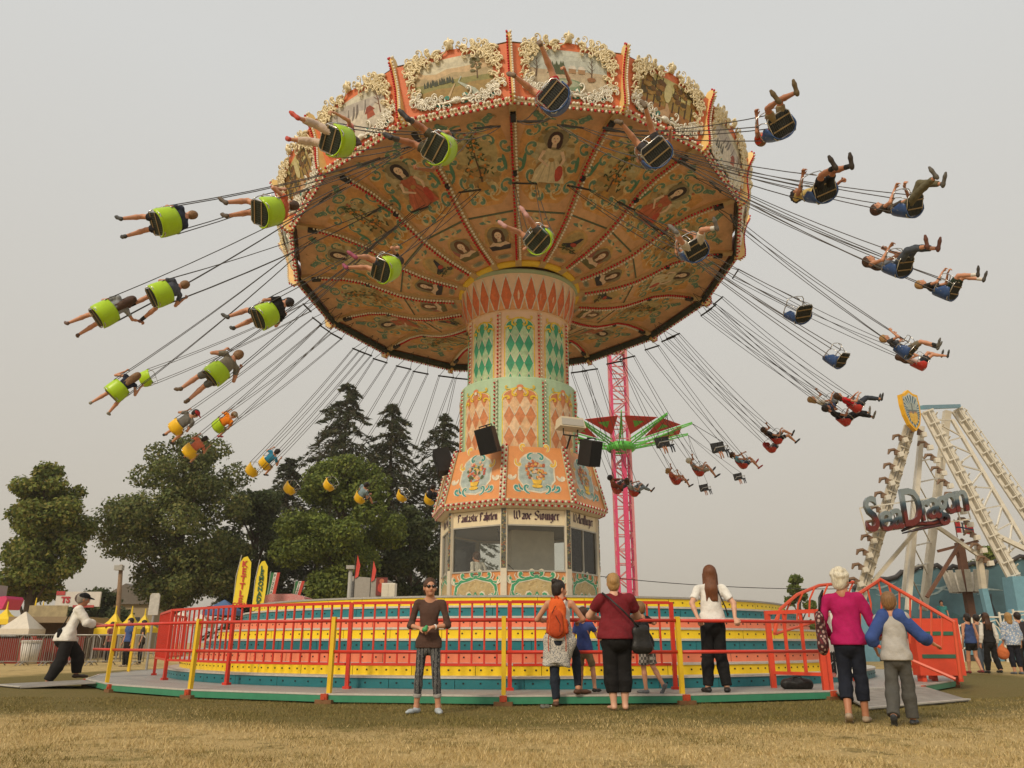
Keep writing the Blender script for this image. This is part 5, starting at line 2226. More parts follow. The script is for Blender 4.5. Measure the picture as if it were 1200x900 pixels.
    if cap:
        f.ell('cap', P(0, -.012, .045), (.098 * S, .115 * S, .088 * S), .01, Rh)
        f.ell('cap', P(0, .0, -.045), (.16 * S, .17 * S, .085 * S), 0, Rh, True)
        f.rc('cap', P(0, .08, .05), P(0, .15, .035), .07 * S, .055 * S, .01, (Rh @ Vector((0, 0, 1)), .18))
        mats['cap'] = cap
    if extra:
        extra(f, j, S)
        mats.update(extra_m or {})
    M = T(*loc) @ RZ(yaw)
    t = person(label, M, f, mats, vox, (P, Rh, S * head_s) if face else None, group, names)
    t['h'] = H
    del t['h']
    return t, j, M, P, Rh
# ================================================================= flying seats and their riders
chrome = mat('chrome_tube', (.55, .54, .52), .25, metal=.85, var=.1)
chain_m = mat('chain_steel', (.075, .066, .058), .55, metal=.4, var=.3, scale=40)
SHELL = {'green': mat('shell_lime', (.40, .62, .012), .35, var=.10, scale=5, dirt=.35), 'blue': mat('shell_blue', (.035, .085, .24), .38, var=.14, scale=5, dirt=.35),
         'yellow': mat('shell_yellow', (.84, .50, .015), .38, var=.10, scale=5, dirt=.35), 'red': mat('shell_red', (.50, .035, .025), .38, var=.12, scale=5, dirt=.35)}
PAN = {'green': mat('pan_green', (.022, .034, .018), .6, var=.3, scale=9), 'blue': mat('pan_black', (.014, .017, .021), .6, var=.3, scale=9)}
PAN['yellow'] = PAN['red'] = PAN['blue']
strap_m = mat('pan_strap', (.26, .18, .085), .7)

# shared seat parts: x right, y forward, z up
mb = MB()
cr = [(-.21, -.17), (-.19, -.20), (.19, -.20), (.21, -.17), (.21, .17), (.17, .21), (-.17, .21), (-.21, .17)]
mb.prism(cr, -.015, .02, lambda u, v, d: (u, v, d))
pan_me = {c: mb.mesh('seat_pan', m) for c, m in PAN.items()}
mb = MB()
for i in range(10):
    x = -.18 + .04 * i
    mb.box((x, 0, -.019), (.012, .37, .008))
slat_me = mb.mesh('pan_ribs', mat('pan_rib', (.03, .035, .028), .6))
strap_mes = []
for y in (-.06, .12):
    mb = MB()
    mb.box((0, y, -.027), (.43, .025, .008))
    strap_mes.append(mb.mesh('strap', strap_m))
mb = MB()
N = 18
vs, fs = [], []
for i in range(N + 1):
    th = radians(-112 + 224 * i / N)
    edge = abs(i / N - .5) * 2
    zt = .37 - .20 * max(0, edge - .62) / .38 - .02 * edge
    zb = -.03 + .06 * max(0, edge - .7) / .3
    for rr_, in ((.0,), (.022,)):
        x = (.255 + rr_) * sin(th) * (1 if abs(th) < pi / 2 else 1)
        y = -.03 - (.215 + rr_) * cos(th)
        if abs(th) > pi / 2:
            x = math.copysign(.255 + rr_, th)
            y = -.03 + (abs(th) - pi / 2) * .26
        for z, b in ((zb, -.012), (zb + .10, .012), (zt - .06, .006), (zt, -.01)):
            q = 1 + b * 1.5
            vs.append((x * q, -.03 + (y + .03) * q, z))
for i in range(N):
    a, b = i * 8, (i + 1) * 8
    for q in range(3):
        fs.append((a + q, a + q + 1, b + q + 1, b + q))
        fs.append((a + 4 + q, b + 4 + q, b + 5 + q, a + 5 + q))
    fs.append((a + 3, a + 7, b + 7, b + 3))
    fs.append((a, b, b + 4, a + 4))
fs += [(0, 4, 5, 1), (1, 5, 6, 2), (2, 6, 7, 3)]
e = N * 8
fs += [(e, e + 1, e + 5, e + 4), (e + 1, e + 2, e + 6, e + 5), (e + 2, e + 3, e + 7, e + 6)]
mb.add(vs, fs)
shell_me = {c: mb.mesh('back_shell', m, True) for c, m in SHELL.items()}
mb = MB()
mb.path([(-.23, -.16, 0), (-.20, -.22, 0), (.20, -.22, 0), (.23, -.16, 0), (.23, .17, 0), (.18, .23, 0), (-.18, .23, 0), (-.23, .17, 0)], .011, 6, True)
pframe_me = mb.mesh('pan_frame', chrome, True)
arm_mes = []
for s in (-1, 1):
    mb = MB()
    mb.path([(s * .235, .16, 0), (s * .25, .19, .14), (s * .255, .17, .26), (s * .26, .10, .31), (s * .268, -.05, .32), (s * .26, -.16, .30)], .011, 6)
    mb.path([(s * .235, -.10, 0), (s * .265, -.08, .16), (s * .268, -.03, .32)], .010, 6)
    arm_mes.append(mb.mesh('side_hoop', chrome, True))
mb = MB()
mb.path([(-.255, .13, .29), (-.25, .24, .31), (-.20, .30, .32), (-.06, .32, .32), (.06, .32, .32), (.20, .30, .32), (.25, .24, .31), (.255, .13, .29)], .011, 6)
mb.path([(-.0, .32, .32), (0, .30, .18), (0, .22, .02)], .010, 6)
bar_me = mb.mesh('lap_bar', chrome, True)


def seat_at(px, py, Ra, L, a0, b0):
    """attachment angle and swing angle that put the seat on the sight line of (px, py)"""
    def pos(a, b):
        A = CZ + (CE1 * sin(a) - CE2 * cos(a)) * Ra - CN * .12
        d = A - CZ
        d.z = 0
        d.normalize()
        return A, A + (d * sin(b) - Vector((0, 0, cos(b)))) * L, d
    q = np.array([radians(a0), radians(b0)])
    for it in range(60):
        r = to_px(pos(*q)[1]) - np.array([px, py])
        if abs(r).max() < .02:
            break
        h_ = 1e-4
        J = np.stack([(to_px(pos(q[0] + h_, q[1])[1]) - np.array([px, py]) - r) / h_, (to_px(pos(q[0], q[1] + h_)[1]) - np.array([px, py]) - r) / h_], 1)
        dq = np.linalg.lstsq(J, r, rcond=None)[0]
        q = q - np.clip(dq, -.12, .12)
    A, S_, d = pos(*q)
    return A, S_, d, q[0]


EPS_A = [0, 20, 40, 60, 100, 140, 180, 220, 260, 300, 320, 340, 360]
EPS = [38, 50, 68, 78, 62, 45, 30, 22, 14, 6, 10, 24, 38]


def swing_seat(px, py, Ra, L, a0, b0, col, label, roll=0):
    A, S_, d, a = seat_at(px, py, Ra, L, a0, b0)
    u = (A - S_).normalized()
    tdir = Vector((-cos(a), -sin(a), 0))
    v = (Vector((0, 0, 1)) - u * u.z).normalized()
    e = radians(np.interp(math.degrees(a) % 360, EPS_A, EPS) + roll)
    f = tdir * cos(e) + v * sin(e)
    f = (f - u * f.dot(u)).normalized()
    th_ = radians(np.interp(math.degrees(a) % 360, [0, 25, 60, 300, 335, 360], [13, 8, 0, 0, 13, 13]))
    f, us = f * cos(th_) + u * sin(th_), u * cos(th_) - f * sin(th_)
    u = us
    r = f.cross(u)
    M = frame(S_ - u * .15, r, f, u)
    sq = .88
    Ms = M @ Matrix.Diagonal((sq, sq * .94, sq * 1.02, 1))
    t = thing('flying_chair', label, 'swing seat', M, 'flying swing seats')
    o = part('seat_pan', pan_me[col], t, Ms)
    part('pan_ribs', slat_me, o, Ms)
    for sm in strap_mes:
        part('strap', sm, o, Ms)
    part('back_shell', shell_me[col], t, Ms)
    part('pan_frame', pframe_me, t, Ms)
    part('side_hoop', arm_mes[0], t, Ms)
    part('side_hoop', arm_mes[1], t, Ms)
    part('lap_bar', bar_me, t, Ms)
    Mi = M.inverted()
    top = Mi @ (A - (A - S_).normalized() * .75)
    hang = Mi @ A
    # spreader follows the seat near the bottom and the canopy tangent near the top
    tl = Mi.to_3x3() @ Vector((cos(a), sin(a), 0))
    tl = (tl - Vector((0, 0, 1)) * tl.z).normalized()
    if tl.x < 0:
        tl = -tl
    for s in (-1, 1):
        for y, z, o_ in ((.15, .28, .03), (-.12, .32, -.03)):
            a_ = Vector((s * .262 * sq, y * sq, z * sq))
            b_ = top + tl * (s * .27) + Vector((0, o_, 0))
            mb = MB()
            n = 7
            pts = []
            for i in range(n):
                w = i / (n - 1)
                pts.append(a_.lerp(b_, w) - (Mi.to_3x3() @ Vector((0, 0, 1))) * (.10 * 4 * w * (1 - w)))
            mb.path(pts, .0092, 5, cap=False)
            part('chain', mb.mesh('chain', chain_m), t)
    mb = MB()
    mb.beam(top - tl * .31, top + tl * .31, .045, .035)
    part('spreader_bar', mb.mesh('spreader_bar', steel_d), t)
    mb = MB()
    mb.path([top - tl * .27, hang, top + tl * .27], .010, 5)
    part('hanger', mb.mesh('hanger', chain_m), t)
    return t, M


def rider(M, label, h=1.55, hair=('short', 'brown'), top=(.1, .1, .1), bot=(.03, .03, .03), sho=(.03, .03, .03), sock=None, skin=None, sleeve=.55, leg=.8,
          lean=-8, legs=((0, 25, 8), (0, 35, 8)), arms=('bar', 'bar'), look=(0, 1, 0.0), vox=.0135, cap=None, face=False, topn='shirt', botn='shorts', fat=1.0):
    """legs: (thigh pitch, shin swing forward from straight down, spread) in degrees for left and right"""
    S = h / 1.68
    f = Fig()
    up = Vector((0, sin(radians(lean)), cos(radians(lean))))
    fl = Vector((0, cos(radians(lean)), -sin(radians(lean))))
    pel = Vector((0, -.05, .03 + .10 * S))
    waist, chest, neck = pel + up * .16 * S, pel + up * .35 * S, pel + up * .53 * S
    hd = neck + up * .135 * S + fl * .02 * S
    shl, shr = pel + up * .475 * S + V3(-.175 * S, 0, 0), pel + up * .475 * S + V3(.175 * S, 0, 0)
    rr = (.125 * S * fat, .103 * S * fat, .118 * S * fat)
    torso(f, 'body', pel, waist, chest, neck, shl, shr, rr, fl)
    f.rc('body', neck - up * .02, hd - up * .05 * S, .05 * S, .045 * S, .03)
    lk = (Vector((look[0], 0, 0)) + fl * look[1] + up * look[2]).normalized()
    Rh, P = make_head(f, hd, lk, up, S * 1.04, hair[0])
    la, ll = (.042 * S * fat, .034 * S, .024 * S), (.080 * S * fat, .050 * S, .034 * S)
    tm = mat('cloth_%03d_%03d_%03d' % tuple(int(c * 999) for c in top), top, .85, var=.18, scale=11, bump=.7, bscale=15, spec=.2)
    bm_ = mat('cloth_%03d_%03d_%03d' % tuple(int(c * 999) for c in bot), bot, .85, var=.18, scale=11, bump=.7, bscale=15, spec=.2)
    smm = mat('shoe_%03d_%03d_%03d' % tuple(int(c * 999) for c in sho), sho, .6, var=.2, scale=20)
    mats = {'body': skin or SKIN, 'top': tm, 'bottom': bm_, 'shoe_l': smm, 'shoe_r': smm}
    if hair[0] != 'none':
        mats['hair'] = HAIR[hair[1]]
    torso(f, 'top', pel + up * .02, waist, chest, neck - up * .03, shl, shr, rr, fl, inf=.014)
    f.wr['top'] = .0045
    f.rc('bottom', pel + V3(-.05 * S, 0, -.02), pel + V3(.05 * S, 0, -.02), .115 * S * fat, .115 * S * fat, .03)
    for k, s in enumerate('lr'):
        sx = -1 if s == 'l' else 1
        tp, sp, spread = [radians(q) for q in legs[k]]
        hip = pel + V3(sx * .085 * S, .03, -.015)
        kn = hip + Vector((sx * sin(spread), cos(tp) * cos(spread), sin(tp))).normalized() * .41 * S
        sd_ = Vector((sx * sin(spread) * .8, sin(sp), -cos(sp))).normalized()
        an = kn + sd_ * .40 * S
        limb(f, 'body', hip, kn, an, ll)
        limb(f, 'bottom', hip, kn, an, ll, .010, leg, loose=.010 if leg < 1.2 else .006)
        toe = an + Vector((sx * .15, cos(sp), sin(sp))) * .12
        shoe(f, 'shoe_' + s, an, toe, S, sole=sd_)
        if sock:
            limb(f, 'sock_' + s, hip, kn, an, ll, .006, 2.0, start=1.72)
            mats['sock_' + s] = mat('sock_%03d_%03d_%03d' % tuple(int(c * 999) for c in sock), sock, .9)
        sh = shr if s == 'r' else shl
        m = arms[k]
        if m == 'bar':
            wr, el = V3(sx * .13, .27, .33), V3(sx * .27 * S, .06, .30)
            hdv, nv = V3(-sx * .2, .7, -.1), V3(0, -.3, -1)
        elif m == 'chain':
            wr, el = V3(sx * .26, .10, .30 + .34 * S), V3(sx * .36 * S, .10, .30 + .10 * S)
            hdv, nv = V3(0, .3, 1), V3(-sx, .3, 0)
        elif m == 'high':
            wr, el = V3(sx * .27, .12, .30 + .62 * S), V3(sx * .33 * S, .06, .30 + .36 * S)
            hdv, nv = V3(0, .2, 1), V3(-sx, .3, 0)
        elif m == 'out':
            wr, el = sh + V3(sx * .42 * S, .12, .14), sh + V3(sx * .24 * S, .02, .03)
            hdv, nv = V3(sx, .2, .4), V3(0, .3, -1)
        elif m == 'fly':
            wr, el = sh + V3(sx * .36 * S, .28 * S, .22), sh + V3(sx * .22 * S, .06, .02)
            hdv, nv = V3(sx * .5, .7, .6), V3(0, .3, -1)
        elif m == 'low':
            wr, el = sh + V3(sx * .26 * S, .10, -.46 * S), sh + V3(sx * .20 * S, -.03, -.24 * S)
            hdv, nv = V3(sx * .1, .2, -1), V3(-sx, 0, 0)
        limb(f, 'body', sh, el, wr, la, bulge=False)
        hand(f, 'body', wr, hdv, nv, S * 1.1, .9, V3(-sx * .5, .5, .5))
        if sleeve > 0:
            limb(f, 'top', sh, el, wr, la, .012, sleeve, loose=.008)
    if cap:
        f.ell('cap', P(0, -.012, .045), (.100 * S, .118 * S, .090 * S), .01, Rh)
        f.ell('cap', P(0, .0, -.045), (.16 * S, .17 * S, .085 * S), 0, Rh, True)
        f.rc('cap', P(0, .08, .05), P(0, .15, .035), .07 * S, .055 * S, .01, (Rh @ Vector((0, 0, 1)), .18))
        mats['cap'] = mat('cap_%03d_%03d_%03d' % tuple(int(c * 999) for c in cap), cap, .8)
    return person(label, M, f, mats, vox, (P, Rh, S) if face else None, 'riders on the swing seats', {'top': topn, 'bottom': botn})


BLK, NAVY, WHI = (.018, .018, .02), (.02, .028, .06), (.72, .69, .62)
OLIVE, KHAKI, DENIM = (.105, .10, .055), (.34, .26, .15), (.055, .085, .14)
GREY = (.19, .18, .16)
OUT, INN = (5.9, 7.0), (4.0, 7.0)
SEATS = [
    # px, py, (Ra, L), a0, b0, shell, seat label, rider label, rider settings
    (395, 165, OUT, 346, 54, 'green', 'lime swing seat of the girl in red shoes', 'girl in white patterned leggings and red shoes, legs kicked out',
     dict(h=1.45, hair=('pony', 'brown'), top=(.55, .20, .18), bot=(.62, .50, .42), sho=(.50, .06, .035), leg=1.72, lean=-12, legs=((-30, 10, 10), (-8, 42, 12)), arms=('low', 'bar'), botn='leggings')),
    (515, 175, OUT, 354, 51, 'green', 'lime swing seat of the rider in olive shorts', 'rider in olive shorts and dark sneakers with both legs straight',
     dict(h=1.62, hair=('short', 'dark'), top=(.05, .05, .045), bot=(.085, .075, .05), sho=(.03, .028, .03), sock=(.10, .09, .085), leg=.78, skin=SKIN_T, legs=((-15, 12, 10), (-2, 35, 8)), arms=('bar', 'low'))),
    (650, 115, OUT, 3, 56, 'blue', 'blue swing seat of the rider in red shorts', 'rider in red shorts with brown soled shoes spread apart',
     dict(h=1.5, hair=('short', 'brown'), top=(.40, .05, .06), bot=(.42, .02, .03), sho=(.20, .13, .08), leg=.7, legs=((0, 62, 30), (12, 50, 8)), arms=('low', 'bar'))),
    (768, 180, OUT, 11, 50, 'blue', 'blue swing seat below the autumn wood painting', 'rider seen from below with knees bent and brown soles showing',
     dict(h=1.5, hair=('short', 'sandy'), top=(.25, .23, .20), bot=(.06, .06, .07), sho=(.13, .09, .05), leg=.8, legs=((10, 60, 16), (16, 70, 6)), arms=('low', 'bar'))),
    (632, 282, INN, 2, 48, 'green', 'lime swing seat hanging in front of the inner portraits', 'girl in grey shorts and pink trimmed sneakers, legs apart',
     dict(h=1.5, hair=('pony', 'brown'), top=(.03, .28, .30), bot=(.10, .10, .105), sho=(.52, .28, .26), leg=.72, legs=((-22, 18, 14), (4, 40, 8)), arms=('bar', 'chain'))),
    (452, 315, INN, 345, 46, 'green', 'lime swing seat of the girl raising one arm', 'girl in a dark top raising one arm, pink sneakers',
     dict(h=1.45, hair=('long', 'dark'), top=(.03, .03, .035), bot=(.05, .06, .08), sho=(.30, .06, .12), leg=.6, sleeve=.3, legs=((-28, 5, 14), (-2, 40, 6)), arms=('chain', 'fly'))),
    (812, 292, INN, 20, 49, 'blue', 'blue swing seat of the rider in pale shorts', 'rider in pale shorts and grey sneakers holding the chain',
     dict(h=1.55, hair=('short', 'brown'), top=(.22, .26, .30), bot=(.55, .49, .40), sho=(.16, .15, .14), sock=(.6, .57, .5), leg=.85, legs=((16, 20, 22), (18, 78, 18)), arms=('high', 'bar'))),
    (910, 148, OUT, 20, 56, 'blue', 'blue swing seat of the rider in the red shirt', 'rider in a bright red shirt and khaki shorts, knees up',
     dict(h=1.55, hair=('short', 'sandy'), top=(.62, .06, .025), bot=(.26, .20, .11), sho=(.14, .10, .05), leg=.8, skin=SKIN_T, legs=((30, 20, 10), (22, 44, 6)), arms=('chain', 'bar'))),
    (960, 222, OUT, 26, 50, 'blue', 'blue swing seat of the rider in the yellow shirt', 'rider in a pale yellow shirt with curly black hair and black shorts',
     dict(h=1.62, hair=('curly', 'dark'), top=(.62, .46, .16), bot=BLK, sho=(.045, .035, .03), sock=BLK, leg=.8, skin=SKIN_T, legs=((4, 46, 4), (6, 56, 4)), arms=('low', 'bar'), face=True)),
    (1063, 240, OUT, 37, 53, 'blue', 'blue swing seat of the rider in olive trousers', 'rider in long olive trousers kicking one boot up high',
     dict(h=1.6, hair=('short', 'brown'), top=(.075, .06, .05), bot=(.14, .125, .075), sho=(.11, .10, .085), leg=1.9, legs=((34, 10, 6), (2, 76, 8)), arms=('bar', 'bar'), botn='trousers', face=True)),
    (1052, 310, OUT, 40, 45, 'blue', 'blue swing seat of the woman in jeans', 'woman in a grey vest and blue jeans lying back',
     dict(h=1.6, hair=('long', 'brown'), top=(.16, .165, .18), bot=(.075, .09, .115), sho=(.15, .06, .045), leg=1.75, sleeve=0, legs=((26, 50, 6), (20, 62, 8)), arms=('chain', 'bar'), botn='jeans', topn='vest', face=True)),
    (1110, 338, OUT, 52, 48, 'blue', 'blue swing seat of the blond boy in white socks', 'blond boy in a black shirt with white socks and black shoes',
     dict(h=1.4, hair=('crop', 'blond'), top=(.035, .032, .03), bot=(.03, .045, .03), sho=(.06, .055, .05), sock=(.68, .65, .6), leg=.8, legs=((14, 48, 4), (18, 58, 8)), arms=('bar', 'bar'), face=True)),
    (935, 365, INN, 39, 44, 'blue', 'empty blue swing seat below the canopy chains', None, None),
    (980, 418, INN, 54, 42, 'blue', 'empty blue swing seat above the group of three riders', None, None),
    (1062, 408, (5.9, 6.3), 75, 48, 'blue', 'blue swing seat of the boy in khaki shorts', 'blond boy in a dark shirt and khaki shorts above a red seat',
     dict(h=1.4, hair=('crop', 'blond'), top=(.07, .07, .075), bot=(.20, .17, .12), sho=(.11, .105, .09), sock=(.03, .03, .03), leg=.9, legs=((16, 50, 4), (12, 58, 6)), arms=('chain', 'chain'), face=True)),
    (1078, 424, (5.9, 6.6), 80, 52, 'red', 'red swing seat of the girl in the pale pink top', 'girl in a pale pink top and dark shorts under the boy in khaki shorts',
     dict(h=1.5, hair=('long', 'brown'), top=(.62, .44, .38), bot=(.025, .028, .035), sho=(.05, .05, .05), leg=.7, sleeve=.25, legs=((22, 48, 4), (10, 56, 8)), arms=('chain', 'chain'), face=True)),
    (972, 472, (5.9, 6.0), 110, 58, 'blue', 'blue swing seat of the rider in white', 'blond rider in a white shirt and denim shorts lying back',
     dict(h=1.6, hair=('bob', 'blond'), top=WHI, bot=(.20, .24, .27), sho=(.05, .05, .06), leg=.8, lean=-20, legs=((30, 30, 4), (22, 40, 6)), arms=('chain', 'bar'), face=True)),
    (1003, 474, (5.9, 6.2), 99, 49, 'red', 'red swing seat of the rider in the scarlet shirt', 'rider in a scarlet shirt and dark jeans beside two others',
     dict(h=1.62, hair=('bob', 'brown'), top=(.55, .015, .02), bot=(.045, .055, .075), sho=(.04, .04, .04), leg=1.85, legs=((16, 62, 2), (22, 66, 6)), arms=('bar', 'bar'), botn='jeans', face=True)),
    (990, 490, (5.9, 6.4), 108, 56, 'red', 'red swing seat of the man all in black', 'man in black shirt and black trousers below the scarlet shirt',
     dict(h=1.75, hair=('short', 'dark'), top=(.016, .016, .018), bot=(.02, .02, .022), sho=(.18, .17, .15), leg=1.9, skin=SKIN_T, legs=((10, 70, 4), (6, 62, 6)), arms=('chain', 'bar'), botn='trousers', face=True)),
    (910, 512, (5.9, 6.6), 124, 57, 'red', 'red swing seat of the girl in the black dress', 'girl with long hair in a short black dress and black sneakers',
     dict(h=1.6, hair=('long', 'brown'), top=(.03, .028, .032), bot=(.028, .026, .03), sho=(.03, .03, .03), leg=.75, sleeve=.3, legs=((18, 50, 4), (2, 28, 8)), arms=('chain', 'bar'), face=True)),
    (903, 522, (5.9, 6.8), 126, 57, 'red', 'empty red swing seat overlapping the one of the girl in black', None, None),
    (870, 541, OUT, 133, 57, 'red', 'red swing seat of the girl in the light blue top', 'girl in a light blue top with red shoes',
     dict(h=1.5, hair=('pony', 'brown'), top=(.20, .40, .50), bot=(.05, .08, .13), sho=(.45, .05, .05), leg=.7, sleeve=.2, legs=((10, 46, 4), (4, 34, 8)), arms=('bar', 'chain'), face=True)),
    (819, 550, OUT, 143, 58, 'red', 'red swing seat of the man in the grey tank top', 'man in a grey tank top and pale shorts holding the chains',
     dict(h=1.75, hair=('crop', 'white'), top=(.30, .30, .29), bot=(.34, .27, .19), sho=(.06, .06, .065), leg=.85, sleeve=0, legs=((8, 44, 4), (4, 34, 8)), arms=('chain', 'bar'), topn='tank_top', face=True)),
    (792, 560, OUT, 147, 56, 'red', 'red swing seat of the girl in the coral top', 'blond girl in a coral top and coral shorts',
     dict(h=1.5, hair=('pony', 'blond'), top=(.62, .15, .08), bot=(.58, .16, .10), sho=(.10, .09, .09), leg=.7, sleeve=.3, legs=((2, 30, 4), (-4, 22, 8)), arms=('chain', 'chain'), face=True)),
    (723, 571, OUT, 159, 57, 'red', 'red swing seat of the man in the rust jacket', 'dark haired man in a rust coloured jacket beside the pink mast',
     dict(h=1.75, hair=('short', 'dark'), top=(.30, .075, .04), bot=(.10, .10, .11), sho=(.04, .04, .04), leg=1.85, sleeve=1.9, fat=1.1, skin=SKIN_T, arms=('bar', 'bar'), topn='jacket', botn='trousers')),
    (743, 574, OUT, 156, 54, 'red', 'red swing seat of the rider in pale jeans', 'rider in pale jeans and a white top beside the rust jacket',
     dict(h=1.65, hair=('bob', 'brown'), top=(.45, .47, .48), bot=(.24, .29, .32), sho=(.10, .07, .06), leg=1.8, botn='jeans')),
    (193, 260, OUT, 328, 51, 'green', 'lime swing seat of the boy in the navy shirt', 'boy in a navy shirt and dark shorts with both feet out',
     dict(h=1.42, hair=('crop', 'sandy'), top=(.035, .045, .075), bot=(.022, .022, .03), sho=(.05, .05, .052), leg=.75, legs=((-25, 6, 8), (-25, 10, 6)), arms=('bar', 'bar'), lean=6)),
    (313, 248, OUT, 339, 47, 'green', 'lime swing seat of the girl in the orange top', 'girl in an orange top and denim shorts with brown sandals',
     dict(h=1.5, hair=('updo', 'brown'), top=(.55, .13, .06), bot=(.04, .05, .08), sho=(.10, .075, .055), leg=.6, sleeve=.3, legs=((-5, 12, 4), (2, 20, 4)), arms=('chain', 'bar'), lean=4)),
    (187, 345, (4.6, 7.0), 318, 50, 'green', 'lime swing seat of the boy in the slate shirt', 'boy in a slate shirt and black socks with legs thrown apart',
     dict(h=1.5, hair=('short', 'sandy'), top=(.085, .095, .12), bot=(.018, .018, .022), sho=(.20, .085, .06), sock=BLK, leg=.7, legs=((-10, 8, -8), (-4, 32, 26)), arms=('bar', 'chain'), lean=10)),
    (122, 368, OUT, 312, 45, 'green', 'lime swing seat of the girl with very long hair', 'girl with long flowing brown hair in white floral shorts',
     dict(h=1.45, hair=('long', 'brown'), top=(.30, .32, .34), bot=(.62, .50, .40), sho=(.14, .08, .06), leg=.6, legs=((-22, 10, 6), (-15, 14, 6)), arms=('bar', 'fly'), lean=-4)),
    (310, 370, INN, 326, 44, 'green', 'lime swing seat of the rider in the black cap', 'rider in a black cap, black shirt and black shorts',
     dict(h=1.6, hair=('crop', 'dark'), cap=(.018, .018, .02), top=(.02, .02, .022), bot=(.022, .022, .026), sho=(.055, .055, .05), leg=.8, legs=((-6, 10, 6), (4, 20, 4)), arms=('bar', 'chain'), lean=4)),
    (137, 458, (5.9, 6.5), 282, 48, 'green', 'lime swing seat of the girl in the navy top', 'girl in a navy top and denim shorts with grey sneakers apart',
     dict(h=1.5, hair=('long', 'sandy'), top=(.022, .026, .05), bot=(.05, .065, .10), sho=(.28, .27, .22), leg=.55, sleeve=.2, legs=((-22, 2, 10), (-4, 10, 14)), arms=('chain', 'chain'), lean=12)),
    (173, 443, (5.9, 6.2), 266, 62, 'green', 'empty lime swing seat close to the girl in the navy top', None, None),
    (253, 438, INN, 310, 39, 'green', 'lime swing seat of the man in the grey shirt', 'big man in a grey khaki shirt with brown shoes, legs hanging',
     dict(h=1.78, hair=('short', 'sandy'), top=(.21, .19, .145), bot=(.12, .12, .115), sho=(.14, .095, .06), leg=.85, fat=1.12, legs=((-25, -4, 4), (-28, 2, 4)), arms=('chain', 'chain'), lean=12)),
    (208, 500, (5.9, 6.3), 257, 52, 'yellow', 'yellow swing seat of the man in the red cap', 'man in a red cap and grey shirt turning his head',
     dict(h=1.78, hair=('crop', 'dark'), cap=(.50, .025, .03), top=(.16, .155, .14), bot=(.10, .095, .08), sho=(.04, .03, .03), leg=.85, fat=1.12, legs=((-25, 5, 8), (-18, 5, 4)), arms=('chain', 'bar'), look=(.8, .5, 0), lean=8)),
    (258, 498, (5.9, 6.0), 246, 60, 'green', 'lime swing seat of the rider in the orange shirt', 'rider in a bright orange shirt and pale cap',
     dict(h=1.6, hair=('crop', 'sandy'), cap=(.42, .37, .28), top=(.78, .22, .015), bot=(.30, .22, .12), sho=(.42, .03, .05), leg=.8, legs=((5, 30, 30), (-10, 10, 4)), arms=('chain', 'bar'), look=(.8, .5, 0), lean=10)),
    (224, 528, (5.9, 6.6), 252, 54, 'yellow', 'yellow swing seat of the rider in the coral shirt', 'rider in a coral shirt with a dark bun below the red cap',
     dict(h=1.5, hair=('bun', 'dark'), top=(.72, .20, .11), bot=(.10, .10, .12), sho=(.05, .05, .05), leg=.7, legs=((-10, 4, 6), (-4, 8, 4)), arms=('chain', 'chain'), lean=10)),
    (312, 542, (5.9, 6.6), 235, 55, 'yellow', 'yellow swing seat of the rider in the blue shirt', 'dark haired rider in a bright blue shirt',
     dict(h=1.6, hair=('short', 'dark'), top=(.035, .22, .36), bot=(.14, .10, .07), sho=(.04, .03, .03), leg=.8, legs=((-10, 4, 6), (-20, -4, 4)), arms=('chain', 'chain'), lean=10)),
    (297, 550, (5.9, 6.8), 236, 54, 'yellow', 'empty yellow swing seat close to the bright blue shirt', None, None),
    (341, 571, OUT, 227, 51, 'yellow', 'empty yellow swing seat next to the blue shirt, over the dark trees', None, None),
    (387, 567, OUT, 218, 56, 'yellow', 'empty yellow swing seat beside the pale blue shirt', None, None),
    (423, 582, OUT, 213, 52, 'yellow', 'yellow swing seat of the rider in the pale blue shirt', 'rider in a pale blue shirt seen from behind before the trees',
     dict(h=1.65, hair=('short', 'dark'), top=(.26, .36, .42), bot=(.05, .06, .08), sho=(.05, .05, .05), leg=.9, arms=('bar', 'bar'), lean=4)),
    (472, 580, OUT, 204, 55, 'yellow', 'empty yellow swing seat beside the booth', None, None),
    (504, 584, OUT, 198, 54, 'yellow', 'yellow swing seat half hidden by the booth', 'rider in dark clothes half hidden by the booth',
     dict(h=1.7, hair=('short', 'dark'), top=(.02, .022, .03), bot=(.03, .03, .04), sho=(.03, .03, .03), leg=1.85, arms=('bar', 'chain'), botn='trousers', lean=4)),
]
for px, py, (Ra, L), a0, b0, colr, sl, rl, rs in SEATS:
    t, M = swing_seat(px, py, Ra, L, a0, b0, colr, sl)
    if rs:
        if 15 <= a0 <= 165 and 'legs' in rs:
            rs['legs'] = [(tp - (44 if a0 < 45 else 30), max(2, sp - 34), sd_) for tp, sp, sd_ in rs['legs']]
        if (a0 >= 340 or a0 <= 12):
            rs['lean'] = 12
        d_ = (M.translation - cam.location).length
        rider(M, rl, vox=.0146 if d_ < 20 else (.0168 if d_ < 27 else .0195), **rs)
# ================================================================= people on the ground
def blob(name, M, build, m, vox=.012, parent=None, label=None, cat=None, wr=0.0):
    f = Fig()
    build(f)
    if wr:
        f.wr['a'] = wr
    me = f.mesh('a', name, m, vox)
    if parent is not None:
        return part(name, me, parent, M)
    return thing(name, label, cat, M, mesh=me)


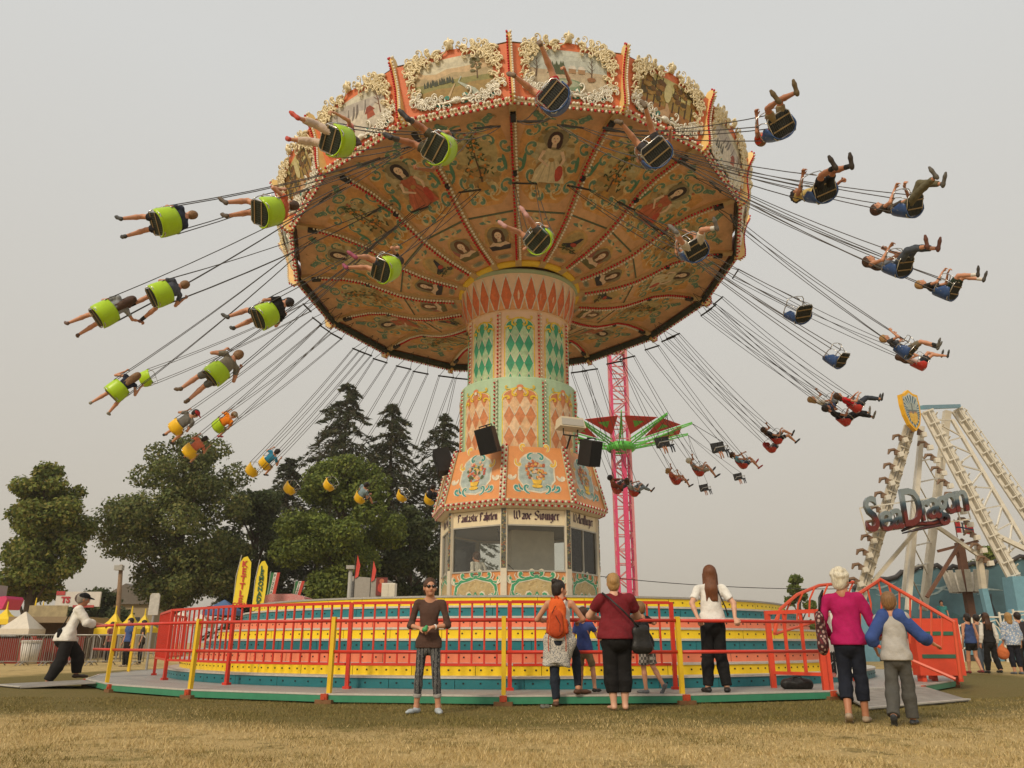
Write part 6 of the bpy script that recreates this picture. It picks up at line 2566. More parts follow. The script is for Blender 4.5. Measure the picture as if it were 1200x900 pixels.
def pattern_cloth(name, c1, c2, scale, kind='stripe', c3=None):
    """woven or printed cloth: two or three colours from a wave or voronoi pattern"""
    if name in MATS:
        return MATS[name]
    m = mat(name, c1, .85, var=0)
    t = m.node_tree
    b = t.nodes['Principled BSDF']
    tcn = [n for n in t.nodes if n.type == 'TEX_COORD'][0]
    if kind == 'flower':
        v = t.nodes.new('ShaderNodeTexVoronoi')
        v.inputs['Scale'].default_value = scale
        fac = v.outputs['Distance']
    elif kind == 'stripe':
        v = t.nodes.new('ShaderNodeTexWave')
        v.wave_type = 'BANDS'
        v.bands_direction = 'X'
        v.inputs['Scale'].default_value = scale
        v.inputs['Distortion'].default_value = 4
        v.inputs['Detail'].default_value = 4
        v.inputs['Detail Scale'].default_value = 6
        fac = v.outputs['Fac']
    else:
        v = t.nodes.new('ShaderNodeTexChecker')
        v.inputs['Scale'].default_value = scale
        fac = v.outputs['Fac']
    t.links.new(tcn.outputs['Object'], v.inputs['Vector'])
    r = t.nodes.new('ShaderNodeValToRGB')
    r.color_ramp.elements[0].position = .32
    r.color_ramp.elements[0].color = (*c1, 1)
    r.color_ramp.elements[1].position = .48
    r.color_ramp.elements[1].color = (*c2, 1)
    if c3:
        e = r.color_ramp.elements.new(.8)
        e.color = (*c3, 1)
    t.links.new(fac, r.inputs[0])
    t.links.new(r.outputs[0], b.inputs['Base Color'])
    return m


def jeans_like(n, c):
    return cloth(n, c)


def on_deck(px, r):
    """point of the deck at radius r on the sight line of column px"""
    y = AY - r
    for it in range(6):
        x = (px - 600) / FPX * (y * _c + (.9 - EYE) * _s)
        y = AY - math.sqrt(max(0, r * r - (x - .19) ** 2))
    return Vector((x, y, .13))



# the man leaning on the railing
black_c = cloth('black', (.017, .016, .016))
white_c = cloth('white_shirt', (.76, .73, .66))


def man_extra(f, j, S):
    f.rc('strap', j['pel'] + Vector((.06, -.17, .10)), j['shr'] + Vector((-.02, -.11, .03)), .014, .014, .0)
    f.rc('strap', j['pel'] + Vector((.03, .13, .12)), j['shr'] + Vector((-.05, .10, .02)), .014, .014, .0)
    f.rc('strap', j['waist'] + Vector((.15, -.05, -.09)), j['waist'] + Vector((.15, .05, -.09)), .02, .02, .0)
    f.rc('pouch', j['pel'] + Vector((.12, -.16, .02)), j['pel'] + Vector((.12, -.17, .14)), .05, .045, .01)


man_loc = at_z(70, 803, 0)
MAN, mj, mM, _, _ = standing('heavy man in white shirt and black cap leaning on the red rail', man_loc, radians(-58), 1.84, 1.58, skin=SKIN_T, hair=('crop', 'grey'),
    top=white_c, bottom=black_c, shoes=mat('shoe_brown', (.06, .04, .03), .5), vox=.012, sleeve=1.5, leglen=1.97, loose=.035, topinf=.022, lean=radians(13), top_low=-.07, cap=cloth('cap_black', (.012, .012, .014)),
    J={'pel': (0, .0, .50), 'hipl': (-.055, 0, .49), 'hipr': (.055, 0, .49), 'knl': (-.065, .14, .30), 'anl': (-.07, .15, .118), 'tol': (-.08, .25, .095), 'knr': (.07, -.03, .26), 'anr': (.075, -.13, .046), 'tor': (.085, -.03, .02),
       'ell': (-.13, .18, .66), 'elr': (.14, .16, .66), 'wrl': (-.07, .33, .645), 'wrr': (.06, .31, .635)},
    hands={'l': ((.2, 1, 0), (0, 0, -1), .9), 'r': ((-.2, 1, 0), (0, 0, -1), .9)}, look=(-.1, 1, -.15), extra=man_extra, extra_m={'strap': black_c, 'pouch': black_c})

# the girl in the brown top
legg = pattern_cloth('cloth_leggings', (.025, .025, .03), (.25, .24, .22), 7, 'stripe', (.09, .09, .09))


def girl_extra(f, j, S):
    for s in 'lr':
        limb(f, 'cuff_' + s, j['hip' + s], j['kn' + s], j['an' + s], (.080 * S, .050 * S, .034 * S), .014, 1.72, start=1.60)
    f.rc('wristband', j['wrl'].lerp(j['ell'], .14), j['wrl'].lerp(j['ell'], .22), .032, .032, .0, cut=True, cut0=True)


girl_loc = at_z(500, 836, 0)
shoe_lb = mat('shoe_lightblue', (.42, .47, .50), .5, var=.3, scale=40)
GIRL, gj, gM, gP, gR = standing('girl in a brown top, patterned capri leggings and sunglasses standing on the grass', girl_loc, radians(180 - 8), 1.62, .80, skin=SKIN, hair=('pony', 'brown'),
    top=cloth('brown_top', (.088, .048, .036)), bottom=legg, shoes=shoe_lb, vox=.0072, sleeve=1.25, leglen=1.66, loose=.002, topinf=.008, top_low=-.085, scoop=.07, face=True, look=(-.42, 1, .02), hipw=1.02,
    J={'ell': (-.150, .005, .640), 'elr': (.150, .005, .640), 'wrl': (-.050, .105, .625), 'wrr': (.050, .11, .618), 'anl': (-.085, -.012, .046), 'anr': (.085, -.012, .046), 'knl': (-.066, .012, .285), 'knr': (.066, .012, .285), 'tol': (-.12, .08, .02), 'tor': (.12, .08, .02)},
    hands={'l': ((1, .35, -.15), (0, -.6, -.8), .9), 'r': ((-1, .35, -.15), (0, -.6, -.8), .9)}, extra=girl_extra, extra_m={'cuff_l': cloth('cuff', (.36, .34, .31)), 'cuff_r': cloth('cuff', (.36, .34, .31)), 'wristband': cloth('white_band', (.75, .75, .72))}, wr=.002)
mb = MB()
for x in (-1, 1):
    mb.ball(gP(x * .034, .096, .010), (.026, .012, .021), 10, 6)
mb.path([gP(-.012, .104, .014), gP(.012, .104, .014)], .004, 5)
for x in (-1, 1):
    mb.path([gP(x * .058, .09, .014), gP(x * .083, .0, .012)], .004, 5)
part('sunglasses', mb.mesh('sunglasses', mat('black_gloss', (.008, .008, .009), .12, var=0), True), GIRL)
c_ = gM @ ((gj['wrl'] + gj['wrr']) / 2 + Vector((0, .055, -.02)))
blob('toy', T(*c_), lambda f: (f.ell('a', (0, 0, 0), (.035, .025, .03), .01), f.ell('a', (.02, 0, .03), (.02, .018, .02), .01)), mat('toy_green', (.05, .33, .12), .35), .006, label='small green toy held in the hands of the girl in brown', cat='toy')

# the woman with the orange backpack
tunic = pattern_cloth('cloth_tunic', (.10, .12, .15), (.58, .54, .47), 60, 'flower', (.50, .47, .42))


def bp_extra(f, j, S):
    p = j['pel']
    for s in (-1, 1):
        f.rc('tunic', j['waist'] + Vector((s * .05, 0, .0)), p + Vector((s * .09, -.02, -.05)), .105, .14, .04, ((0, 1, 0), .75))
        f.rc('tunic', p + Vector((s * .09, -.02, -.05)), p + Vector((s * .07 - .04, -.03, -.36)), .13, .12, .04, ((0, 1, 0), .7), cut=True)
    f.rc('tunic', j['waist'] + Vector((0, -.05, 0)), p + Vector((-.03, -.09, -.34)), .12, .10, .04, ((0, 1, 0), .6), cut=True)
    f.wr['tunic'] = .006


bp_loc = at_z(657, 828, 0)
dkjeans = cloth('dark_jeans', (.022, .028, .042))
BPW, bj, bM, bP, bR = standing('woman with a dark bun and white tank top, one foot on the deck edge', bp_loc, radians(-14), 1.68, 1.02, hair=('bun', 'dark'),
    top=cloth('white_tank', (.74, .72, .66)), bottom=dkjeans, shoes=mat('sandal_brown', (.10, .045, .025), .6), vox=.009, sleeve=0, tank=True, leglen=1.95, loose=.006, topinf=.008, look=(.85, .8, -.05), lean=radians(6),
    J={'ell': (-.20, .06, .68), 'elr': (.19, .07, .68), 'wrl': (-.10, .20, .665), 'wrr': (.15, .21, .665), 'knl': (-.045, .0, .285), 'anl': (-.035, -.01, .046), 'tol': (-.06, .09, .02), 'hipr': (.06, .02, .515), 'knr': (.10, .20, .40), 'anr': (.125, .13, .135), 'tor': (.20, .20, .11)},
    hands={'l': ((1, .35, 0), (0, .3, -1), .8), 'r': ((-.6, .6, 0), (0, .3, -1), .8)}, extra=bp_extra, extra_m={'tunic': tunic})
org = cloth('pack_orange', (.72, .13, .03))
org2 = cloth('pack_orange_dark', (.48, .07, .022))
pb = bM @ Matrix.Translation(bj['chest'] + Vector((0.0, -.19, -.06)))
PACK = thing('backpack', 'orange backpack worn over the white tank top', 'backpack', pb)
blob('pack_body', pb, lambda f: (f.rc('a', (0, 0, -.16), (0, .01, .14), .135, .115, .03, ((0, 1, 0), .62)), f.rc('a', (0, .02, .12), (0, .03, .20), .11, .06, .03, ((0, 1, 0), .6))), org, .009, PACK, wr=.003)
blob('front_pocket', pb, lambda f: (f.rc('a', (0, -.075, -.17), (0, -.07, .0), .105, .09, .02, ((0, 1, 0), .4)),), org2, .009, PACK)
for s in (-1, 1):
    blob('side_pocket', pb, lambda f: f.rc('a', (s * .125, 0, -.2), (s * .12, 0, -.06), .035, .03, .01), org2, .009, PACK)
    mb = MB()
    mb.path([(s * .07, .06, .22), (s * .10, .12, .26), (s * .11, .23, .20), (s * .12, .25, .05), (s * .13, .12, -.10), (s * .12, .05, -.17)], .016, 6)
    part('strap', mb.mesh('strap', org2, True), PACK)
    mb = MB()
    mb.path([(s * .11, -.02, -.20), (s * .125, -.03, -.32), (s * .12, -.02, -.46)], .007, 5)
    part('loose_strap', mb.mesh('loose_strap', org2), PACK)
mb = MB()
mb.path([(-.03, -.02, .23), (-.02, -.03, .27), (.02, -.03, .27), (.03, -.02, .23)], .009, 5)
part('grab_loop', mb.mesh('grab_loop', org2), PACK)
mb = MB()
mb.path([(.0, -.118, .01), (.06, -.105, -.10), (.055, -.11, -.2)], .005, 4)
mb.path([(.0, -.10, .14), (-.05, -.095, .05), (-.07, -.09, -.1)], .005, 4)
part('zip', mb.mesh('zip', black), PACK)

# the child in blue beside her, on the deck
standing('small child in a blue shirt between the two women at the rail', on_deck(684, 9.42), radians(-30), 1.18, .9, hair=('short', 'brown'), top=cloth('blue_shirt', (.055, .085, .26)), bottom=cloth('kid_khaki', (.24, .18, .10)),
    shoes=mat('shoe_black', (.02, .02, .02), .5), vox=.011, sleeve=.6, leglen=.85, head_s=1.15, J={'wrr': (.15, .12, .72), 'elr': (.17, .04, .66), 'knr': (.09, .05, .28), 'anr': (.13, .0, .07), 'tor': (.15, .09, .05)}, hands={'r': ((0, .4, 1), (-1, 0, 0), .8)})

# the woman in the maroon shirt
mar_loc = at_z(726, 833, 0)
MW, wj, wM, wP, wR = standing('large woman in a maroon shirt and black capri trousers leaning on the rail', mar_loc, radians(3), 1.72, 1.52, skin=SKIN_P, hair=('updo', 'blond'),
    top=cloth('maroon', (.17, .016, .022)), bottom=cloth('black_capri', (.013, .012, .012)), shoes=None, vox=.0095, sleeve=.62, leglen=1.66, loose=.02, topinf=.02, look=(.15, 1, -.1), lean=radians(7), hipw=1.02, top_low=-.03,
    J={'shl': (-.112, .02, .800), 'shr': (.112, .02, .800), 'ell': (-.19, .10, .68), 'elr': (.19, .10, .68), 'wrl': (-.09, .21, .66), 'wrr': (.12, .21, .66), 'knl': (-.05, .012, .285), 'knr': (.05, .012, .285), 'anl': (-.042, -.012, .046), 'anr': (.042, -.012, .046)},
    hands={'l': ((.8, .5, 0), (0, .3, -1), .8), 'r': ((-.5, .8, 0), (0, .3, -1), .8)})
mb = MB()
for x in (-1, 1):
    mb.ball(wP(x * .035, .05, .125), (.028, .02, .016), 8, 5)
    mb.path([wP(x * .06, .04, .12), wP(x * .1, -.05, .06)], .005, 5)
part('sunglasses', mb.mesh('sunglasses', MATS['black_gloss'], True), MW)
hb = wM @ Matrix.Translation(Vector((.30, -.10, .90)))
HB = thing('handbag', 'black shoulder bag hanging at the hip of the woman in maroon', 'handbag', hb)
leather = mat('leather_black', (.014, .013, .012), .45, var=.2, bump=.3)
blob('bag_body', hb, lambda f: (f.rc('a', (-.05, 0, -.13), (.07, 0, -.13), .075, .075, .02, ((0, 1, 0), .55)), f.rc('a', (-.05, 0, .06), (.05, 0, .08), .06, .06, .05, ((0, 1, 0), .5)), f.rc('a', (-.04, 0, -.12), (-.03, 0, .08), .08, .07, .03, ((0, 1, 0), .5)), f.rc('a', (.06, 0, -.12), (.04, 0, .08), .08, .06, .03, ((0, 1, 0), .5))), leather, .009, HB)
hbi = hb.inverted()
mb = MB()
rear = lambda x, y, z: hbi @ (wM @ Vector((x, y, z)))
mb.path([(-.03, -.02, .13), rear(.20, -.20, 1.08), rear(.06, -.225, 1.22), rear(-.10, -.14, 1.38), rear(-.17, -.02, 1.455), rear(-.16, .10, 1.42)], .014, 6)
part('strap', mb.mesh('strap', leather, True), HB)

# the boy hanging on the rail beside her
standing('boy in a dark shirt and checked shorts climbing the rail next to the maroon shirt', on_deck(757, 9.42), radians(40), 1.28, .9, hair=('short', 'sandy'), top=cloth('charcoal_shirt', (.022, .022, .025)), bottom=pattern_cloth('cloth_plaid', (.07, .065, .06), (.30, .28, .25), 24, 'check'),
    shoes=mat('shoe_grey', (.16, .17, .18), .6, var=.3, scale=30), vox=.011, sleeve=.6, leglen=.92, loose=.03, head_s=1.1, lean=radians(10), look=(.3, 1, -.1), J={'wrr': (.16, .16, .80), 'elr': (.19, .03, .76), 'wrl': (-.1, .2, .78), 'knr': (.06, -.03, .29), 'anr': (.07, -.16, .09), 'tor': (.07, -.12, .02)}, toes={'r': (0, -.8, -.6)})

# the woman in the white shirt on the deck


wl = on_deck(836, 9.48)
WW, hj, hM, hP, hR = standing('woman with long auburn hair in a white shirt standing on the deck, holding the rail', wl, radians(-4), 1.83, 1.06, skin=SKIN_P, hair=('long', 'auburn'),
    top=cloth('white_tee', (.78, .76, .71)), bottom=cloth('black_slacks', (.012, .012, .013)), shoes=mat('shoe_black', (.02, .02, .02), .5), vox=.009, sleeve=.72, leglen=1.98, loose=.025, topinf=.016, look=(.1, 1, 0), top_low=.03, hipw=1.05,
    J={'ell': (-.165, -.06, .69), 'elr': (.175, -.06, .69), 'wrl': (-.135, -.115, .575), 'wrr': (.165, -.115, .575), 'anl': (-.075, -.02, .046), 'anr': (.075, -.02, .046), 'tol': (-.10, .09, .02), 'tor': (.10, .09, .02), 'head': (.01, .015, .925)},
    hands={'l': ((.4, -.6, -.6), (.2, -.3, -1), 1.0), 'r': ((.1, -.6, -.6), (.2, -.3, -1), 1.0)})
mb = MB()
mb.path([hM.inverted() @ (hM @ Vector(q)) for q in ((.09, .10, 1.45), (.11, -.03, 1.47), (.13, -.12, 1.36), (.19, -.135, 1.20), (.235, -.03, 1.08))], .011, 6)
SB = thing('bag_strap', 'thin black bag strap over the shoulder of the woman in white', 'strap', hM)
part('strap', mb.mesh('strap', leather, True), SB)

# grandmother and boy walking off
gl = at_z(1006, 847, 0)
tan_shoe = mat('shoe_tan', (.38, .29, .20), .7, var=.25, scale=30)
GW, aj, aM, aP, aR = standing('white haired woman in a magenta sweater and navy capri trousers walking away', gl, radians(-24), 1.62, 1.02, skin=SKIN_T, hair=('curly', 'white'),
    top=cloth('magenta', (.40, .012, .10)), bottom=cloth('navy_capri', (.014, .017, .028)), shoes=tan_shoe, vox=.0085, sleeve=1.92, leglen=1.62, loose=.014, topinf=.016, look=(.5, 1, -.05), top_low=-.045, hipw=1.02,
    J={'ell': (-.165, -.02, .645), 'wrl': (-.13, .10, .56), 'elr': (.17, .03, .64), 'wrr': (.20, .16, .575), 'knr': (.05, .03, .28), 'anr': (.05, .03, .046), 'tor': (.06, .13, .02), 'knl': (-.05, .02, .285), 'anl': (-.05, -.10, .065), 'tol': (-.055, -.01, .02)}, toes={'l': (0, -.35, -.9)})
mb = MB()
for x in (-1, 1):
    mb.ball(aP(x * .04, .10, .012), (.026, .012, .02), 8, 5)
    mb.path([aP(x * .06, .09, .014), aP(x * .088, .0, .012)], .006, 5)
part('sunglasses', mb.mesh('sunglasses', MATS['black_gloss'], True), GW)
fb = aM @ Matrix.Translation(Vector((-.27, -.03, .96)))
FB = thing('tote_bag', 'dark floral tote bag on the arm of the white haired woman', 'bag', fb)
blob('bag_body', fb, lambda f: (f.rc('a', (0, -.08, -.15), (0, .09, -.15), .10, .10, .02, ((1, 0, 0), .5)), f.rc('a', (0, -.09, .12), (0, .09, .12), .06, .06, .08, ((1, 0, 0), .6)), f.rc('a', (0, 0, -.14), (0, 0, .12), .12, .10, .04, ((1, 0, 0), .5))), pattern_cloth('cloth_floral', (.45, .30, .26), (.028, .014, .016), 22, 'flower', (.13, .016, .022)), .01, FB, wr=.003)
mb = MB()
mb.path([(0, -.07, .16), (.02, -.05, .36), (.06, .03, .44), (.03, .07, .34), (0, .08, .16)], .012, 6)
part('strap', mb.mesh('strap', leather, True), FB)
bl = at_z(1062, 850, 0)
gr_c = cloth('heather_grey', (.42, .40, .37))
bl_c = cloth('raglan_blue', (.045, .085, .27))


def boy_extra(f, j, S):
    for s in 'lr':
        limb(f, 'raglan_sleeve_' + s, j['sh' + s] + (j['neck'] - j['sh' + s]) * .45, j['el' + s], j['wr' + s], (.060 * S, .038 * S, .026 * S), .026, 1.42, loose=.006)


BOY, oj, oM, _, _ = standing('boy in a grey shirt with blue raglan sleeves pointing ahead', bl, radians(-28), 1.35, .92, hair=('crop', 'sandy'),
    top=gr_c, bottom=cloth('grey_track', (.085, .083, .075)), shoes=mat('shoe_dark', (.04, .045, .05), .6, var=.3), vox=.008, sleeve=0, leglen=1.97, loose=.022, topinf=.020, top_low=-.06, head_s=1.12, look=(.1, 1, 0),
    J={'elr': (.20, .07, .66), 'wrr': (.28, .24, .60), 'ell': (-.165, -.03, .655), 'wrl': (-.15, .06, .56), 'knl': (-.06, .0, .29), 'anl': (-.07, -.15, .075), 'tol': (-.075, -.10, .01), 'knr': (.05, .05, .285), 'anr': (.05, .06, .046), 'tor': (.07, .17, .02)},
    hands={'r': ((.5, 1, -.3), (-.3, 0, -1), .25)}, toes={'l': (0, -.75, -.65)}, extra=boy_extra, extra_m={'raglan_sleeve_l': bl_c, 'raglan_sleeve_r': bl_c}, names={'raglan_sleeve_l': 'raglan_sleeve', 'raglan_sleeve_r': 'raglan_sleeve'})

# strollers by the sea ride
Yc = 23.0


def stroll(px, label, yaw, **kw):
    p = at_y(px, 760, Yc)
    return standing(label, (p.x, p.y, 0), radians(yaw), vox=.013, **kw)


walkJ = {'knl': (-.05, .06, .29), 'anl': (-.045, .10, .06), 'tol': (-.05, .19, .04), 'knr': (.05, .0, .285), 'anr': (.045, -.10, .075), 'tor': (.05, -.03, .02)}
stroll(1139, 'woman with a dark ponytail in a blue tank top and black shorts, walking', 8, H=1.58, hair=('pony', 'dark'), top=cloth('tank_blue', (.045, .075, .19)), bottom=black_c, shoes=mat('shoe_redblack', (.20, .03, .03), .6), sleeve=0, tank=True, leglen=.55, J=walkJ)
stroll(1161, 'woman in a black vest over white sleeves and a black cap, walking', 4, H=1.60, hair=('long', 'brown'), top=black_c, bottom=black_c, shoes=mat('shoe_black', (.02, .02, .02), .5), sleeve=.05, leglen=1.97, loose=.02, cap=cloth('cap_black', (.012, .012, .014)), J=walkJ,
       extra=lambda f, j, S: [limb(f, 'sleeve_' + s, j['sh' + s], j['el' + s], j['wr' + s], (.045 * S, .036 * S, .024 * S), .014, 1.9, loose=.006) for s in 'lr'], extra_m={'sleeve_l': white_c, 'sleeve_r': white_c}, names={'sleeve_l': 'sleeve', 'sleeve_r': 'sleeve'})
FW = stroll(1188, 'woman with a blond bob in a blue floral blouse carrying an orange bag', -6, H=1.60, fat=1.1, hair=('bob', 'blond'), top=pattern_cloth('cloth_bluefloral', (.66, .64, .60), (.24, .32, .46), 20, 'flower', (.30, .38, .52)), bottom=cloth('navy_pants', (.016, .018, .028)), shoes=mat('shoe_greyblue', (.12, .14, .16), .6), sleeve=1.5, leglen=1.7, topinf=.025, top_low=-.09)
fo = FW[2] @ Matrix.Translation(FW[1]['wrl'] + Vector((-.05, 0, -.22)))
blob('shopping_bag', fo, lambda f: (f.ell('a', (0, 0, -.02), (.17, .12, .17), .02), f.rc('a', (0, 0, .08), (.02, 0, .22), .08, .02, .04)), cloth('bag_orange', (.62, .17, .06)), .014, label='orange cloth bag in the hand of the floral blouse woman', cat='bag', wr=.004)
Yc = 24.4
stroll(1150, 'dark haired walker half hidden between the tank top and the black vest', 6, H=1.60, hair=('short', 'dark'), top=cloth('grey_tee', (.14, .13, .13)), bottom=cloth('jean_light', (.10, .13, .17)), shoes=tan_shoe, sleeve=.6)
stroll(1199, 'walker in dark clothes behind the blond bob', -4, H=1.66, hair=('short', 'dark'), top=cloth('dark_tee', (.04, .035, .04)), bottom=black_c, shoes=tan_shoe, sleeve=.6)

# the operator inside the booth
op = Vector((-.80, 20.57, 0))
standing('ride operator in a white shirt sitting behind the booth window', (op.x, op.y, 1.38), radians(40), 1.66, 1.1, hair=('short', 'brown'), top=white_c, bottom=black_c, shoes=mat('shoe_black', (.02, .02, .02), .5), vox=.013, sleeve=.7, lean=radians(14),
    J={'pel': (0, 0, .50), 'hipl': (-.05, .03, .49), 'hipr': (.05, .03, .49), 'knl': (-.07, .27, .46), 'knr': (.07, .27, .46), 'anl': (-.07, .25, .23), 'anr': (.07, .25, .23), 'tol': (-.07, .33, .2), 'tor': (.07, .33, .2)})
st = thing('stool', 'round stool under the operator in the booth', 'stool', T(op.x, op.y, 1.665))
mb = MB()
mb.lathe([(0.01, .52), (.19, .52), (.20, .49), (.19, .46), (0.01, .46)], 16)
part('seat', mb.mesh('seat', black), st)
mb = MB()
mb.tube((0, 0, .01), (0, 0, .46), .03, n=8)
mb.lathe([(.2, .0), (.2, .02), (.02, .05)], 12)
part('pedestal', mb.mesh('pedestal', steel), st)

# bag on the deck, crushed bottle in the grass
db = at_z(937, 808, .13)
DB = thing('duffel_bag', 'black duffel bag lying on the deck by the open red gate', 'bag', T(db.x, db.y + .1, .13))
blob('bag_body', WM[DB.name], lambda f: (f.rc('a', (-.17, 0, .075), (.17, 0, .07), .085, .08, .02), f.ell('a', (.05, -.02, .10), (.16, .10, .07), .03)), leather, .01, DB, wr=.006)
mb = MB()
mb.path([(-.1, -.08, .08), (-.08, -.05, .18), (.05, -.04, .19), (.12, -.08, .09)], .010, 6)
part('handle', mb.mesh('handle', leather, True), DB)
lb = at_z(639, 831, 0)
LB = thing('plastic_bottle', 'crushed clear plastic bottle lying in the grass near the dark jeans', 'bottle', T(lb.x, lb.y, .035) @ RZ(.4) @ RY(pi / 2) @ Matrix.Scale(.75, 4))
mb = MB()
mb.lathe([(.001, -.09), (.03, -.09), (.033, -.03), (.024, .0), (.033, .03), (.03, .06), (.012, .09), (.012, .105), (.001, .105)], 12)
part('bottle_body', mb.mesh('bottle_body', glass_mat('clear_plastic', (.85, .9, .95), .5), True), LB)
mb = MB()
mb.tube((0, 0, .105), (0, 0, .12), .014, n=8)
part('cap', mb.mesh('cap', white_p), LB)
# ================================================================= neighbouring rides
def text_mesh(name, txt, size, m, extrude=.02, shear=0.0, bold=0.0, spacing=1.0, align='CENTER'):
    cu = bpy.data.curves.new(name, 'FONT')
    cu.body = txt
    cu.size = size
    cu.extrude = extrude
    cu.shear = shear
    cu.offset = bold
    cu.space_character = spacing
    cu.align_x = align
    cu.align_y = 'CENTER'
    cu.resolution_u = 3
    o = bpy.data.objects.new('tmp_text', cu)
    COL.objects.link(o)
    dg = bpy.context.evaluated_depsgraph_get()
    me = bpy.data.meshes.new_from_object(o.evaluated_get(dg))
    me.name = name
    bpy.data.objects.remove(o)
    bpy.data.curves.remove(cu)
    me.materials.clear()
    me.materials.append(m)
    return me


STAND = RX(pi / 2)                              # text lies in x-y: stand it up facing -y


def spokes(parts_, parent, M0):
    """parts_: (name, a, b, width, material) square bars given in world coordinates"""
    inv = M0.inverted()
    for nm, a, b, w, m in parts_:
        mb = MB()
        mb.beam(inv @ Vector(a), inv @ Vector(b), w, w)
        part(nm, mb.mesh(nm, m), parent)


sd_white = mat('ride_white', (.68, .64, .55), .5, var=.2, scale=3)
sd_dirty = mat('ride_cream', (.56, .51, .41), .6, var=.25, scale=2)
sd_brown = mat('ride_brown', (.16, .075, .045), .6, var=.25)
sd_blue = mat('ride_blue', (.16, .33, .42), .45, var=.15)
Yf, Yb = 38.0, 43.0
base = at_y(1090, 752, 40.0)
SDM = T(base.x, 40, 0)
sea = thing('pirate_boat_ride', 'white A-frame swinging boat ride with a viking shield on top', 'fairground ride', SDM)
apex = at_y(1086, 482, Yf)
apx2 = at_y(1122, 478, Yb)
legL = at_y(1004, 712, Yf)
legR = at_y(1212, 720, Yf)
P_ = lambda x, y, d=Yf: at_y(x, y, d)
def truss_leg(nm, a, b, w, m, n=16):
    a, b = inv0 @ Vector(a), inv0 @ Vector(b)
    d = (b - a).normalized()
    o = d.cross(Vector((0, 1, 0))).normalized() * w
    mb = MB()
    for s in (-1, 1):
        mb.beam(a + o * s, b + o * s, .13, .18)
    mb.beam(a, b, w * 1.7, .05)
    for i in range(n):
        p, q = a.lerp(b, i / n), a.lerp(b, (i + .5) / n)
        mb.beam(p + o * 1.25 + Vector((0, -.16, 0)), p - o * 1.25 + Vector((0, -.16, 0)), .06)
        mb.beam(q + o * 1.1 + Vector((0, -.15, 0)), q + o * 1.1 + Vector((0, -.35, .1)), .05)
    part(nm, mb.mesh(nm, m), sea)


inv0 = SDM.inverted()
truss_leg('front_leg', P_(1066, 500), P_(1004, 715), .17, sd_dirty)
truss_leg('front_leg', apex, P_(1212, 722), .22, sd_white)
truss_leg('rear_leg', P_(1121, 480, Yb), P_(1262, 690, Yb), .24, sd_white)
spokes([ ('rear_leg', P_(1110, 482, Yb), P_(1082, 715, Yb), .34, sd_dirty),
        ('upright', P_(1080, 500, 39), P_(1064, 715, 39), .22, sd_white), ('upright', P_(1078, 512, 40), P_(1058, 700, 40), .14, sd_white), ('axle_tube', apex + Vector((-.2, 0, .2)), apx2 + Vector((.1, 0, .1)), .2, sd_blue),
        ('lattice_chord', P_(1116, 492, 39), P_(1198, 632, 39), .16, sd_white), ('lattice_chord', P_(1198, 632, 39), P_(1215, 668, 39), .16, sd_white),
        ('brace', P_(1078, 616), P_(1016, 690), .16, sd_dirty), ('brace', P_(1128, 632), P_(1086, 700), .14, sd_brown), ('brace', P_(1098, 617), P_(1160, 660), .16, sd_white), ('brace', P_(1165, 626), P_(1215, 650), .2, sd_white)], sea, SDM)
lat = []
for i in range(7):
    t0, t1 = i / 7, (i + 1) / 7
    a, b = P_(1092 + 110 * t0 * .95, 492 + 215 * t0 * .85), P_(1116 + 82 * t0, 492 + 140 * t0, 39)
    c = P_(1116 + 82 * t1, 492 + 140 * t1, 39)
    lat += [('lattice_bar', a, b, .07, sd_white), ('lattice_bar', a, c, .06, sd_white)]
for i in range(6):
    t0 = i / 6
    lat.append(('lattice_bar', P_(1080 - 16 * t0, 540 + 150 * t0, 39), P_(1105 - 20 * t0, 535 + 150 * t0, Yb), .07, sd_white))
for i in range(5):
    t0 = .1 + .18 * i
    lat.append(('lattice_bar', P_(1080 - 16 * t0, 510 + 200 * t0, 39), P_(1100 - 20 * t0, 545 + 200 * t0, Yb), .05, sd_white))
spokes(lat, sea, SDM)
# ladder rungs and hand rail on the right rear leg
inv = SDM.inverted()
mb = MB()
a, b = inv @ P_(1130, 478, Yb), inv @ P_(1270, 676, Yb)
mb.tube(a, b, .035, n=5)
for i in range(16):
    q = a.lerp(b, i / 15)
    mb.tube(q, q + Vector((-.35, 0, -.38)), .02, n=4)
part('ladder', mb.mesh('ladder', sd_white), sea)
# hooked lamp shades along both front legs
shade_m = mat('lamp_shade', (.20, .12, .07), .5, var=.3)


def lamp_hook(p, s):
    mb = MB()
    mb.box((-s * .22, 0, .0), (.30, .22, .26), RY(s * .3).to_3x3())
    mb.path([(-s * .12, 0, .1), (-s * .30, 0, .26), (-s * .62, 0, .28), (-s * .80, 0, .06)], [.06, .10, .12, .05], 6)
    return mb


_lh = lamp_hook(None, 1)
_lh.v = [tuple(c * .75 for c in q) for q in _lh.v]
hm = _lh.mesh('lamp_hook', shade_m)
hb_ = MB()
hb_.box((-.08, -.1, -.12), (.24, .24, .22))
hbm = hb_.mesh('lamp_box', sd_white)
for i in range(11):
    t0 = i / 10
    p = P_(1060 - 52 * t0, 513 + 168 * t0, Yf - .3)
    o = part('leg_lamp', hm, sea, T(*p) @ RY(-.25))
    part('lamp_box', hbm, o, T(*p) @ RY(-.25))
for i in range(11):
    t0 = i / 10
    p = P_(1082 + 78 * t0, 507 + 150 * t0, Yf - .3)
    o = part('leg_lamp', hm, sea, T(*p) @ RY(-.1))
    part('lamp_box', hbm, o, T(*p) @ RY(-.1))
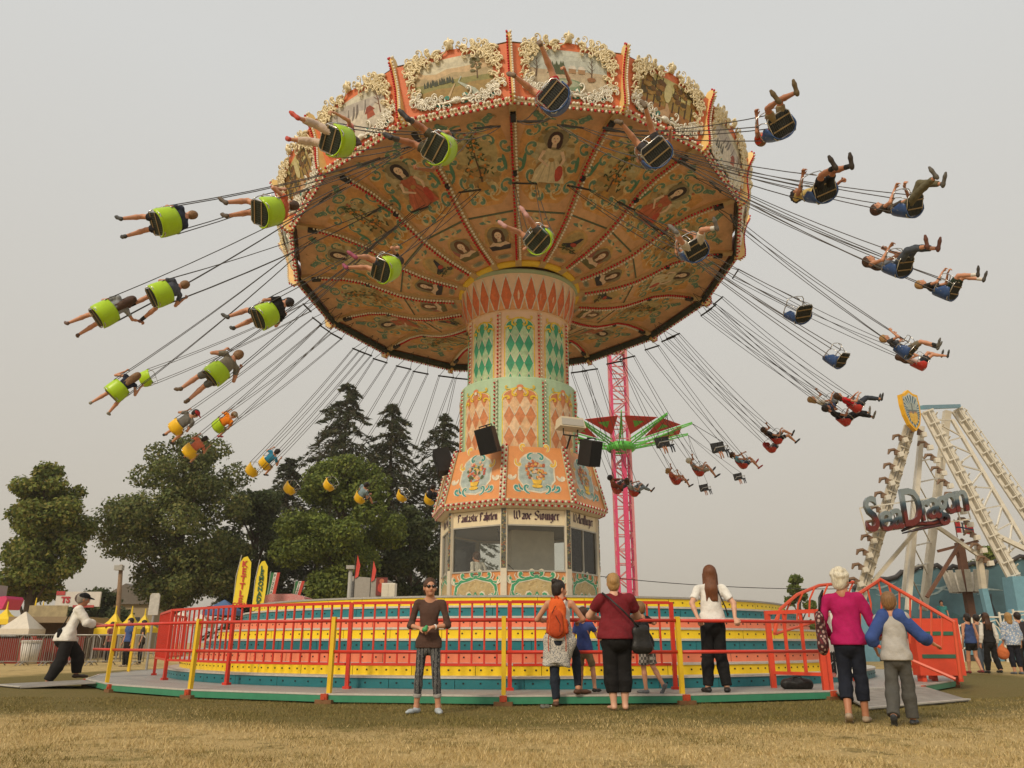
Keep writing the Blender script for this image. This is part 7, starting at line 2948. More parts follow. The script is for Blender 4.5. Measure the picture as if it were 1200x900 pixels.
# blue feet
for px, y0 in ((1190, 676), (1004, 706)):
    p = P_(px, y0, Yf)
    mb = MB()
    mb.box((p.x - base.x, p.y - 40, p.z / 2), (1.0, 1.0, p.z), None, .8)
    part('leg_foot', mb.mesh('leg_foot', sd_blue), sea)
spokes([('blue_strut', P_(1152, 690), P_(1172, 775), .28, sd_blue), ('blue_strut', P_(1160, 770), P_(1188, 716), .30, sd_blue), ('grey_strut', P_(1146, 640), P_(1152, 690), .24, sd_dirty)], sea, SDM)

# shield with a helmeted, bearded emblem
sp = P_(1067, 482, Yf - 1.0)
shM = T(*sp) @ RZ(radians(22)) @ RY(radians(-4))
shield = thing('shield_emblem', 'yellow rimmed shield with a horned helmet and beard on the boat ride', 'shield', shM)
outl = [(0, 1.05), (.28, .86), (.55, .80), (.58, .3), (.52, -.2), (.34, -.68), (0, -1.0), (-.34, -.68), (-.52, -.2), (-.58, .3), (-.55, .80), (-.28, .86)]
mb = MB()
mb.prism(outl, -.1, .1, lambda u, v, d: (u, d, v))
part('rim', mb.mesh('rim', mat('shield_yellow', (.78, .42, .02), .4)), shield)
p = Paint()
p.poly([(x * .84, z * .86) for x, z in outl], (.50, .55, .52))
for i in range(26):
    a = 2 * pi * i / 26
    b = a + pi / 26
    q = clip([(0, 0), (1.3 * cos(a), 1.3 * sin(a)), (1.3 * cos(b), 1.3 * sin(b))], [(x * .82, z * .84) for x, z in outl][::-1])
    if len(q) >= 3:
        p.poly(q, (.06, .14, .22))
p.ell(0, .08, .30, .34, (.36, .42, .40), 14)
p.ell(0, -.12, .26, .14, (.42, .24, .14), 12)
p.poly([(-.27, -.12), (.27, -.12), (.24, -.48), (0, -.72), (-.24, -.48)], (.66, .42, .08))
p.stroke([(-.28, .0), (.28, .0)], .09, (.16, .19, .19))
p.stroke([(0, .38), (0, -.16)], .08, (.16, .19, .19))
for s in (-1, 1):
    p.stroke([(s * .26, .2), (s * .40, .42), (s * .32, .66)], [.12, .08, .02], (.48, .54, .50))
    p.stroke([(s * .04, -.2), (s * .22, -.26)], [.09, .03], (.70, .50, .12))
part('emblem', p.mesh('emblem', PAINT, lambda u, v, d: (u, -.10 - d, v), lift=.004, base=.01), shield)

# lettering on a white truss
sgL, sgR = P_(1014, 606, Yf - 1.2), P_(1131, 590, Yf - 1.2)
sgM = frame((sgL + sgR) / 2, (sgR - sgL).normalized(), Vector((0, 1, 0)), (sgR - sgL).normalized().cross(Vector((0, 1, 0))).normalized())
sign = thing('ride_sign', 'slanted Sea Dragon lettering in blue and red on a white truss', 'sign', sgM)
lm = mat('sign_letters', (.1, .1, .1), .3, metal=.3, var=0)
t_ = lm.node_tree
g_ = t_.nodes.new('ShaderNodeTexCoord')
s_ = t_.nodes.new('ShaderNodeSeparateXYZ')
r_ = t_.nodes.new('ShaderNodeValToRGB')
for i, (pos, c) in enumerate(((.06, (.15, .025, .02)), (.26, (.045, .028, .035)), (.42, (.03, .038, .05)), (.72, (.06, .10, .13)), (.93, (.22, .26, .27)))):
    e = r_.color_ramp.elements[i] if i < 2 else r_.color_ramp.elements.new(pos)
    e.position = pos
    e.color = (*c, 1)
t_.links.new(g_.outputs['Generated'], s_.inputs[0])
t_.links.new(s_.outputs[1], r_.inputs[0])
t_.links.new(r_.outputs[0], t_.nodes['Principled BSDF'].inputs['Base Color'])
W_ = (sgR - sgL).length
mpp = W_ / 117.0
for ch, x0, x1, zc, hpx in (('S', 1011, 1028, 2, 40), ('e', 1027, 1040, -8, 23), ('a', 1039, 1053, -7, 23), ('D', 1054, 1077, 4, 42), ('r', 1075, 1086, -2, 23), ('a', 1083, 1097, -1, 24), ('g', 1094, 1109, -5, 33), ('o', 1106, 1119, 2, 24), ('n', 1116, 1132, 3, 24)):
    me_ = text_mesh('letter', ch, 1.0, lm, .06, .22, .012)
    co = [v.co for v in me_.vertices]
    wx, wy = max(c.x for c in co) - min(c.x for c in co), max(c.y for c in co) - min(c.y for c in co)
    cx_, cy_ = (max(c.x for c in co) + min(c.x for c in co)) / 2, (max(c.y for c in co) + min(c.y for c in co)) / 2
    for v in me_.vertices:
        v.co = Vector(((v.co.x - cx_) / wx * (x1 - x0) * mpp * 1.06, (v.co.y - cy_) / wy * hpx * mpp, v.co.z * 2))
    part('letter', me_, sign, sgM @ T(((x0 + x1) / 2 - 1073) * mpp, -.16 - .012 * (x0 % 7), zc * mpp) @ STAND)
mb = MB()
mb.path([(-.2 * W_, -.1, -.85), (-.05 * W_, -.1, -.62), (.12 * W_, -.1, -.70), (.25 * W_, -.1, -.55), (.2 * W_, -.1, -.8), (0, -.1, -.85), (-.2 * W_, -.1, -.95)], [.05, .12, .12, .10, .08, .08, .03], 6)
part('flourish', mb.mesh('flourish', lm, True), sign)
mb = MB()
for z in (-.72, .45):
    mb.beam((-W_ * .52, .1, z), (W_ * .52, .1, z), .06)
for i in range(11):
    x = -W_ * .52 + W_ * 1.04 * i / 10
    mb.beam((x, .1, -.72), (x, .1, .45), .045)
part('truss', mb.mesh('truss', sd_white), sign)

# painted backdrop with scalloped top, mast with crow's nest, flag, white curly fence
bx = [(1000, 745), (1000, 690), (1020, 684), (1050, 676), (1070, 668), (1092, 664), (1110, 668), (1130, 664), (1160, 662), (1185, 657), (1215, 652), (1215, 745)]
Yd = 46.0
bp_ = [at_y(x, y, Yd) for x, y in bx]
bdM = T(at_y(1110, 740, Yd).x, Yd, 0)
bd = thing('painted_backdrop', 'blue sea painted backdrop wall with a dark scalloped top edge', 'backdrop', bdM)
mb = MB()
mb.prism([(q.x - bdM.translation.x, q.z) for q in bp_], 0, .25, lambda u, v, d: (u, d, v))
wallm = mat('backdrop_sea', (.085, .175, .21), .6, var=.5, scale=.5)
part('wall', mb.mesh('wall', wallm), bd)
mb = MB()
tp = [Vector((q.x - bdM.translation.x, -.05, q.z)) for q in bp_[1:-1]]
pts = []
for a, b in zip(tp[:-1], tp[1:]):
    for i in range(3):
        q = a.lerp(b, i / 3)
        pts.append(q + Vector((0, 0, .16 * (i % 2))))
mb.path(pts, .13, 6)
part('scalloped_edge', mb.mesh('scalloped_edge', mat('edge_dark', (.055, .05, .05), .6), True), bd)
p = Paint()
rn = random.Random(3)
for i in range(14):
    x = -5 + i * .62
    p.ell(x, 1.6 + .3 * rn.random(), .42, .5, rn.choice([(.06, .15, .16), (.10, .22, .21), (.045, .11, .13)]), 10, wob=.3, seed=i)
for i in range(10):
    x = rn.uniform(-5, 5)
    p.stroke([(x, 3.0 + rn.random()), (x + .7, 3.1 + rn.random()), (x + 1.5, 3.0 + rn.random())], [.02, .12, .02], (.28, .36, .36))
p.ell(4.1, 2.9, .4, .9, (.34, .035, .03), 12)
p.poly([(2.4, 2.2), (2.9, 2.2), (2.75, 2.9), (2.8, 3.4), (2.6, 3.3), (2.6, 2.8)], (.03, .04, .05))
part('painting', p.mesh('painting', PAINT, lambda u, v, d: (u, -d, v), lift=.003, base=.01), bd)
mstB, mstT = at_y(1142, 745, 41), at_y(1124, 636, 41)
mM = T(mstB.x, 41, 0)
mast = thing('ship_mast', 'brown ship mast with a white slatted crow\'s nest and yard arm', 'mast', mM)
spokes([('mast_pole', (mstB.x, 41, .0), mstT, .34, sd_brown), ('yard_arm', at_y(1099, 646, 41), at_y(1146, 634, 41), .14, sd_brown), ('stay', at_y(1118, 646, 41), at_y(1126, 656, 41), .09, sd_brown)], mast, mM)
nc = at_y(1133, 684, 41)
mb = MB()
for i in range(16):
    a = 2 * pi * i / 16
    mb.beam((nc.x - mM.translation.x + .80 * cos(a), .80 * sin(a), nc.z - .42), (nc.x - mM.translation.x + 1.02 * cos(a), 1.02 * sin(a), nc.z + .62), .26, .06, (cos(a), sin(a), 0))
    part('nest_slat', mb.mesh('nest_slat', mat('nest_white', (.58, .55, .48), .6, var=.3)), mast)
    mb = MB()
mb.lathe([(.78, nc.z - .40), (.02, nc.z - .40)], 12)
mb.v = [(x + nc.x - mM.translation.x, y, z) for x, y, z in mb.v]
part('nest_floor', mb.mesh('nest_floor', sd_brown), mast)
fp = at_y(1120, 618, 40.5)
flM = T(*fp)
fl_ = thing('flag', 'red flag with a dark blue cross edged in white on the boat ride', 'flag', flM)
mb = MB()
nX, nZ = 14, 7
colr = {}
for i in range(nX):
    for k in range(nZ):
        u0, u1, v0, v1 = i / nX, (i + 1) / nX, k / nZ, (k + 1) / nZ
        cxv, cz_ = (u0 + u1) / 2, (v0 + v1) / 2
        mb.col = (.50, .03, .035)
        if .28 < cxv < .50 or .36 < cz_ < .64:
            mb.col = (.68, .65, .60)
        if .34 < cxv < .44 or .43 < cz_ < .57:
            mb.col = (.02, .03, .08)
        w = lambda u, v: (u * .92, .08 * sin(u * 7) * u, .55 * (v - .5) - .10 * u + .03 * sin(6 * u))
        mb.add([w(u0, v0), w(u1, v0), w(u1, v1), w(u0, v1)], [(0, 1, 2, 3)])
part('cloth', mb.mesh('cloth', PAINT, True), fl_)
mb = MB()
mb.tube((.0, 0, -.5), (-.02, 0, .4), .025, n=5)
part('staff', mb.mesh('staff', sd_brown), fl_)
# curly white queue fence
for k in range(7):
    xa, xb = 1092 + 17 * k, 1092 + 17 * (k + 1)
    A, B = at_y(xa, 752, 36.5), at_y(xb, 752, 36.5)
    L_ = B.x - A.x
    M = T(A.x, 36.5, .0)
    up_ = np.interp(k, [0, 3, 6], [.9, 1.75, 2.1])
    t = thing('queue_fence', 'white curved-bar queue fence panel in front of the boat ride', 'fence', M, 'white queue fence panels')
    dz = .28 if k < 4 else .0
    for nm, pts, r in (('post', [(0, 0, 0), (0, 0, up_ + .1)], .05), ('top_rail', [(0, 0, up_), (L_, 0, up_ + dz)], .035), ('curved_bar', [(0, 0, up_ - .9), (L_ * .25, 0, up_ - .45 + dz * .25), (L_ * .5, 0, up_ - .32 + dz / 2), (L_ * .75, 0, up_ - .45 + dz * .75), (L_, 0, up_ - .9 + dz)], .03),
                       ('curved_bar', [(0, 0, up_ - .55), (L_ * .3, 0, up_ - .18), (L_ * .7, 0, up_ - .12 + dz * .7), (L_, 0, up_ - .5 + dz)], .03), ('lower_rail', [(0, 0, up_ - .95), (L_, 0, up_ - .95 + dz)], .03)):
        mb = MB()
        mb.path(pts, r, 5)
        part(nm, mb.mesh(nm, sd_white), t)
# deck of the boat ride behind the fence, a rider queueing in teal
p0 = at_y(1000, 752, 39.5)
t = thing('ride_deck', 'dark raised deck under the boat ride with blue and yellow trim panels', 'deck', T(p0.x + 6, 41, 0))
mb = MB()
mb.box((0, 0, .55), (14, 5, 1.1))
part('deck_body', mb.mesh('deck_body', mat('deck_dark', (.07, .065, .06), .7)), t)
for i, c in enumerate([yel_p, sd_blue, grey_p, sd_brown, sd_blue, yel_p, grey_p, sd_brown, sd_blue, grey_p]):
    mb = MB()
    mb.box((-6.2 + 1.35 * i, -2.53, .62), (1.1, .05, .7))
    part('trim_panel', mb.mesh('trim_panel', c), t)
q = at_y(1106, 726, 39.0)
standing('small figure in a teal shirt on the deck of the boat ride', (q.x, 39.0, 1.1), radians(160), 1.6, 1.0, hair=('short', 'dark'), top=cloth('teal_tee', (.05, .22, .22)), bottom=cloth('jean_light', (.10, .13, .17)), shoes=tan_shoe, vox=.03, sleeve=.6)

# ---- the tall pink mast ride
Yp = 60.0
pb_, pt_ = at_y(736, 720, Yp), at_y(722, 412, Yp)
pM = T(pb_.x, Yp, 0)
pink = mat('mast_pink', (.62, .06, .16), .45, var=.12)
pink_l = mat('mast_pink_pale', (.60, .22, .24), .5, var=.15)
lime = mat('arm_green', (.10, .45, .06), .45)
tower = thing('tower_swing_ride', 'tall pink lattice mast ride with green arms and red pennants', 'fairground ride', pM)
ht = pt_.z
hw_ = .62
mb_x = pb_.x
for sx in (-1, 1):
    for sy in (-1, 1):
        mb = MB()
        mb.beam((sx * hw_, sy * hw_, 0), (sx * hw_, sy * hw_, ht), .17)
        part('mast_chord', mb.mesh('mast_chord', pink if sx * sy > 0 else pink_l), tower)
n = 22
brm = None
for i in range(n):
    z0, z1 = ht * i / n, ht * (i + 1) / n
    for sy in (-1, 1):
        mb = MB()
        s = 1 if i % 2 else -1
        mb.beam((-s * hw_, sy * hw_, z0), (s * hw_, sy * hw_, z1), .09)
        mb.beam((-hw_, sy * hw_, z1), (hw_, sy * hw_, z1), .08)
        part('mast_bracing', mb.mesh('mast_bracing', pink_l), tower)
    for sx in (-1, 1):
        mb = MB()
        mb.beam((sx * hw_, -hw_, z0), (sx * hw_, hw_, z1), .08)
        part('mast_bracing', mb.mesh('mast_bracing', pink), tower)
mb = MB()
mb.box((0, 0, ht + .35), (1.5, 1.5, .5))
mb.ball((0, 0, ht + .8), (.5, .5, .35), 8, 4)
part('mast_head', mb.mesh('mast_head', mat('head_cream', (.62, .52, .30), .5)), tower)
mb = MB()
mb.box((.05, -.9, ht * .35), (.35, .3, ht * .55))
part('cable_duct', mb.mesh('cable_duct', pink), tower)
hz_ = at_y(730, 524, Yp).z
mb = MB()
mb.lathe([(.95, hz_ - .35), (1.12, hz_ - .2), (1.12, hz_ + .1), (.9, hz_ + .3)], 16)
part('carriage', mb.mesh('carriage', lime, True), tower)
tips = []
for k in range(10):
    a = 2 * pi * k / 10 + .2
    d = Vector((cos(a), sin(a), 0))
    A, B = d * 1.2 + Vector((0, 0, hz_)), d * 5.6 + Vector((0, 0, hz_ + 1.25))
    mb = MB()
    w = Vector((-sin(a), cos(a), 0)) * .16
    mb.beam(A + w, B, .08)
    mb.beam(A - w, B, .08)
    mb.beam(A + Vector((0, 0, .4)), B + Vector((0, 0, .1)), .08)
    for i in range(1, 6):
        q0 = A.lerp(B, i / 6)
        mb.beam(q0 - w * (1 - i / 6), q0 + Vector((0, 0, .4 * (1 - i / 6) + .05)), .05)
    o = part('arm', mb.mesh('arm', lime), tower)
    tips.append(B)
    a2 = a + pi / 10
    d2 = Vector((cos(a2), sin(a2), 0))
    mb = MB()
    t3 = Vector((-sin(a2), cos(a2), 0))
    C1, C2 = d2 * 4.6 + t3 * 1.25 + Vector((0, 0, hz_ + 1.2)), d2 * 4.6 - t3 * 1.25 + Vector((0, 0, hz_ + 1.2))
    C3 = d2 * 2.2 + Vector((0, 0, hz_ + .45))
    up2 = Vector((0, 0, .03))
    mb.add([C1, C2, C3, C1 + up2, C2 + up2, C3 + up2], [(0, 1, 2), (5, 4, 3), (0, 3, 4, 1), (1, 4, 5, 2), (2, 5, 3, 0)])
    part('pennant', mb.mesh('pennant', mat('pennant_red', (.52, .035, .04), .6)), tower)
    mb = MB()
    e1, e2, e3 = [(C1 + C2 + C3) / 3 + (q_ - (C1 + C2 + C3) / 3) * .35 - Vector((0, 0, .02)) for q_ in (C1, C2, C3)]
    mb.add([e1, e2, e3], [(0, 1, 2)])
    part('pennant_mark', mb.mesh('pennant_mark', lime), tower)
# its double seats, flung out on thin cables
dbl = [(778, 522, 57.0, 'black double seat of the mast ride close under the green arms'), (843, 528, 59.0, 'black double seat of the mast ride farthest out from the pink mast'), (866, 561, 64.0, 'dark double seat of the mast ride beside the girl in light blue'),
       (826, 574, 64.0, 'dark double seat of the mast ride under the man in the tank top')]
for (x, y, Y, lab) in dbl:
    p = at_y(x, y, Y)
    best = min(tips, key=lambda q_: (q_ + pM.translation - p).length)
    M = T(*p) @ RZ(radians(25)) @ RY(radians(-14)) @ Matrix.Scale(.78 if Y < 60 else .55, 4)
    t = thing('double_seat', lab, 'ride seat', M, 'double seats of the mast ride')
    mb = MB()
    for s in (-.42, .42):
        mb.box((s, .10, .35), (.72, .14, .95))
        mb.box((s, -.25, -.12), (.72, .62, .14))
    part('shell', mb.mesh('shell', black), t)
    mb = MB()
    mb.path([(-.8, -.2, .05), (-.8, -.5, .3), (.8, -.5, .3), (.8, -.2, .05)], .05, 5)
    part('lap_bar', mb.mesh('lap_bar', steel), t)
    for s in (-.42, .42):
        mb = MB()
        for q_ in (-.13, .13):
            mb.path([(s + q_, -.45, -.1), (s + q_, -.62, -.35), (s + q_ * 1.2, -.66, -.85)], [.09, .08, .05], 5)
        part('rider_legs', mb.mesh('rider_legs', SKIN_T if s < 0 else dkjeans, True), t, kind='stuff')
    Mi = M.inverted()
    for s in (-.8, .8):
        mb = MB()
        mb.tube((s, 0, .7), Mi @ (best + pM.translation), .03, n=4)
        part('cable', mb.mesh('cable', steel_d), t)
# overhead cable
mb = MB()
cA, cB = at_y(700, 675, 48.0), at_y(990, 690, 48.0)
pts = []
for i in range(17):
    t0 = i / 16
    q = cA.lerp(cB, t0) - Vector((0, 0, .9 * t0 * (1 - t0)))
    pts.append(q - cA)
mb.path([Vector((-8, 0, .35))] + pts + [cB - cA + Vector((30, 6, 1.2))], .022, 5)
thing('overhead_cable', 'thin dark cable hanging between the booth and the boat ride', 'cable', T(*cA), mesh=mb.mesh('overhead_cable', steel_d))
# ================================================================= trees
LEAF = mat('leaf_green', (.06, .08, .02), .6, attr='Col', var=.0, spec=.15)
_t = LEAF.node_tree
_tr = _t.nodes.new('ShaderNodeBsdfTranslucent')
_t.links.new([n for n in _t.nodes if n.type == 'ATTRIBUTE'][0].outputs['Color'], _tr.inputs[0])
_mx = _t.nodes.new('ShaderNodeMixShader')
_mx.inputs[0].default_value = .35
_t.links.new(_t.nodes['Principled BSDF'].outputs[0], _mx.inputs[1])
_t.links.new(_tr.outputs[0], _mx.inputs[2])
_t.links.new(_mx.outputs[0], [n for n in _t.nodes if n.type == 'OUTPUT_MATERIAL'][0].inputs[0])
BARK = mat('bark', (.075, .052, .035), .85, var=.3, bump=.5, bscale=12)


def leaf_mesh(name, C, N, U, S, colr):
    """quads at C with normals N, in-plane axis U, half sizes S (n,2), colours (n,3)"""
    n = len(C)
    Wv = np.cross(N, U)
    q = np.empty((n, 4, 3), dtype=np.float32)
    a, b = U * S[:, :1], Wv * S[:, 1:]
    q[:, 0] = C - a * .9
    q[:, 1] = C - b
    q[:, 2] = C + a * 1.1
    q[:, 3] = C + b
    me = bpy.data.meshes.new(name)
    me.vertices.add(4 * n)
    me.vertices.foreach_set('co', q.ravel())
    me.loops.add(4 * n)
    me.loops.foreach_set('vertex_index', np.arange(4 * n, dtype=np.int32))
    me.polygons.add(n)
    me.polygons.foreach_set('loop_start', np.arange(0, 4 * n, 4, dtype=np.int32))
    ca = me.color_attributes.new('Col', 'FLOAT_COLOR', 'CORNER')
    cc = np.ones((n, 4, 4), dtype=np.float32)
    cc[:, :, :3] = colr[:, None, :]
    ca.data.foreach_set('color', cc.ravel())
    me.materials.append(LEAF)
    me.update(calc_edges=True)
    return me


def unit(a):
    return a / (np.linalg.norm(a, axis=1, keepdims=True) + 1e-9)


def broad_tree(name, label, px, Y, ytop, ybot, halfpx, seed, cols, leaf=.24, n=11000, lobes=26, shape=1.0):
    """crown between image rows ytop and ybot, half width halfpx, at distance Y"""
    r = np.random.default_rng(seed)
    top, bot = at_y(px, ytop, Y).z, max(.8, at_y(px, ybot, Y).z)
    hw2 = at_y(px + halfpx, 600, Y).x - at_y(px, 600, Y).x
    x0 = at_y(px, ybot, Y).x
    M = T(x0, Y, 0)
    t = thing(name, label, 'tree', M, 'trees behind the fairground')
    H = top - bot
    # lobes of foliage over an egg-shaped hull
    cs, rs = [], []
    for i in range(lobes):
        u = r.random()
        z = bot + H * (.10 + .82 * u)
        prof_ = (np.sin(pi * np.clip(.12 + .80 * u, 0, 1)) ** .7) * (1.0 if u < .55 else 1.0 - .25 * (u - .55))
        a = r.random() * 2 * pi
        q = (r.random() ** .5) * .88 * prof_ * hw2
        cs.append((q * cos(a), q * sin(a) * .9, z))
        rs.append(hw2 * (.20 + .15 * r.random()) * (1.0 - .35 * max(0, u - .5) * 2 * .8))
    cs.append((0, 0, top - H * .10))
    rs.append(hw2 * .24)
    cs, rs = np.array(cs), np.array(rs)
    mb = MB()
    tr = max(.18, H * .026)
    mb.path([(0, 0, -.1), (tr * .4, 0, bot + H * .15), (0, 0, bot + H * .45), (tr * .3, 0, bot + H * .8)], [tr * 1.3, tr, tr * .7, tr * .2], 8)
    part('trunk', mb.mesh('trunk', BARK, True), t)
    for i in range(min(12, lobes)):
        c = Vector(cs[i])
        b0 = Vector((0, 0, max(bot * .7, c.z - H * .28)))
        mb = MB()
        mb.path([b0, b0.lerp(c, .5) + Vector((0, 0, H * .02)), c], [tr * .45, tr * .28, tr * .06], 5)
        part('limb', mb.mesh('limb', BARK, True), t)
    w = rs ** 2 / (rs ** 2).sum()
    k = r.choice(len(rs), n, p=w)
    d = unit(r.normal(size=(n, 3)))
    rad = (.55 + .45 * r.random(n) ** .6) * rs[k]
    # ragged clumps on each lobe
    nz = np.sin(d[:, 0] * 5 + k) * np.sin(d[:, 1] * 6 + 2 * k) * np.sin(d[:, 2] * 5 + 3 * k)
    rad *= 1 + .28 * nz
    C = cs[k] + d * rad[:, None] * np.array([1, 1, .78])
    C += r.normal(size=(n, 3)) * .12 * leaf / .24
    ok = C[:, 2] > bot * .85
    C, d, k = C[ok], d[ok], k[ok]
    m_ = len(C)
    N = unit(d + r.normal(size=(m_, 3)) * .7 + np.array([0, 0, .35]))
    U = unit(np.cross(N, r.normal(size=(m_, 3))))
    S = np.stack([leaf * (.6 + .8 * r.random(m_)), leaf * (.4 + .5 * r.random(m_))], 1)
    base_ = np.array(cols)[r.integers(0, len(cols), m_)]
    tone = (.75 + .5 * r.random(m_)) * (.85 + .3 * r.random(len(rs))[k])
    part('crown', leaf_mesh('crown', C, N, U, S, base_ * tone[:, None]), t, kind='stuff')
    return t


def conifer_tree(label, px, Y, ytop, halfpx, seed, cols, nb=120):
    r = np.random.default_rng(seed)
    top = at_y(px, ytop, Y).z
    hw2 = at_y(px + halfpx, 600, Y).x - at_y(px, 600, Y).x
    M = T(at_y(px, 650, Y).x, Y, 0)
    t = thing('fir_tree', label, 'tree', M, 'trees behind the fairground')
    mb = MB()
    mb.path([(0, 0, -.1), (.1, 0, top * .5), (0, 0, top - .2)], [.42, .28, .03], 8)
    part('trunk', mb.mesh('trunk', BARK, True), t)
    Cs, Ns, Us, Ss, Cl = [], [], [], [], []
    mbb = MB()
    for i in range(nb):
        u = (i + r.random()) / nb
        z = top * (.13 + .86 * u)
        L = hw2 * ((1 - u) ** .62) * (.50 + .62 * r.random()) + .2
        a = r.random() * 2 * pi
        dr = np.array([cos(a), sin(a), 0])
        droop = .30 * L * (.6 + r.random())
        m_ = int(26 + 70 * L / hw2)
        s = r.random(m_) ** .7
        P = np.outer(s * L, dr)
        P[:, 2] = z + .12 * L * np.sin(s * pi) - droop * s ** 1.6 + (.14 * L * np.maximum(0, s - .8) * 2)
        side = np.array([-sin(a), cos(a), 0])
        P += np.outer((r.random(m_) - .5) * .55 * L * (1.05 - s) * 1.0, side)
        P[:, 2] -= r.random(m_) * .30
        Cs.append(P)
        Ns.append(unit(np.tile([0, 0, 1.0], (m_, 1)) + r.normal(size=(m_, 3)) * .5))
        Us.append(unit(np.tile(dr * .7 + [0, 0, -.35], (m_, 1)) + r.normal(size=(m_, 3)) * .4))
        Ss.append(np.stack([.24 + .2 * r.random(m_), .07 + .06 * r.random(m_)], 1))
        Cl.append(np.array(cols)[r.integers(0, len(cols), m_)] * (.7 + .6 * r.random(m_))[:, None])
        if L > 1.2 and i % 2 == 0:
            mbb.path([(0, 0, z), tuple(dr * L * .5 + [0, 0, z + .08 * L]), tuple(dr * L * .95 + [0, 0, z - droop * .8])], [.06, .04, .012], 4)
    C, N, U, S, K = [np.concatenate(q) for q in (Cs, Ns, Us, Ss, Cl)]
    U = unit(U - N * (U * N).sum(1, keepdims=True))
    part('branches', mbb.mesh('branches', BARK), t, kind='stuff')
    part('crown', leaf_mesh('crown', C, N, U, S, K), t, kind='stuff')


G_MAPLE = [(0.169, 0.208, 0.046), (0.208, 0.234, 0.058), (0.111, 0.150, 0.039), (0.260, 0.234, 0.065)]
G_DARK = [(0.078, 0.101, 0.039), (0.104, 0.120, 0.044), (0.058, 0.078, 0.031)]
G_MID = [(0.150, 0.195, 0.039), (0.189, 0.221, 0.047), (0.098, 0.137, 0.034)]
G_FIR = [(0.072, 0.091, 0.049), (0.091, 0.109, 0.057), (0.055, 0.070, 0.039), (0.117, 0.111, 0.058)]
broad_tree('maple_tree', 'rounded green maple at the edge of the field behind the white tent', 32, 55, 538, 714, 57, 1, G_MAPLE, .135, 36000, 58)
broad_tree('maple_tree', 'tall broad green tree behind the utility pole', 200, 62, 503, 722, 84, 2, [(.13, .16, .05), (.165, .185, .058), (.09, .12, .04), (.20, .19, .065)], .135, 48000, 76)
broad_tree('oak_tree', 'dark tree behind the lemonade banner', 292, 68, 572, 724, 62, 3, G_DARK, .16, 24000, 40)
broad_tree('chestnut_tree', 'bright mid green tree in front of the firs', 396, 60, 528, 718, 72, 4, G_MID, .135, 38000, 58)
broad_tree('oak_tree', 'low dark tree between the mid green tree and the booth', 478, 66, 590, 716, 50, 5, G_DARK, .16, 16000, 30)
conifer_tree('tallest dark fir with a thin leaning tip', 395, 78, 446, 108, 11, G_FIR, 230)
conifer_tree('dark fir with a double top beside the tallest fir', 452, 80, 470, 92, 12, G_FIR, 210)
conifer_tree('dark fir half hidden by the ride tower', 517, 82, 482, 84, 13, G_FIR, 180)
conifer_tree('short dark fir reaching towards the yellow seats', 330, 76, 535, 92, 14, G_FIR, 170)
broad_tree('maple_tree', 'small far tree left of the boat ride', 940, 72, 672, 742, 22, 6, G_MID, .16, 4500, 10)
broad_tree('maple_tree', 'far tree behind the painted sea backdrop', 1172, 75, 640, 742, 42, 7, G_MID, .17, 6500, 12)
broad_tree('hedge_tree', 'low dark hedge tree behind the tents', 110, 72, 694, 744, 50, 8, G_DARK, .18, 9000, 14)

# ================================================================= stalls, tents and fences on the far side
tent_y = mat('tent_yellow', (.80, .56, .02), .6, var=.1)
tent_w = mat('tent_white', (.66, .60, .50), .6, var=.12)


def tent(px, yeave, ypeak, halfpx, Y, m, label, finial=True, square=False):
    c = at_y(px, yeave, Y)
    pk = at_y(px, ypeak, Y).z
    hw2 = at_y(px + halfpx, yeave, Y).x - c.x
    t = thing('market_tent', label, 'tent', T(c.x, Y, 0), 'market tents')
    z0, H = c.z, pk - c.z
    mb = MB()
    k = 4
    prf = [(1.0, 0.0), (.62, .22), (.34, .48), (.12, .84), (.03, 1.0)] if not square else [(1.0, 0.0), (.5, .5), (.04, 1.0)]
    vs, fs = [], []
    for f_, h_ in prf:
        for sx, sy in ((-1, -1), (1, -1), (1, 1), (-1, 1)):
            vs.append((sx * hw2 * f_, sy * hw2 * f_, z0 + H * h_))
    for i in range(len(prf) - 1):
        for j in range(4):
            fs.append((i * 4 + j, i * 4 + (j + 1) % 4, (i + 1) * 4 + (j + 1) % 4, (i + 1) * 4 + j))
    fs.append(tuple(range((len(prf) - 1) * 4, len(prf) * 4)))
    mb.add(vs, fs)
    part('roof', mb.mesh('roof', m), t)
    mb = MB()
    for sx, sy in ((0, -1), (1, 0), (0, 1), (-1, 0)):
        mb.box((sx * hw2, sy * hw2, z0 - .13), (2 * hw2 if sx == 0 else .03, 2 * hw2 if sy == 0 else .03, .26))
    part('valance', mb.mesh('valance', m), t)
    for sx in (-1, 1):
        for sy in (-1, 1):
            mb = MB()
            mb.tube((sx * (hw2 - .05), sy * (hw2 - .05), 0), (sx * (hw2 - .05), sy * (hw2 - .05), z0), .035, n=6)
            part('leg', mb.mesh('leg', steel), t)
    if finial:
        mb = MB()
        mb.tube((0, 0, pk - .05), (0, 0, pk + .35), .05, .02, 6)
        part('finial', mb.mesh('finial', m), t)


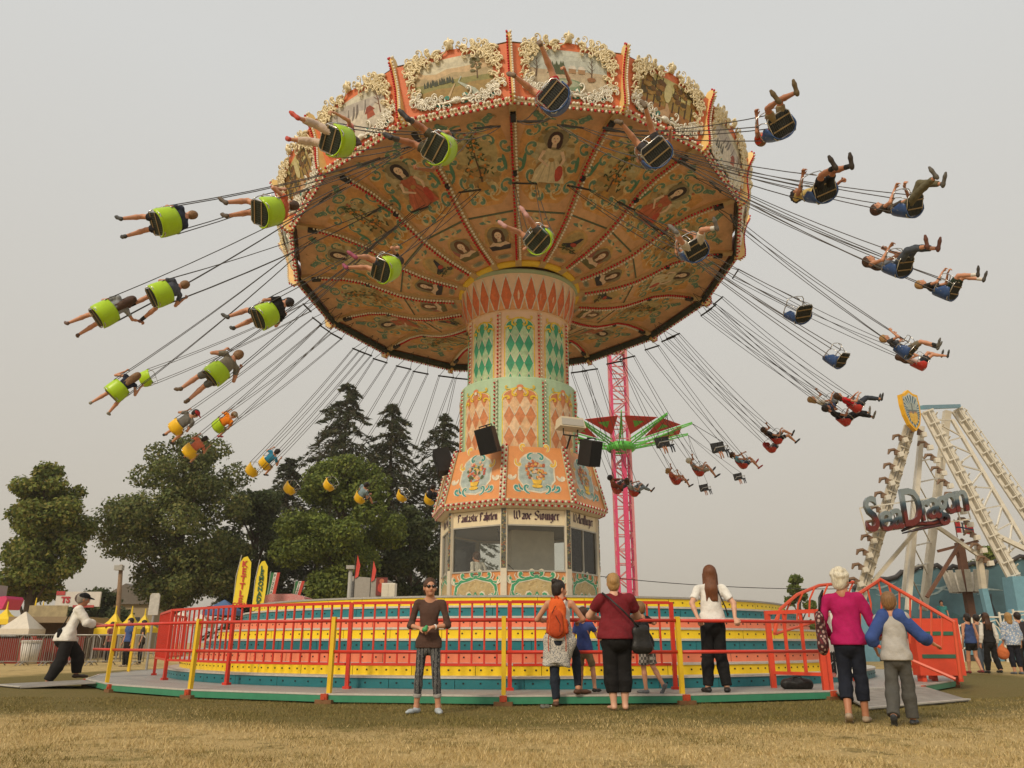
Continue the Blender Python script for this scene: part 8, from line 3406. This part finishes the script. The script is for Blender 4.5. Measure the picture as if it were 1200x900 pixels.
tent(27, 737, 717, 17, 40, tent_w, 'wide white canopy tent by the steel barriers', False, True)
for i, (x, ye, yp, hp, Y) in enumerate(((6, 726, 713, 12, 44), (39, 724, 708, 10, 46), (48, 725, 712, 9, 48), (133, 737, 718, 15, 42), (152, 737, 718, 14, 44), (168, 736, 720, 12, 50))):
    tent(x, ye, yp, hp, Y, tent_y, ['small yellow peaked tent beside the pink seat', 'yellow peaked tent behind the white canopy', 'second yellow peaked tent tucked behind the first', 'yellow peaked tent next to the man in the cap', 'yellow peaked tent beside the red fence end', 'far yellow peaked tent behind the red fence end'][i])
for i, (x, ye, yp, hp, Y) in enumerate(((212, 728, 716, 14, 46), (236, 730, 719, 12, 48))):
    tent(x, ye, yp, hp, Y, tent_w, ['small white tent seen through the red fence', 'far white tent seen through the red fence beside the blue one'][i], False, True)
tent(262, 716, 703, 18, 48, mat('tent_blue', (.06, .12, .25), .6), 'dark blue tent roof behind the red fence', False, True)

# brown food stall with a picture board on its roof
s0 = at_y(66, 752, 42)
st_ = thing('food_stall', 'brown food stall with a white picture board on the roof', 'stall', T(s0.x, 42, 0))
z_r = at_y(66, 727, 42).z
mb = MB()
mb.box((0, 1.2, z_r / 2), (3.0, 2.2, z_r - .1))
part('wall', mb.mesh('wall', mat('stall_brown', (.10, .06, .035), .7)), st_)
mb = MB()
mb.box((.1, .3, z_r), (3.6, 3.6, .28))
part('roof', mb.mesh('roof', mat('stall_roof', (.26, .19, .11), .6)), st_)
mb = MB()
mb.box((0, -.0, z_r * .42), (2.6, .06, .1))
part('counter', mb.mesh('counter', wood), st_)
bo = at_y(80, 701, 42)
mb = MB()
mb.box((bo.x - s0.x, 1.0, bo.z), (2.3, .1, .75))
pbd = part('picture_board', mb.mesh('picture_board', mat('board_white', (.62, .58, .52), .6)), st_)
p = Paint()
p.ell(.25, .05, .42, .30, (.10, .06, .05), 14)
p.ell(.25, .0, .30, .12, (.45, .30, .20), 12)
p.poly([(-.2, -.42), (.9, -.42), (.9, -.30), (-.2, -.30)], (.45, .07, .06))
p.poly([(-1.15, .2), (-.7, .2), (-.7, .4), (-1.15, .4)], (.45, .05, .05))
part('picture', p.mesh('picture', PAINT, lambda u, v, d: (bo.x - s0.x + u, .94 - d, bo.z + v), lift=.004, base=.01), pbd)
part('letters', text_mesh('letters', 'TS', .42, mat('letter_red', (.42, .04, .05), .6), .02, 0, .02), pbd, T(bo.x - .62, 42.93, bo.z - .05) @ STAND)
b2 = at_y(68, 717, 42)
mb = MB()
mb.box((b2.x - s0.x, -.9, b2.z), (1.9, .08, .55))
part('fascia_board', mb.mesh('fascia_board', mat('fascia', (.36, .29, .16), .6, var=.4, scale=3)), st_)

# pink ride car, red tubs, white bin
q = at_y(2, 709, 46)
t = thing('ride_car', 'pink ride car at the left end of the stalls', 'ride car', T(q.x, 46, 0))
mb = MB()
mb.prism([(-1.2, q.z - .25), (.55, q.z - .25), (.72, q.z + .3), (.62, q.z + .45), (-1.2, q.z + .2)], -.8, .8, lambda u, v, d: (u, d, v))
part('body', mb.mesh('body', mat('car_pink', (.62, .05, .16), .4)), t)
mb = MB()
mb.box((-.6, 0, q.z + .75), (.9, 1.0, .6))
part('canopy', mb.mesh('canopy', grey_p), t)
mb = MB()
mb.beam((-.6, 0, 0), (-.6, 0, q.z), .3)
part('support', mb.mesh('support', steel_d), t)
redt = mat('tub_red', (.36, .035, .025), .55, var=.2)
for i, (x, w) in enumerate(((6, 1.7), (24, 1.2), (56, 1.5), (70, 1.4))):
    g0 = at_z(x, 773, 0)
    Y = 34.5
    c = at_y(x, 760, Y)
    t = thing('red_container', ['red container at the end of the barrier row', 'red container beside the white bin', 'red container behind the man in black trousers', 'red container under the brown stall'][i], 'container', T(c.x, Y, 0), 'red containers behind the barriers')
    mb = MB()
    mb.box((0, 0, .5), (w, .9, 1.0), None, 1.03)
    part('tub', mb.mesh('tub', redt), t)
    mb = MB()
    mb.box((0, 0, 1.02), (w + .1, 1.0, .06))
    part('rim', mb.mesh('rim', mat('tub_rim', (.30, .03, .02), .5)), t)
c = at_y(36, 760, 33.2)
t = thing('bin', 'white round litter bin standing behind the barriers', 'bin', T(c.x, 33.2, 0))
mb = MB()
mb.lathe([(.01, .02), (.30, .02), (.36, .82), (.01, .82)], 14)
part('barrel', mb.mesh('barrel', mat('bin_white', (.60, .57, .52), .5), True), t)
mb = MB()
mb.lathe([(.38, .80), (.39, .88), (.30, .90), (.01, .86)], 14)
part('rim', mb.mesh('rim', mat('bin_white', (.60, .57, .52), .5)), t)

# steel crowd barriers
barr = mat('barrier_steel', (.36, .34, .31), .4, metal=.6, var=.2)
mbs_ = {}


def barrier_parts(L):
    out = []
    mb = MB()
    mb.path([(-L / 2, 0, .12), (-L / 2, 0, .95), (-L / 2 + .12, 0, 1.08), (L / 2 - .12, 0, 1.08), (L / 2, 0, .95), (L / 2, 0, .12)], .022, 6)
    out.append(('frame', mb.mesh('frame', barr, True)))
    mb = MB()
    mb.tube((-L / 2, 0, .15), (L / 2, 0, .15), .018, n=5)
    out.append(('bottom_rail', mb.mesh('bottom_rail', barr)))
    for i in range(1, 14):
        x = -L / 2 + L * i / 14
        mb = MB()
        mb.tube((x, 0, .15), (x, 0, 1.07), .009, n=4)
        out.append(('bar', mb.mesh('bar', barr)))
    for s in (-1, 1):
        mb = MB()
        mb.path([(s * L * .36, -.3, .02), (s * L * .36, -.1, .12), (s * L * .36, .1, .12), (s * L * .36, .3, .02)], .02, 5)
        out.append(('foot', mb.mesh('foot', barr)))
    return out


bpars = barrier_parts(2.1)
BAR_L = ['steel crowd barrier at the far end of the row, by the pink ride car', 'steel crowd barrier in front of the white litter bin', 'steel crowd barrier before the red container beside the man in the cap', 'steel crowd barrier hidden partly by the man in black trousers',
         'steel crowd barrier behind the short end of the red rails', 'steel crowd barrier behind the lone yellow post']
for i in range(6):
    x = 0 + 27 * i
    c = at_y(x, 770, 31.0 if i < 4 else 31.5)
    M = T(c.x, c.y, 0) @ RZ(radians(2))
    t = thing('crowd_barrier', BAR_L[i], 'barrier', M, 'steel crowd barriers')
    for nm, me in bpars:
        part(nm, me, t)

# utility pole
up0, up1 = at_y(137, 752, 52), at_y(142, 662, 52)
t = thing('utility_pole', 'leaning wooden utility pole in front of the tall broad tree', 'pole', T(up0.x, 52, 0))
mb = MB()
mb.tube((0, 0, 0), (up1.x - up0.x, 0, up1.z), .17, .12, 8)
part('shaft', mb.mesh('shaft', mat('pole_wood', (.24, .15, .085), .85, var=.3), True), t)
mb = MB()
mb.box((up1.x - up0.x, -.2, up1.z - .2), (.5, .35, .3))
part('lamp_head', mb.mesh('lamp_head', grey_p), t)

# feather banners and small flags
def feather(px, ytop, ybot, wpx, Y, m, txt, tm, label, lean_=0.0, sz=.3, extra=None):
    b0, t0 = at_y(px, ybot, Y), at_y(px, ytop, Y)
    H = t0.z - b0.z
    w = (at_y(px + wpx, ytop, Y).x - t0.x)
    M = T(b0.x, Y, 0)
    t = thing('feather_banner', label, 'banner', M)
    mb = MB()
    pts = [(-w / 2, b0.z), (w * .38, b0.z)] + [(w * .38 + .1 * w * sin(pi * k / 6), b0.z + H * .15 * k) for k in range(1, 6)] + [(w * .42, b0.z + H * .88), (w * .12, t0.z), (-w * .12, t0.z - H * .02), (-w * .40, b0.z + H * .86), (-w * .46, b0.z + H * .5)]
    mb.prism([(x + lean_ * (z - b0.z), z) for x, z in pts], -.012, .012, lambda u, v, d: (u, d + .03 * sin(v * 2.2), v))
    part('sail', mb.mesh('sail', m), t)
    mb = MB()
    mb.path([(-w * .5, 0, 0), (-w * .5 + lean_ * H * .5, 0, b0.z + H * .6), (-w * .3 + lean_ * H, 0, t0.z + .05)], .02, 5)
    part('pole', mb.mesh('pole', steel), t)
    n_ = len(txt)
    for i, ch in enumerate(txt):
        z = b0.z + H * (.84 - .72 * i / max(1, n_ - 1)) if n_ > 1 else b0.z + H * .5
        part('letter', text_mesh('letter', ch, sz, tm, .004, 0, .012), t, M @ T(lean_ * (z - b0.z), -.05 + .03 * sin(z * 2.2), z) @ STAND)
    if extra:
        part('word', text_mesh('word', extra[0], extra[1], extra[2], .004, 0, .006), t, M @ T(0, -.06, b0.z + extra[3]) @ STAND)


ban_y = mat('banner_yellow', (.80, .62, .03), .6, var=.08)
red_t = mat('text_red', (.55, .05, .035), .6, var=0)
grn_t = mat('text_green', (.03, .10, .05), .6, var=0)
feather(281, 652, 712, 17, 36, ban_y, 'KETTLE', red_t, 'yellow feather banner reading kettle corn in red', .02, .37, ('CORN', .22, red_t, .12))
feather(302, 657, 716, 14, 36, ban_y, 'LEMONADE', grn_t, 'yellow feather banner reading lemonade in dark green', .02, .28)
for i, (x, yt, yb, Y) in enumerate(((317, 671, 698, 38), (346, 681, 700, 39))):
    b0, t0 = at_y(x, yb, Y), at_y(x, yt, Y)
    H = t0.z - b0.z
    M = T(b0.x, Y, 0)
    t = thing('pizza_flag', ['tall green white and red flag reading pizza next to the lemonade banner', 'smaller leaning green white and red pizza flag'][i], 'flag', M)
    w = .42
    ln = .14 + .1 * i
    for k, c in enumerate(((.03, .15, .05), (.62, .60, .55), (.50, .06, .04))):
        mb = MB()
        x0_ = -w / 2 + w * k / 3
        mb.prism([(x0_, b0.z), (x0_ + w / 3 - .003, b0.z), (x0_ + w / 3 - .003 + ln * H, t0.z), (x0_ + ln * H, t0.z)], -.01, .01, lambda u, v, d: (u, d, v))
        part('stripe', mb.mesh('stripe', mat('flag_%d' % k, c, .7)), t)
    for k, ch in enumerate('PIZZA'):
        z = b0.z + H * (.86 - .18 * k)
        part('letter', text_mesh('letter', ch, .17, grn_t, .003, 0, .004), t, M @ T(ln * (z - b0.z), -.014, z) @ STAND)
    mb = MB()
    mb.tube((-w / 2 - .03, 0, 0), (-w / 2 - .03 + ln * H, 0, t0.z + .05), .018, n=5)
    part('pole', mb.mesh('pole', steel), t)

# trailer with menu boards, white cooler box, red pennants behind the platform
Yt = 40.0
tA = at_y(428, 700, Yt)
t = thing('food_trailer', 'grey food trailer with a red menu picture behind the platform', 'trailer', T(tA.x, Yt, 0))
zt, zb = at_y(428, 675, Yt).z, .6
mb = MB()
mb.prism([(-.75, zb), (1.0, zb), (1.0, zt - .15), (-.75, zt)], 0, 2.2, lambda u, v, d: (u, d, v))
part('body', mb.mesh('body', mat('trailer_grey', (.33, .31, .28), .5, var=.2)), t)
mb = MB()
mb.box((-.66, -.03, (zt + zb) / 2 + .6), (.16, .04, 1.6))
part('lettered_strip', mb.mesh('lettered_strip', mat('strip_dark', (.10, .10, .10), .5, var=.6, scale=12)), t)
mb = MB()
mb.box((.78, -.05, zt - .50), (.55, .05, .85))
o = part('menu_board', mb.mesh('menu_board', mat('menu_red', (.16, .03, .025), .5)), t)
p = Paint()
p.ell(.78, zt - .55, .19, .26, (.52, .05, .03), 10, wob=.3)
p.ell(.78, zt - .25, .12, .12, (.50, .16, .08), 9)
part('picture', p.mesh('picture', PAINT, lambda u, v, d: (u, -.08 - d, v), lift=.004), o)
for s in (-.4, .6):
    mb = MB()
    mb.tube((s, .3, .3), (s, .55, .3), .3, n=12)
    part('wheel', mb.mesh('wheel', black), t)
q = at_y(455, 691, 38)
t = thing('cooler_cabinet', 'white two-door cabinet beside the food trailer', 'cabinet', T(q.x, 38, 0))
mb = MB()
mb.box((0, .3, q.z / 2 + .15), (.62, .6, q.z + .3))
part('cabinet', mb.mesh('cabinet', white_p), t)
for s in (-1, 1):
    mb = MB()
    mb.box((s * .155, -.012, q.z / 2 + .15), (.29, .02, q.z + .2))
    part('door', mb.mesh('door', mat('door_cream', (.66, .62, .52), .5)), t)
for i, (x, yt, yb) in enumerate(((416, 650, 678), (435, 657, 682))):
    b0, t0 = at_y(x, yb, 40), at_y(x + 1, yt, 40)
    t = thing('red_pennant', ['thin red pennant on the corner of the food trailer', 'second thin red pennant above the menu picture'][i], 'flag', T(b0.x, 40, 0))
    mb = MB()
    H = t0.z - b0.z
    mb.prism([(0, b0.z), (.16, b0.z + .1), (.22, b0.z + H * .55), (.06, t0.z)], -.01, .01, lambda u, v, d: (u, d + .05 * sin(3 * v), v))
    part('cloth', mb.mesh('cloth', red_t), t)
    mb = MB()
    mb.tube((-.03, 0, 0), (-.03, 0, t0.z), .02, n=5)
    part('pole', mb.mesh('pole', steel_d), t)
g0, g1 = at_y(409, 700, 37), at_y(409, 667, 37)
t = thing('lamp_post', 'grey post in front of the food trailer', 'post', T(g0.x, 37, 0))
mb = MB()
mb.tube((0, 0, 0), (0, 0, g1.z), .10, .09, 8)
part('shaft', mb.mesh('shaft', grey_p, True), t)
mb = MB()
mb.box((0, -.05, g1.z + .08), (.35, .3, .16))
part('head', mb.mesh('head', grey_p), t)
q = at_y(330, 700, 37)
t = thing('stall_awning', 'pink striped stall awning under the pizza flags', 'awning', T(q.x, 37, 0))
mb = MB()
mb.lathe([(.0, .0)], 3) if False else None
pk_ = [(-1.1, q.z - .3), (-1.0, q.z + .02), (-.5, q.z + .15), (.5, q.z + .15), (1.0, q.z + .02), (1.1, q.z - .3)]
mb.prism(pk_, 0, 1.6, lambda u, v, d: (u, d, v))
part('canvas', mb.mesh('canvas', pattern_cloth('awning_stripes', (.50, .07, .09), (.62, .40, .38), 9, 'stripe')), t)
for s in (-1, 1):
    mb = MB()
    mb.tube((s * 1.0, .1, 0), (s * 1.0, .1, q.z), .03, n=5)
    part('leg', mb.mesh('leg', steel), t)
# white rounded sign behind the fence end
q = at_y(181, 707, 22)
t = thing('rule_board', 'white rounded board on a post behind the red fence end', 'sign', T(q.x, 22, 0))
mb = MB()
mb.prism([(-.13, q.z - .3), (.13, q.z - .3), (.13, q.z + .2), (.09, q.z + .26), (-.09, q.z + .26), (-.13, q.z + .2)], -.02, .02, lambda u, v, d: (u, d, v))
part('board', mb.mesh('board', mat('board_grey', (.52, .50, .45), .5, var=.3)), t)
mb = MB()
mb.tube((0, .03, 0), (0, .03, q.z), .03, n=6)
part('post', mb.mesh('post', steel), t)
# two visitors at the tents
for i, (x, Y, c, l) in enumerate(((149, 30, (.05, .09, .24), 'far visitor in a blue shirt between the yellow posts'), (165, 33, (.08, .06, .05), 'far visitor in dark clothes behind the fence end'), (128, 36, (.30, .10, .09), 'far visitor in a faded red top by the tents'))):
    p = at_y(x, 760, Y)
    standing(l, (p.x, Y, 0), radians(150 - 40 * i), 1.65, 1.0, hair=('short', 'dark'), top=cloth('far_%d' % i, c), bottom=black_c, shoes=tan_shoe, vox=.03, sleeve=.6)
# low house and grass bank far behind
q = at_y(160, 705, 85)
t = thing('far_house', 'low tan house beyond the trees', 'house', T(q.x, 85, 0))
mb = MB()
mb.box((0, 0, 2.2), (6, 5, 4.4))
part('wall', mb.mesh('wall', mat('house_tan', (.30, .24, .15), .8)), t)
mb = MB()
mb.prism([(-3.4, 4.4), (3.4, 4.4), (0, 6.4)], -2.9, 2.9, lambda u, v, d: (u, d, v))
part('roof', mb.mesh('roof', mat('house_roof', (.14, .12, .10), .8)), t)
mb = MB()
mb.box((1.2, -2.52, 2.6), (1.0, .05, 1.1))
part('window', mb.mesh('window', mat('window_dark', (.03, .035, .04), .2)), t)
# ================================================================= smoke haze: one closed box of thin even air round everything
mb = MB()
mb.add([(x, y, z) for z in (-1.0, 32.0) for x, y in ((-430, -70), (430, -70), (430, 710), (-430, 710))], [(3, 2, 1, 0), (4, 5, 6, 7), (0, 1, 5, 4), (1, 2, 6, 5), (2, 3, 7, 6), (3, 0, 4, 7)])
hz_m = bpy.data.materials.new('haze')
hz_m.use_nodes = True
ht_ = hz_m.node_tree
ht_.nodes.clear()
ho = ht_.nodes.new('ShaderNodeOutputMaterial')
pv = ht_.nodes.new('ShaderNodeVolumePrincipled')
pv.inputs['Color'].default_value = (.86, .80, .70, 1)
pv.inputs['Density'].default_value = .0006
pv.inputs['Anisotropy'].default_value = .2
ht_.links.new(pv.outputs[0], ho.inputs['Volume'])
thing('haze', 'thin warm smoke haze over the fairground', 'haze', I4, mesh=mb.mesh('haze', hz_m), kind='stuff')
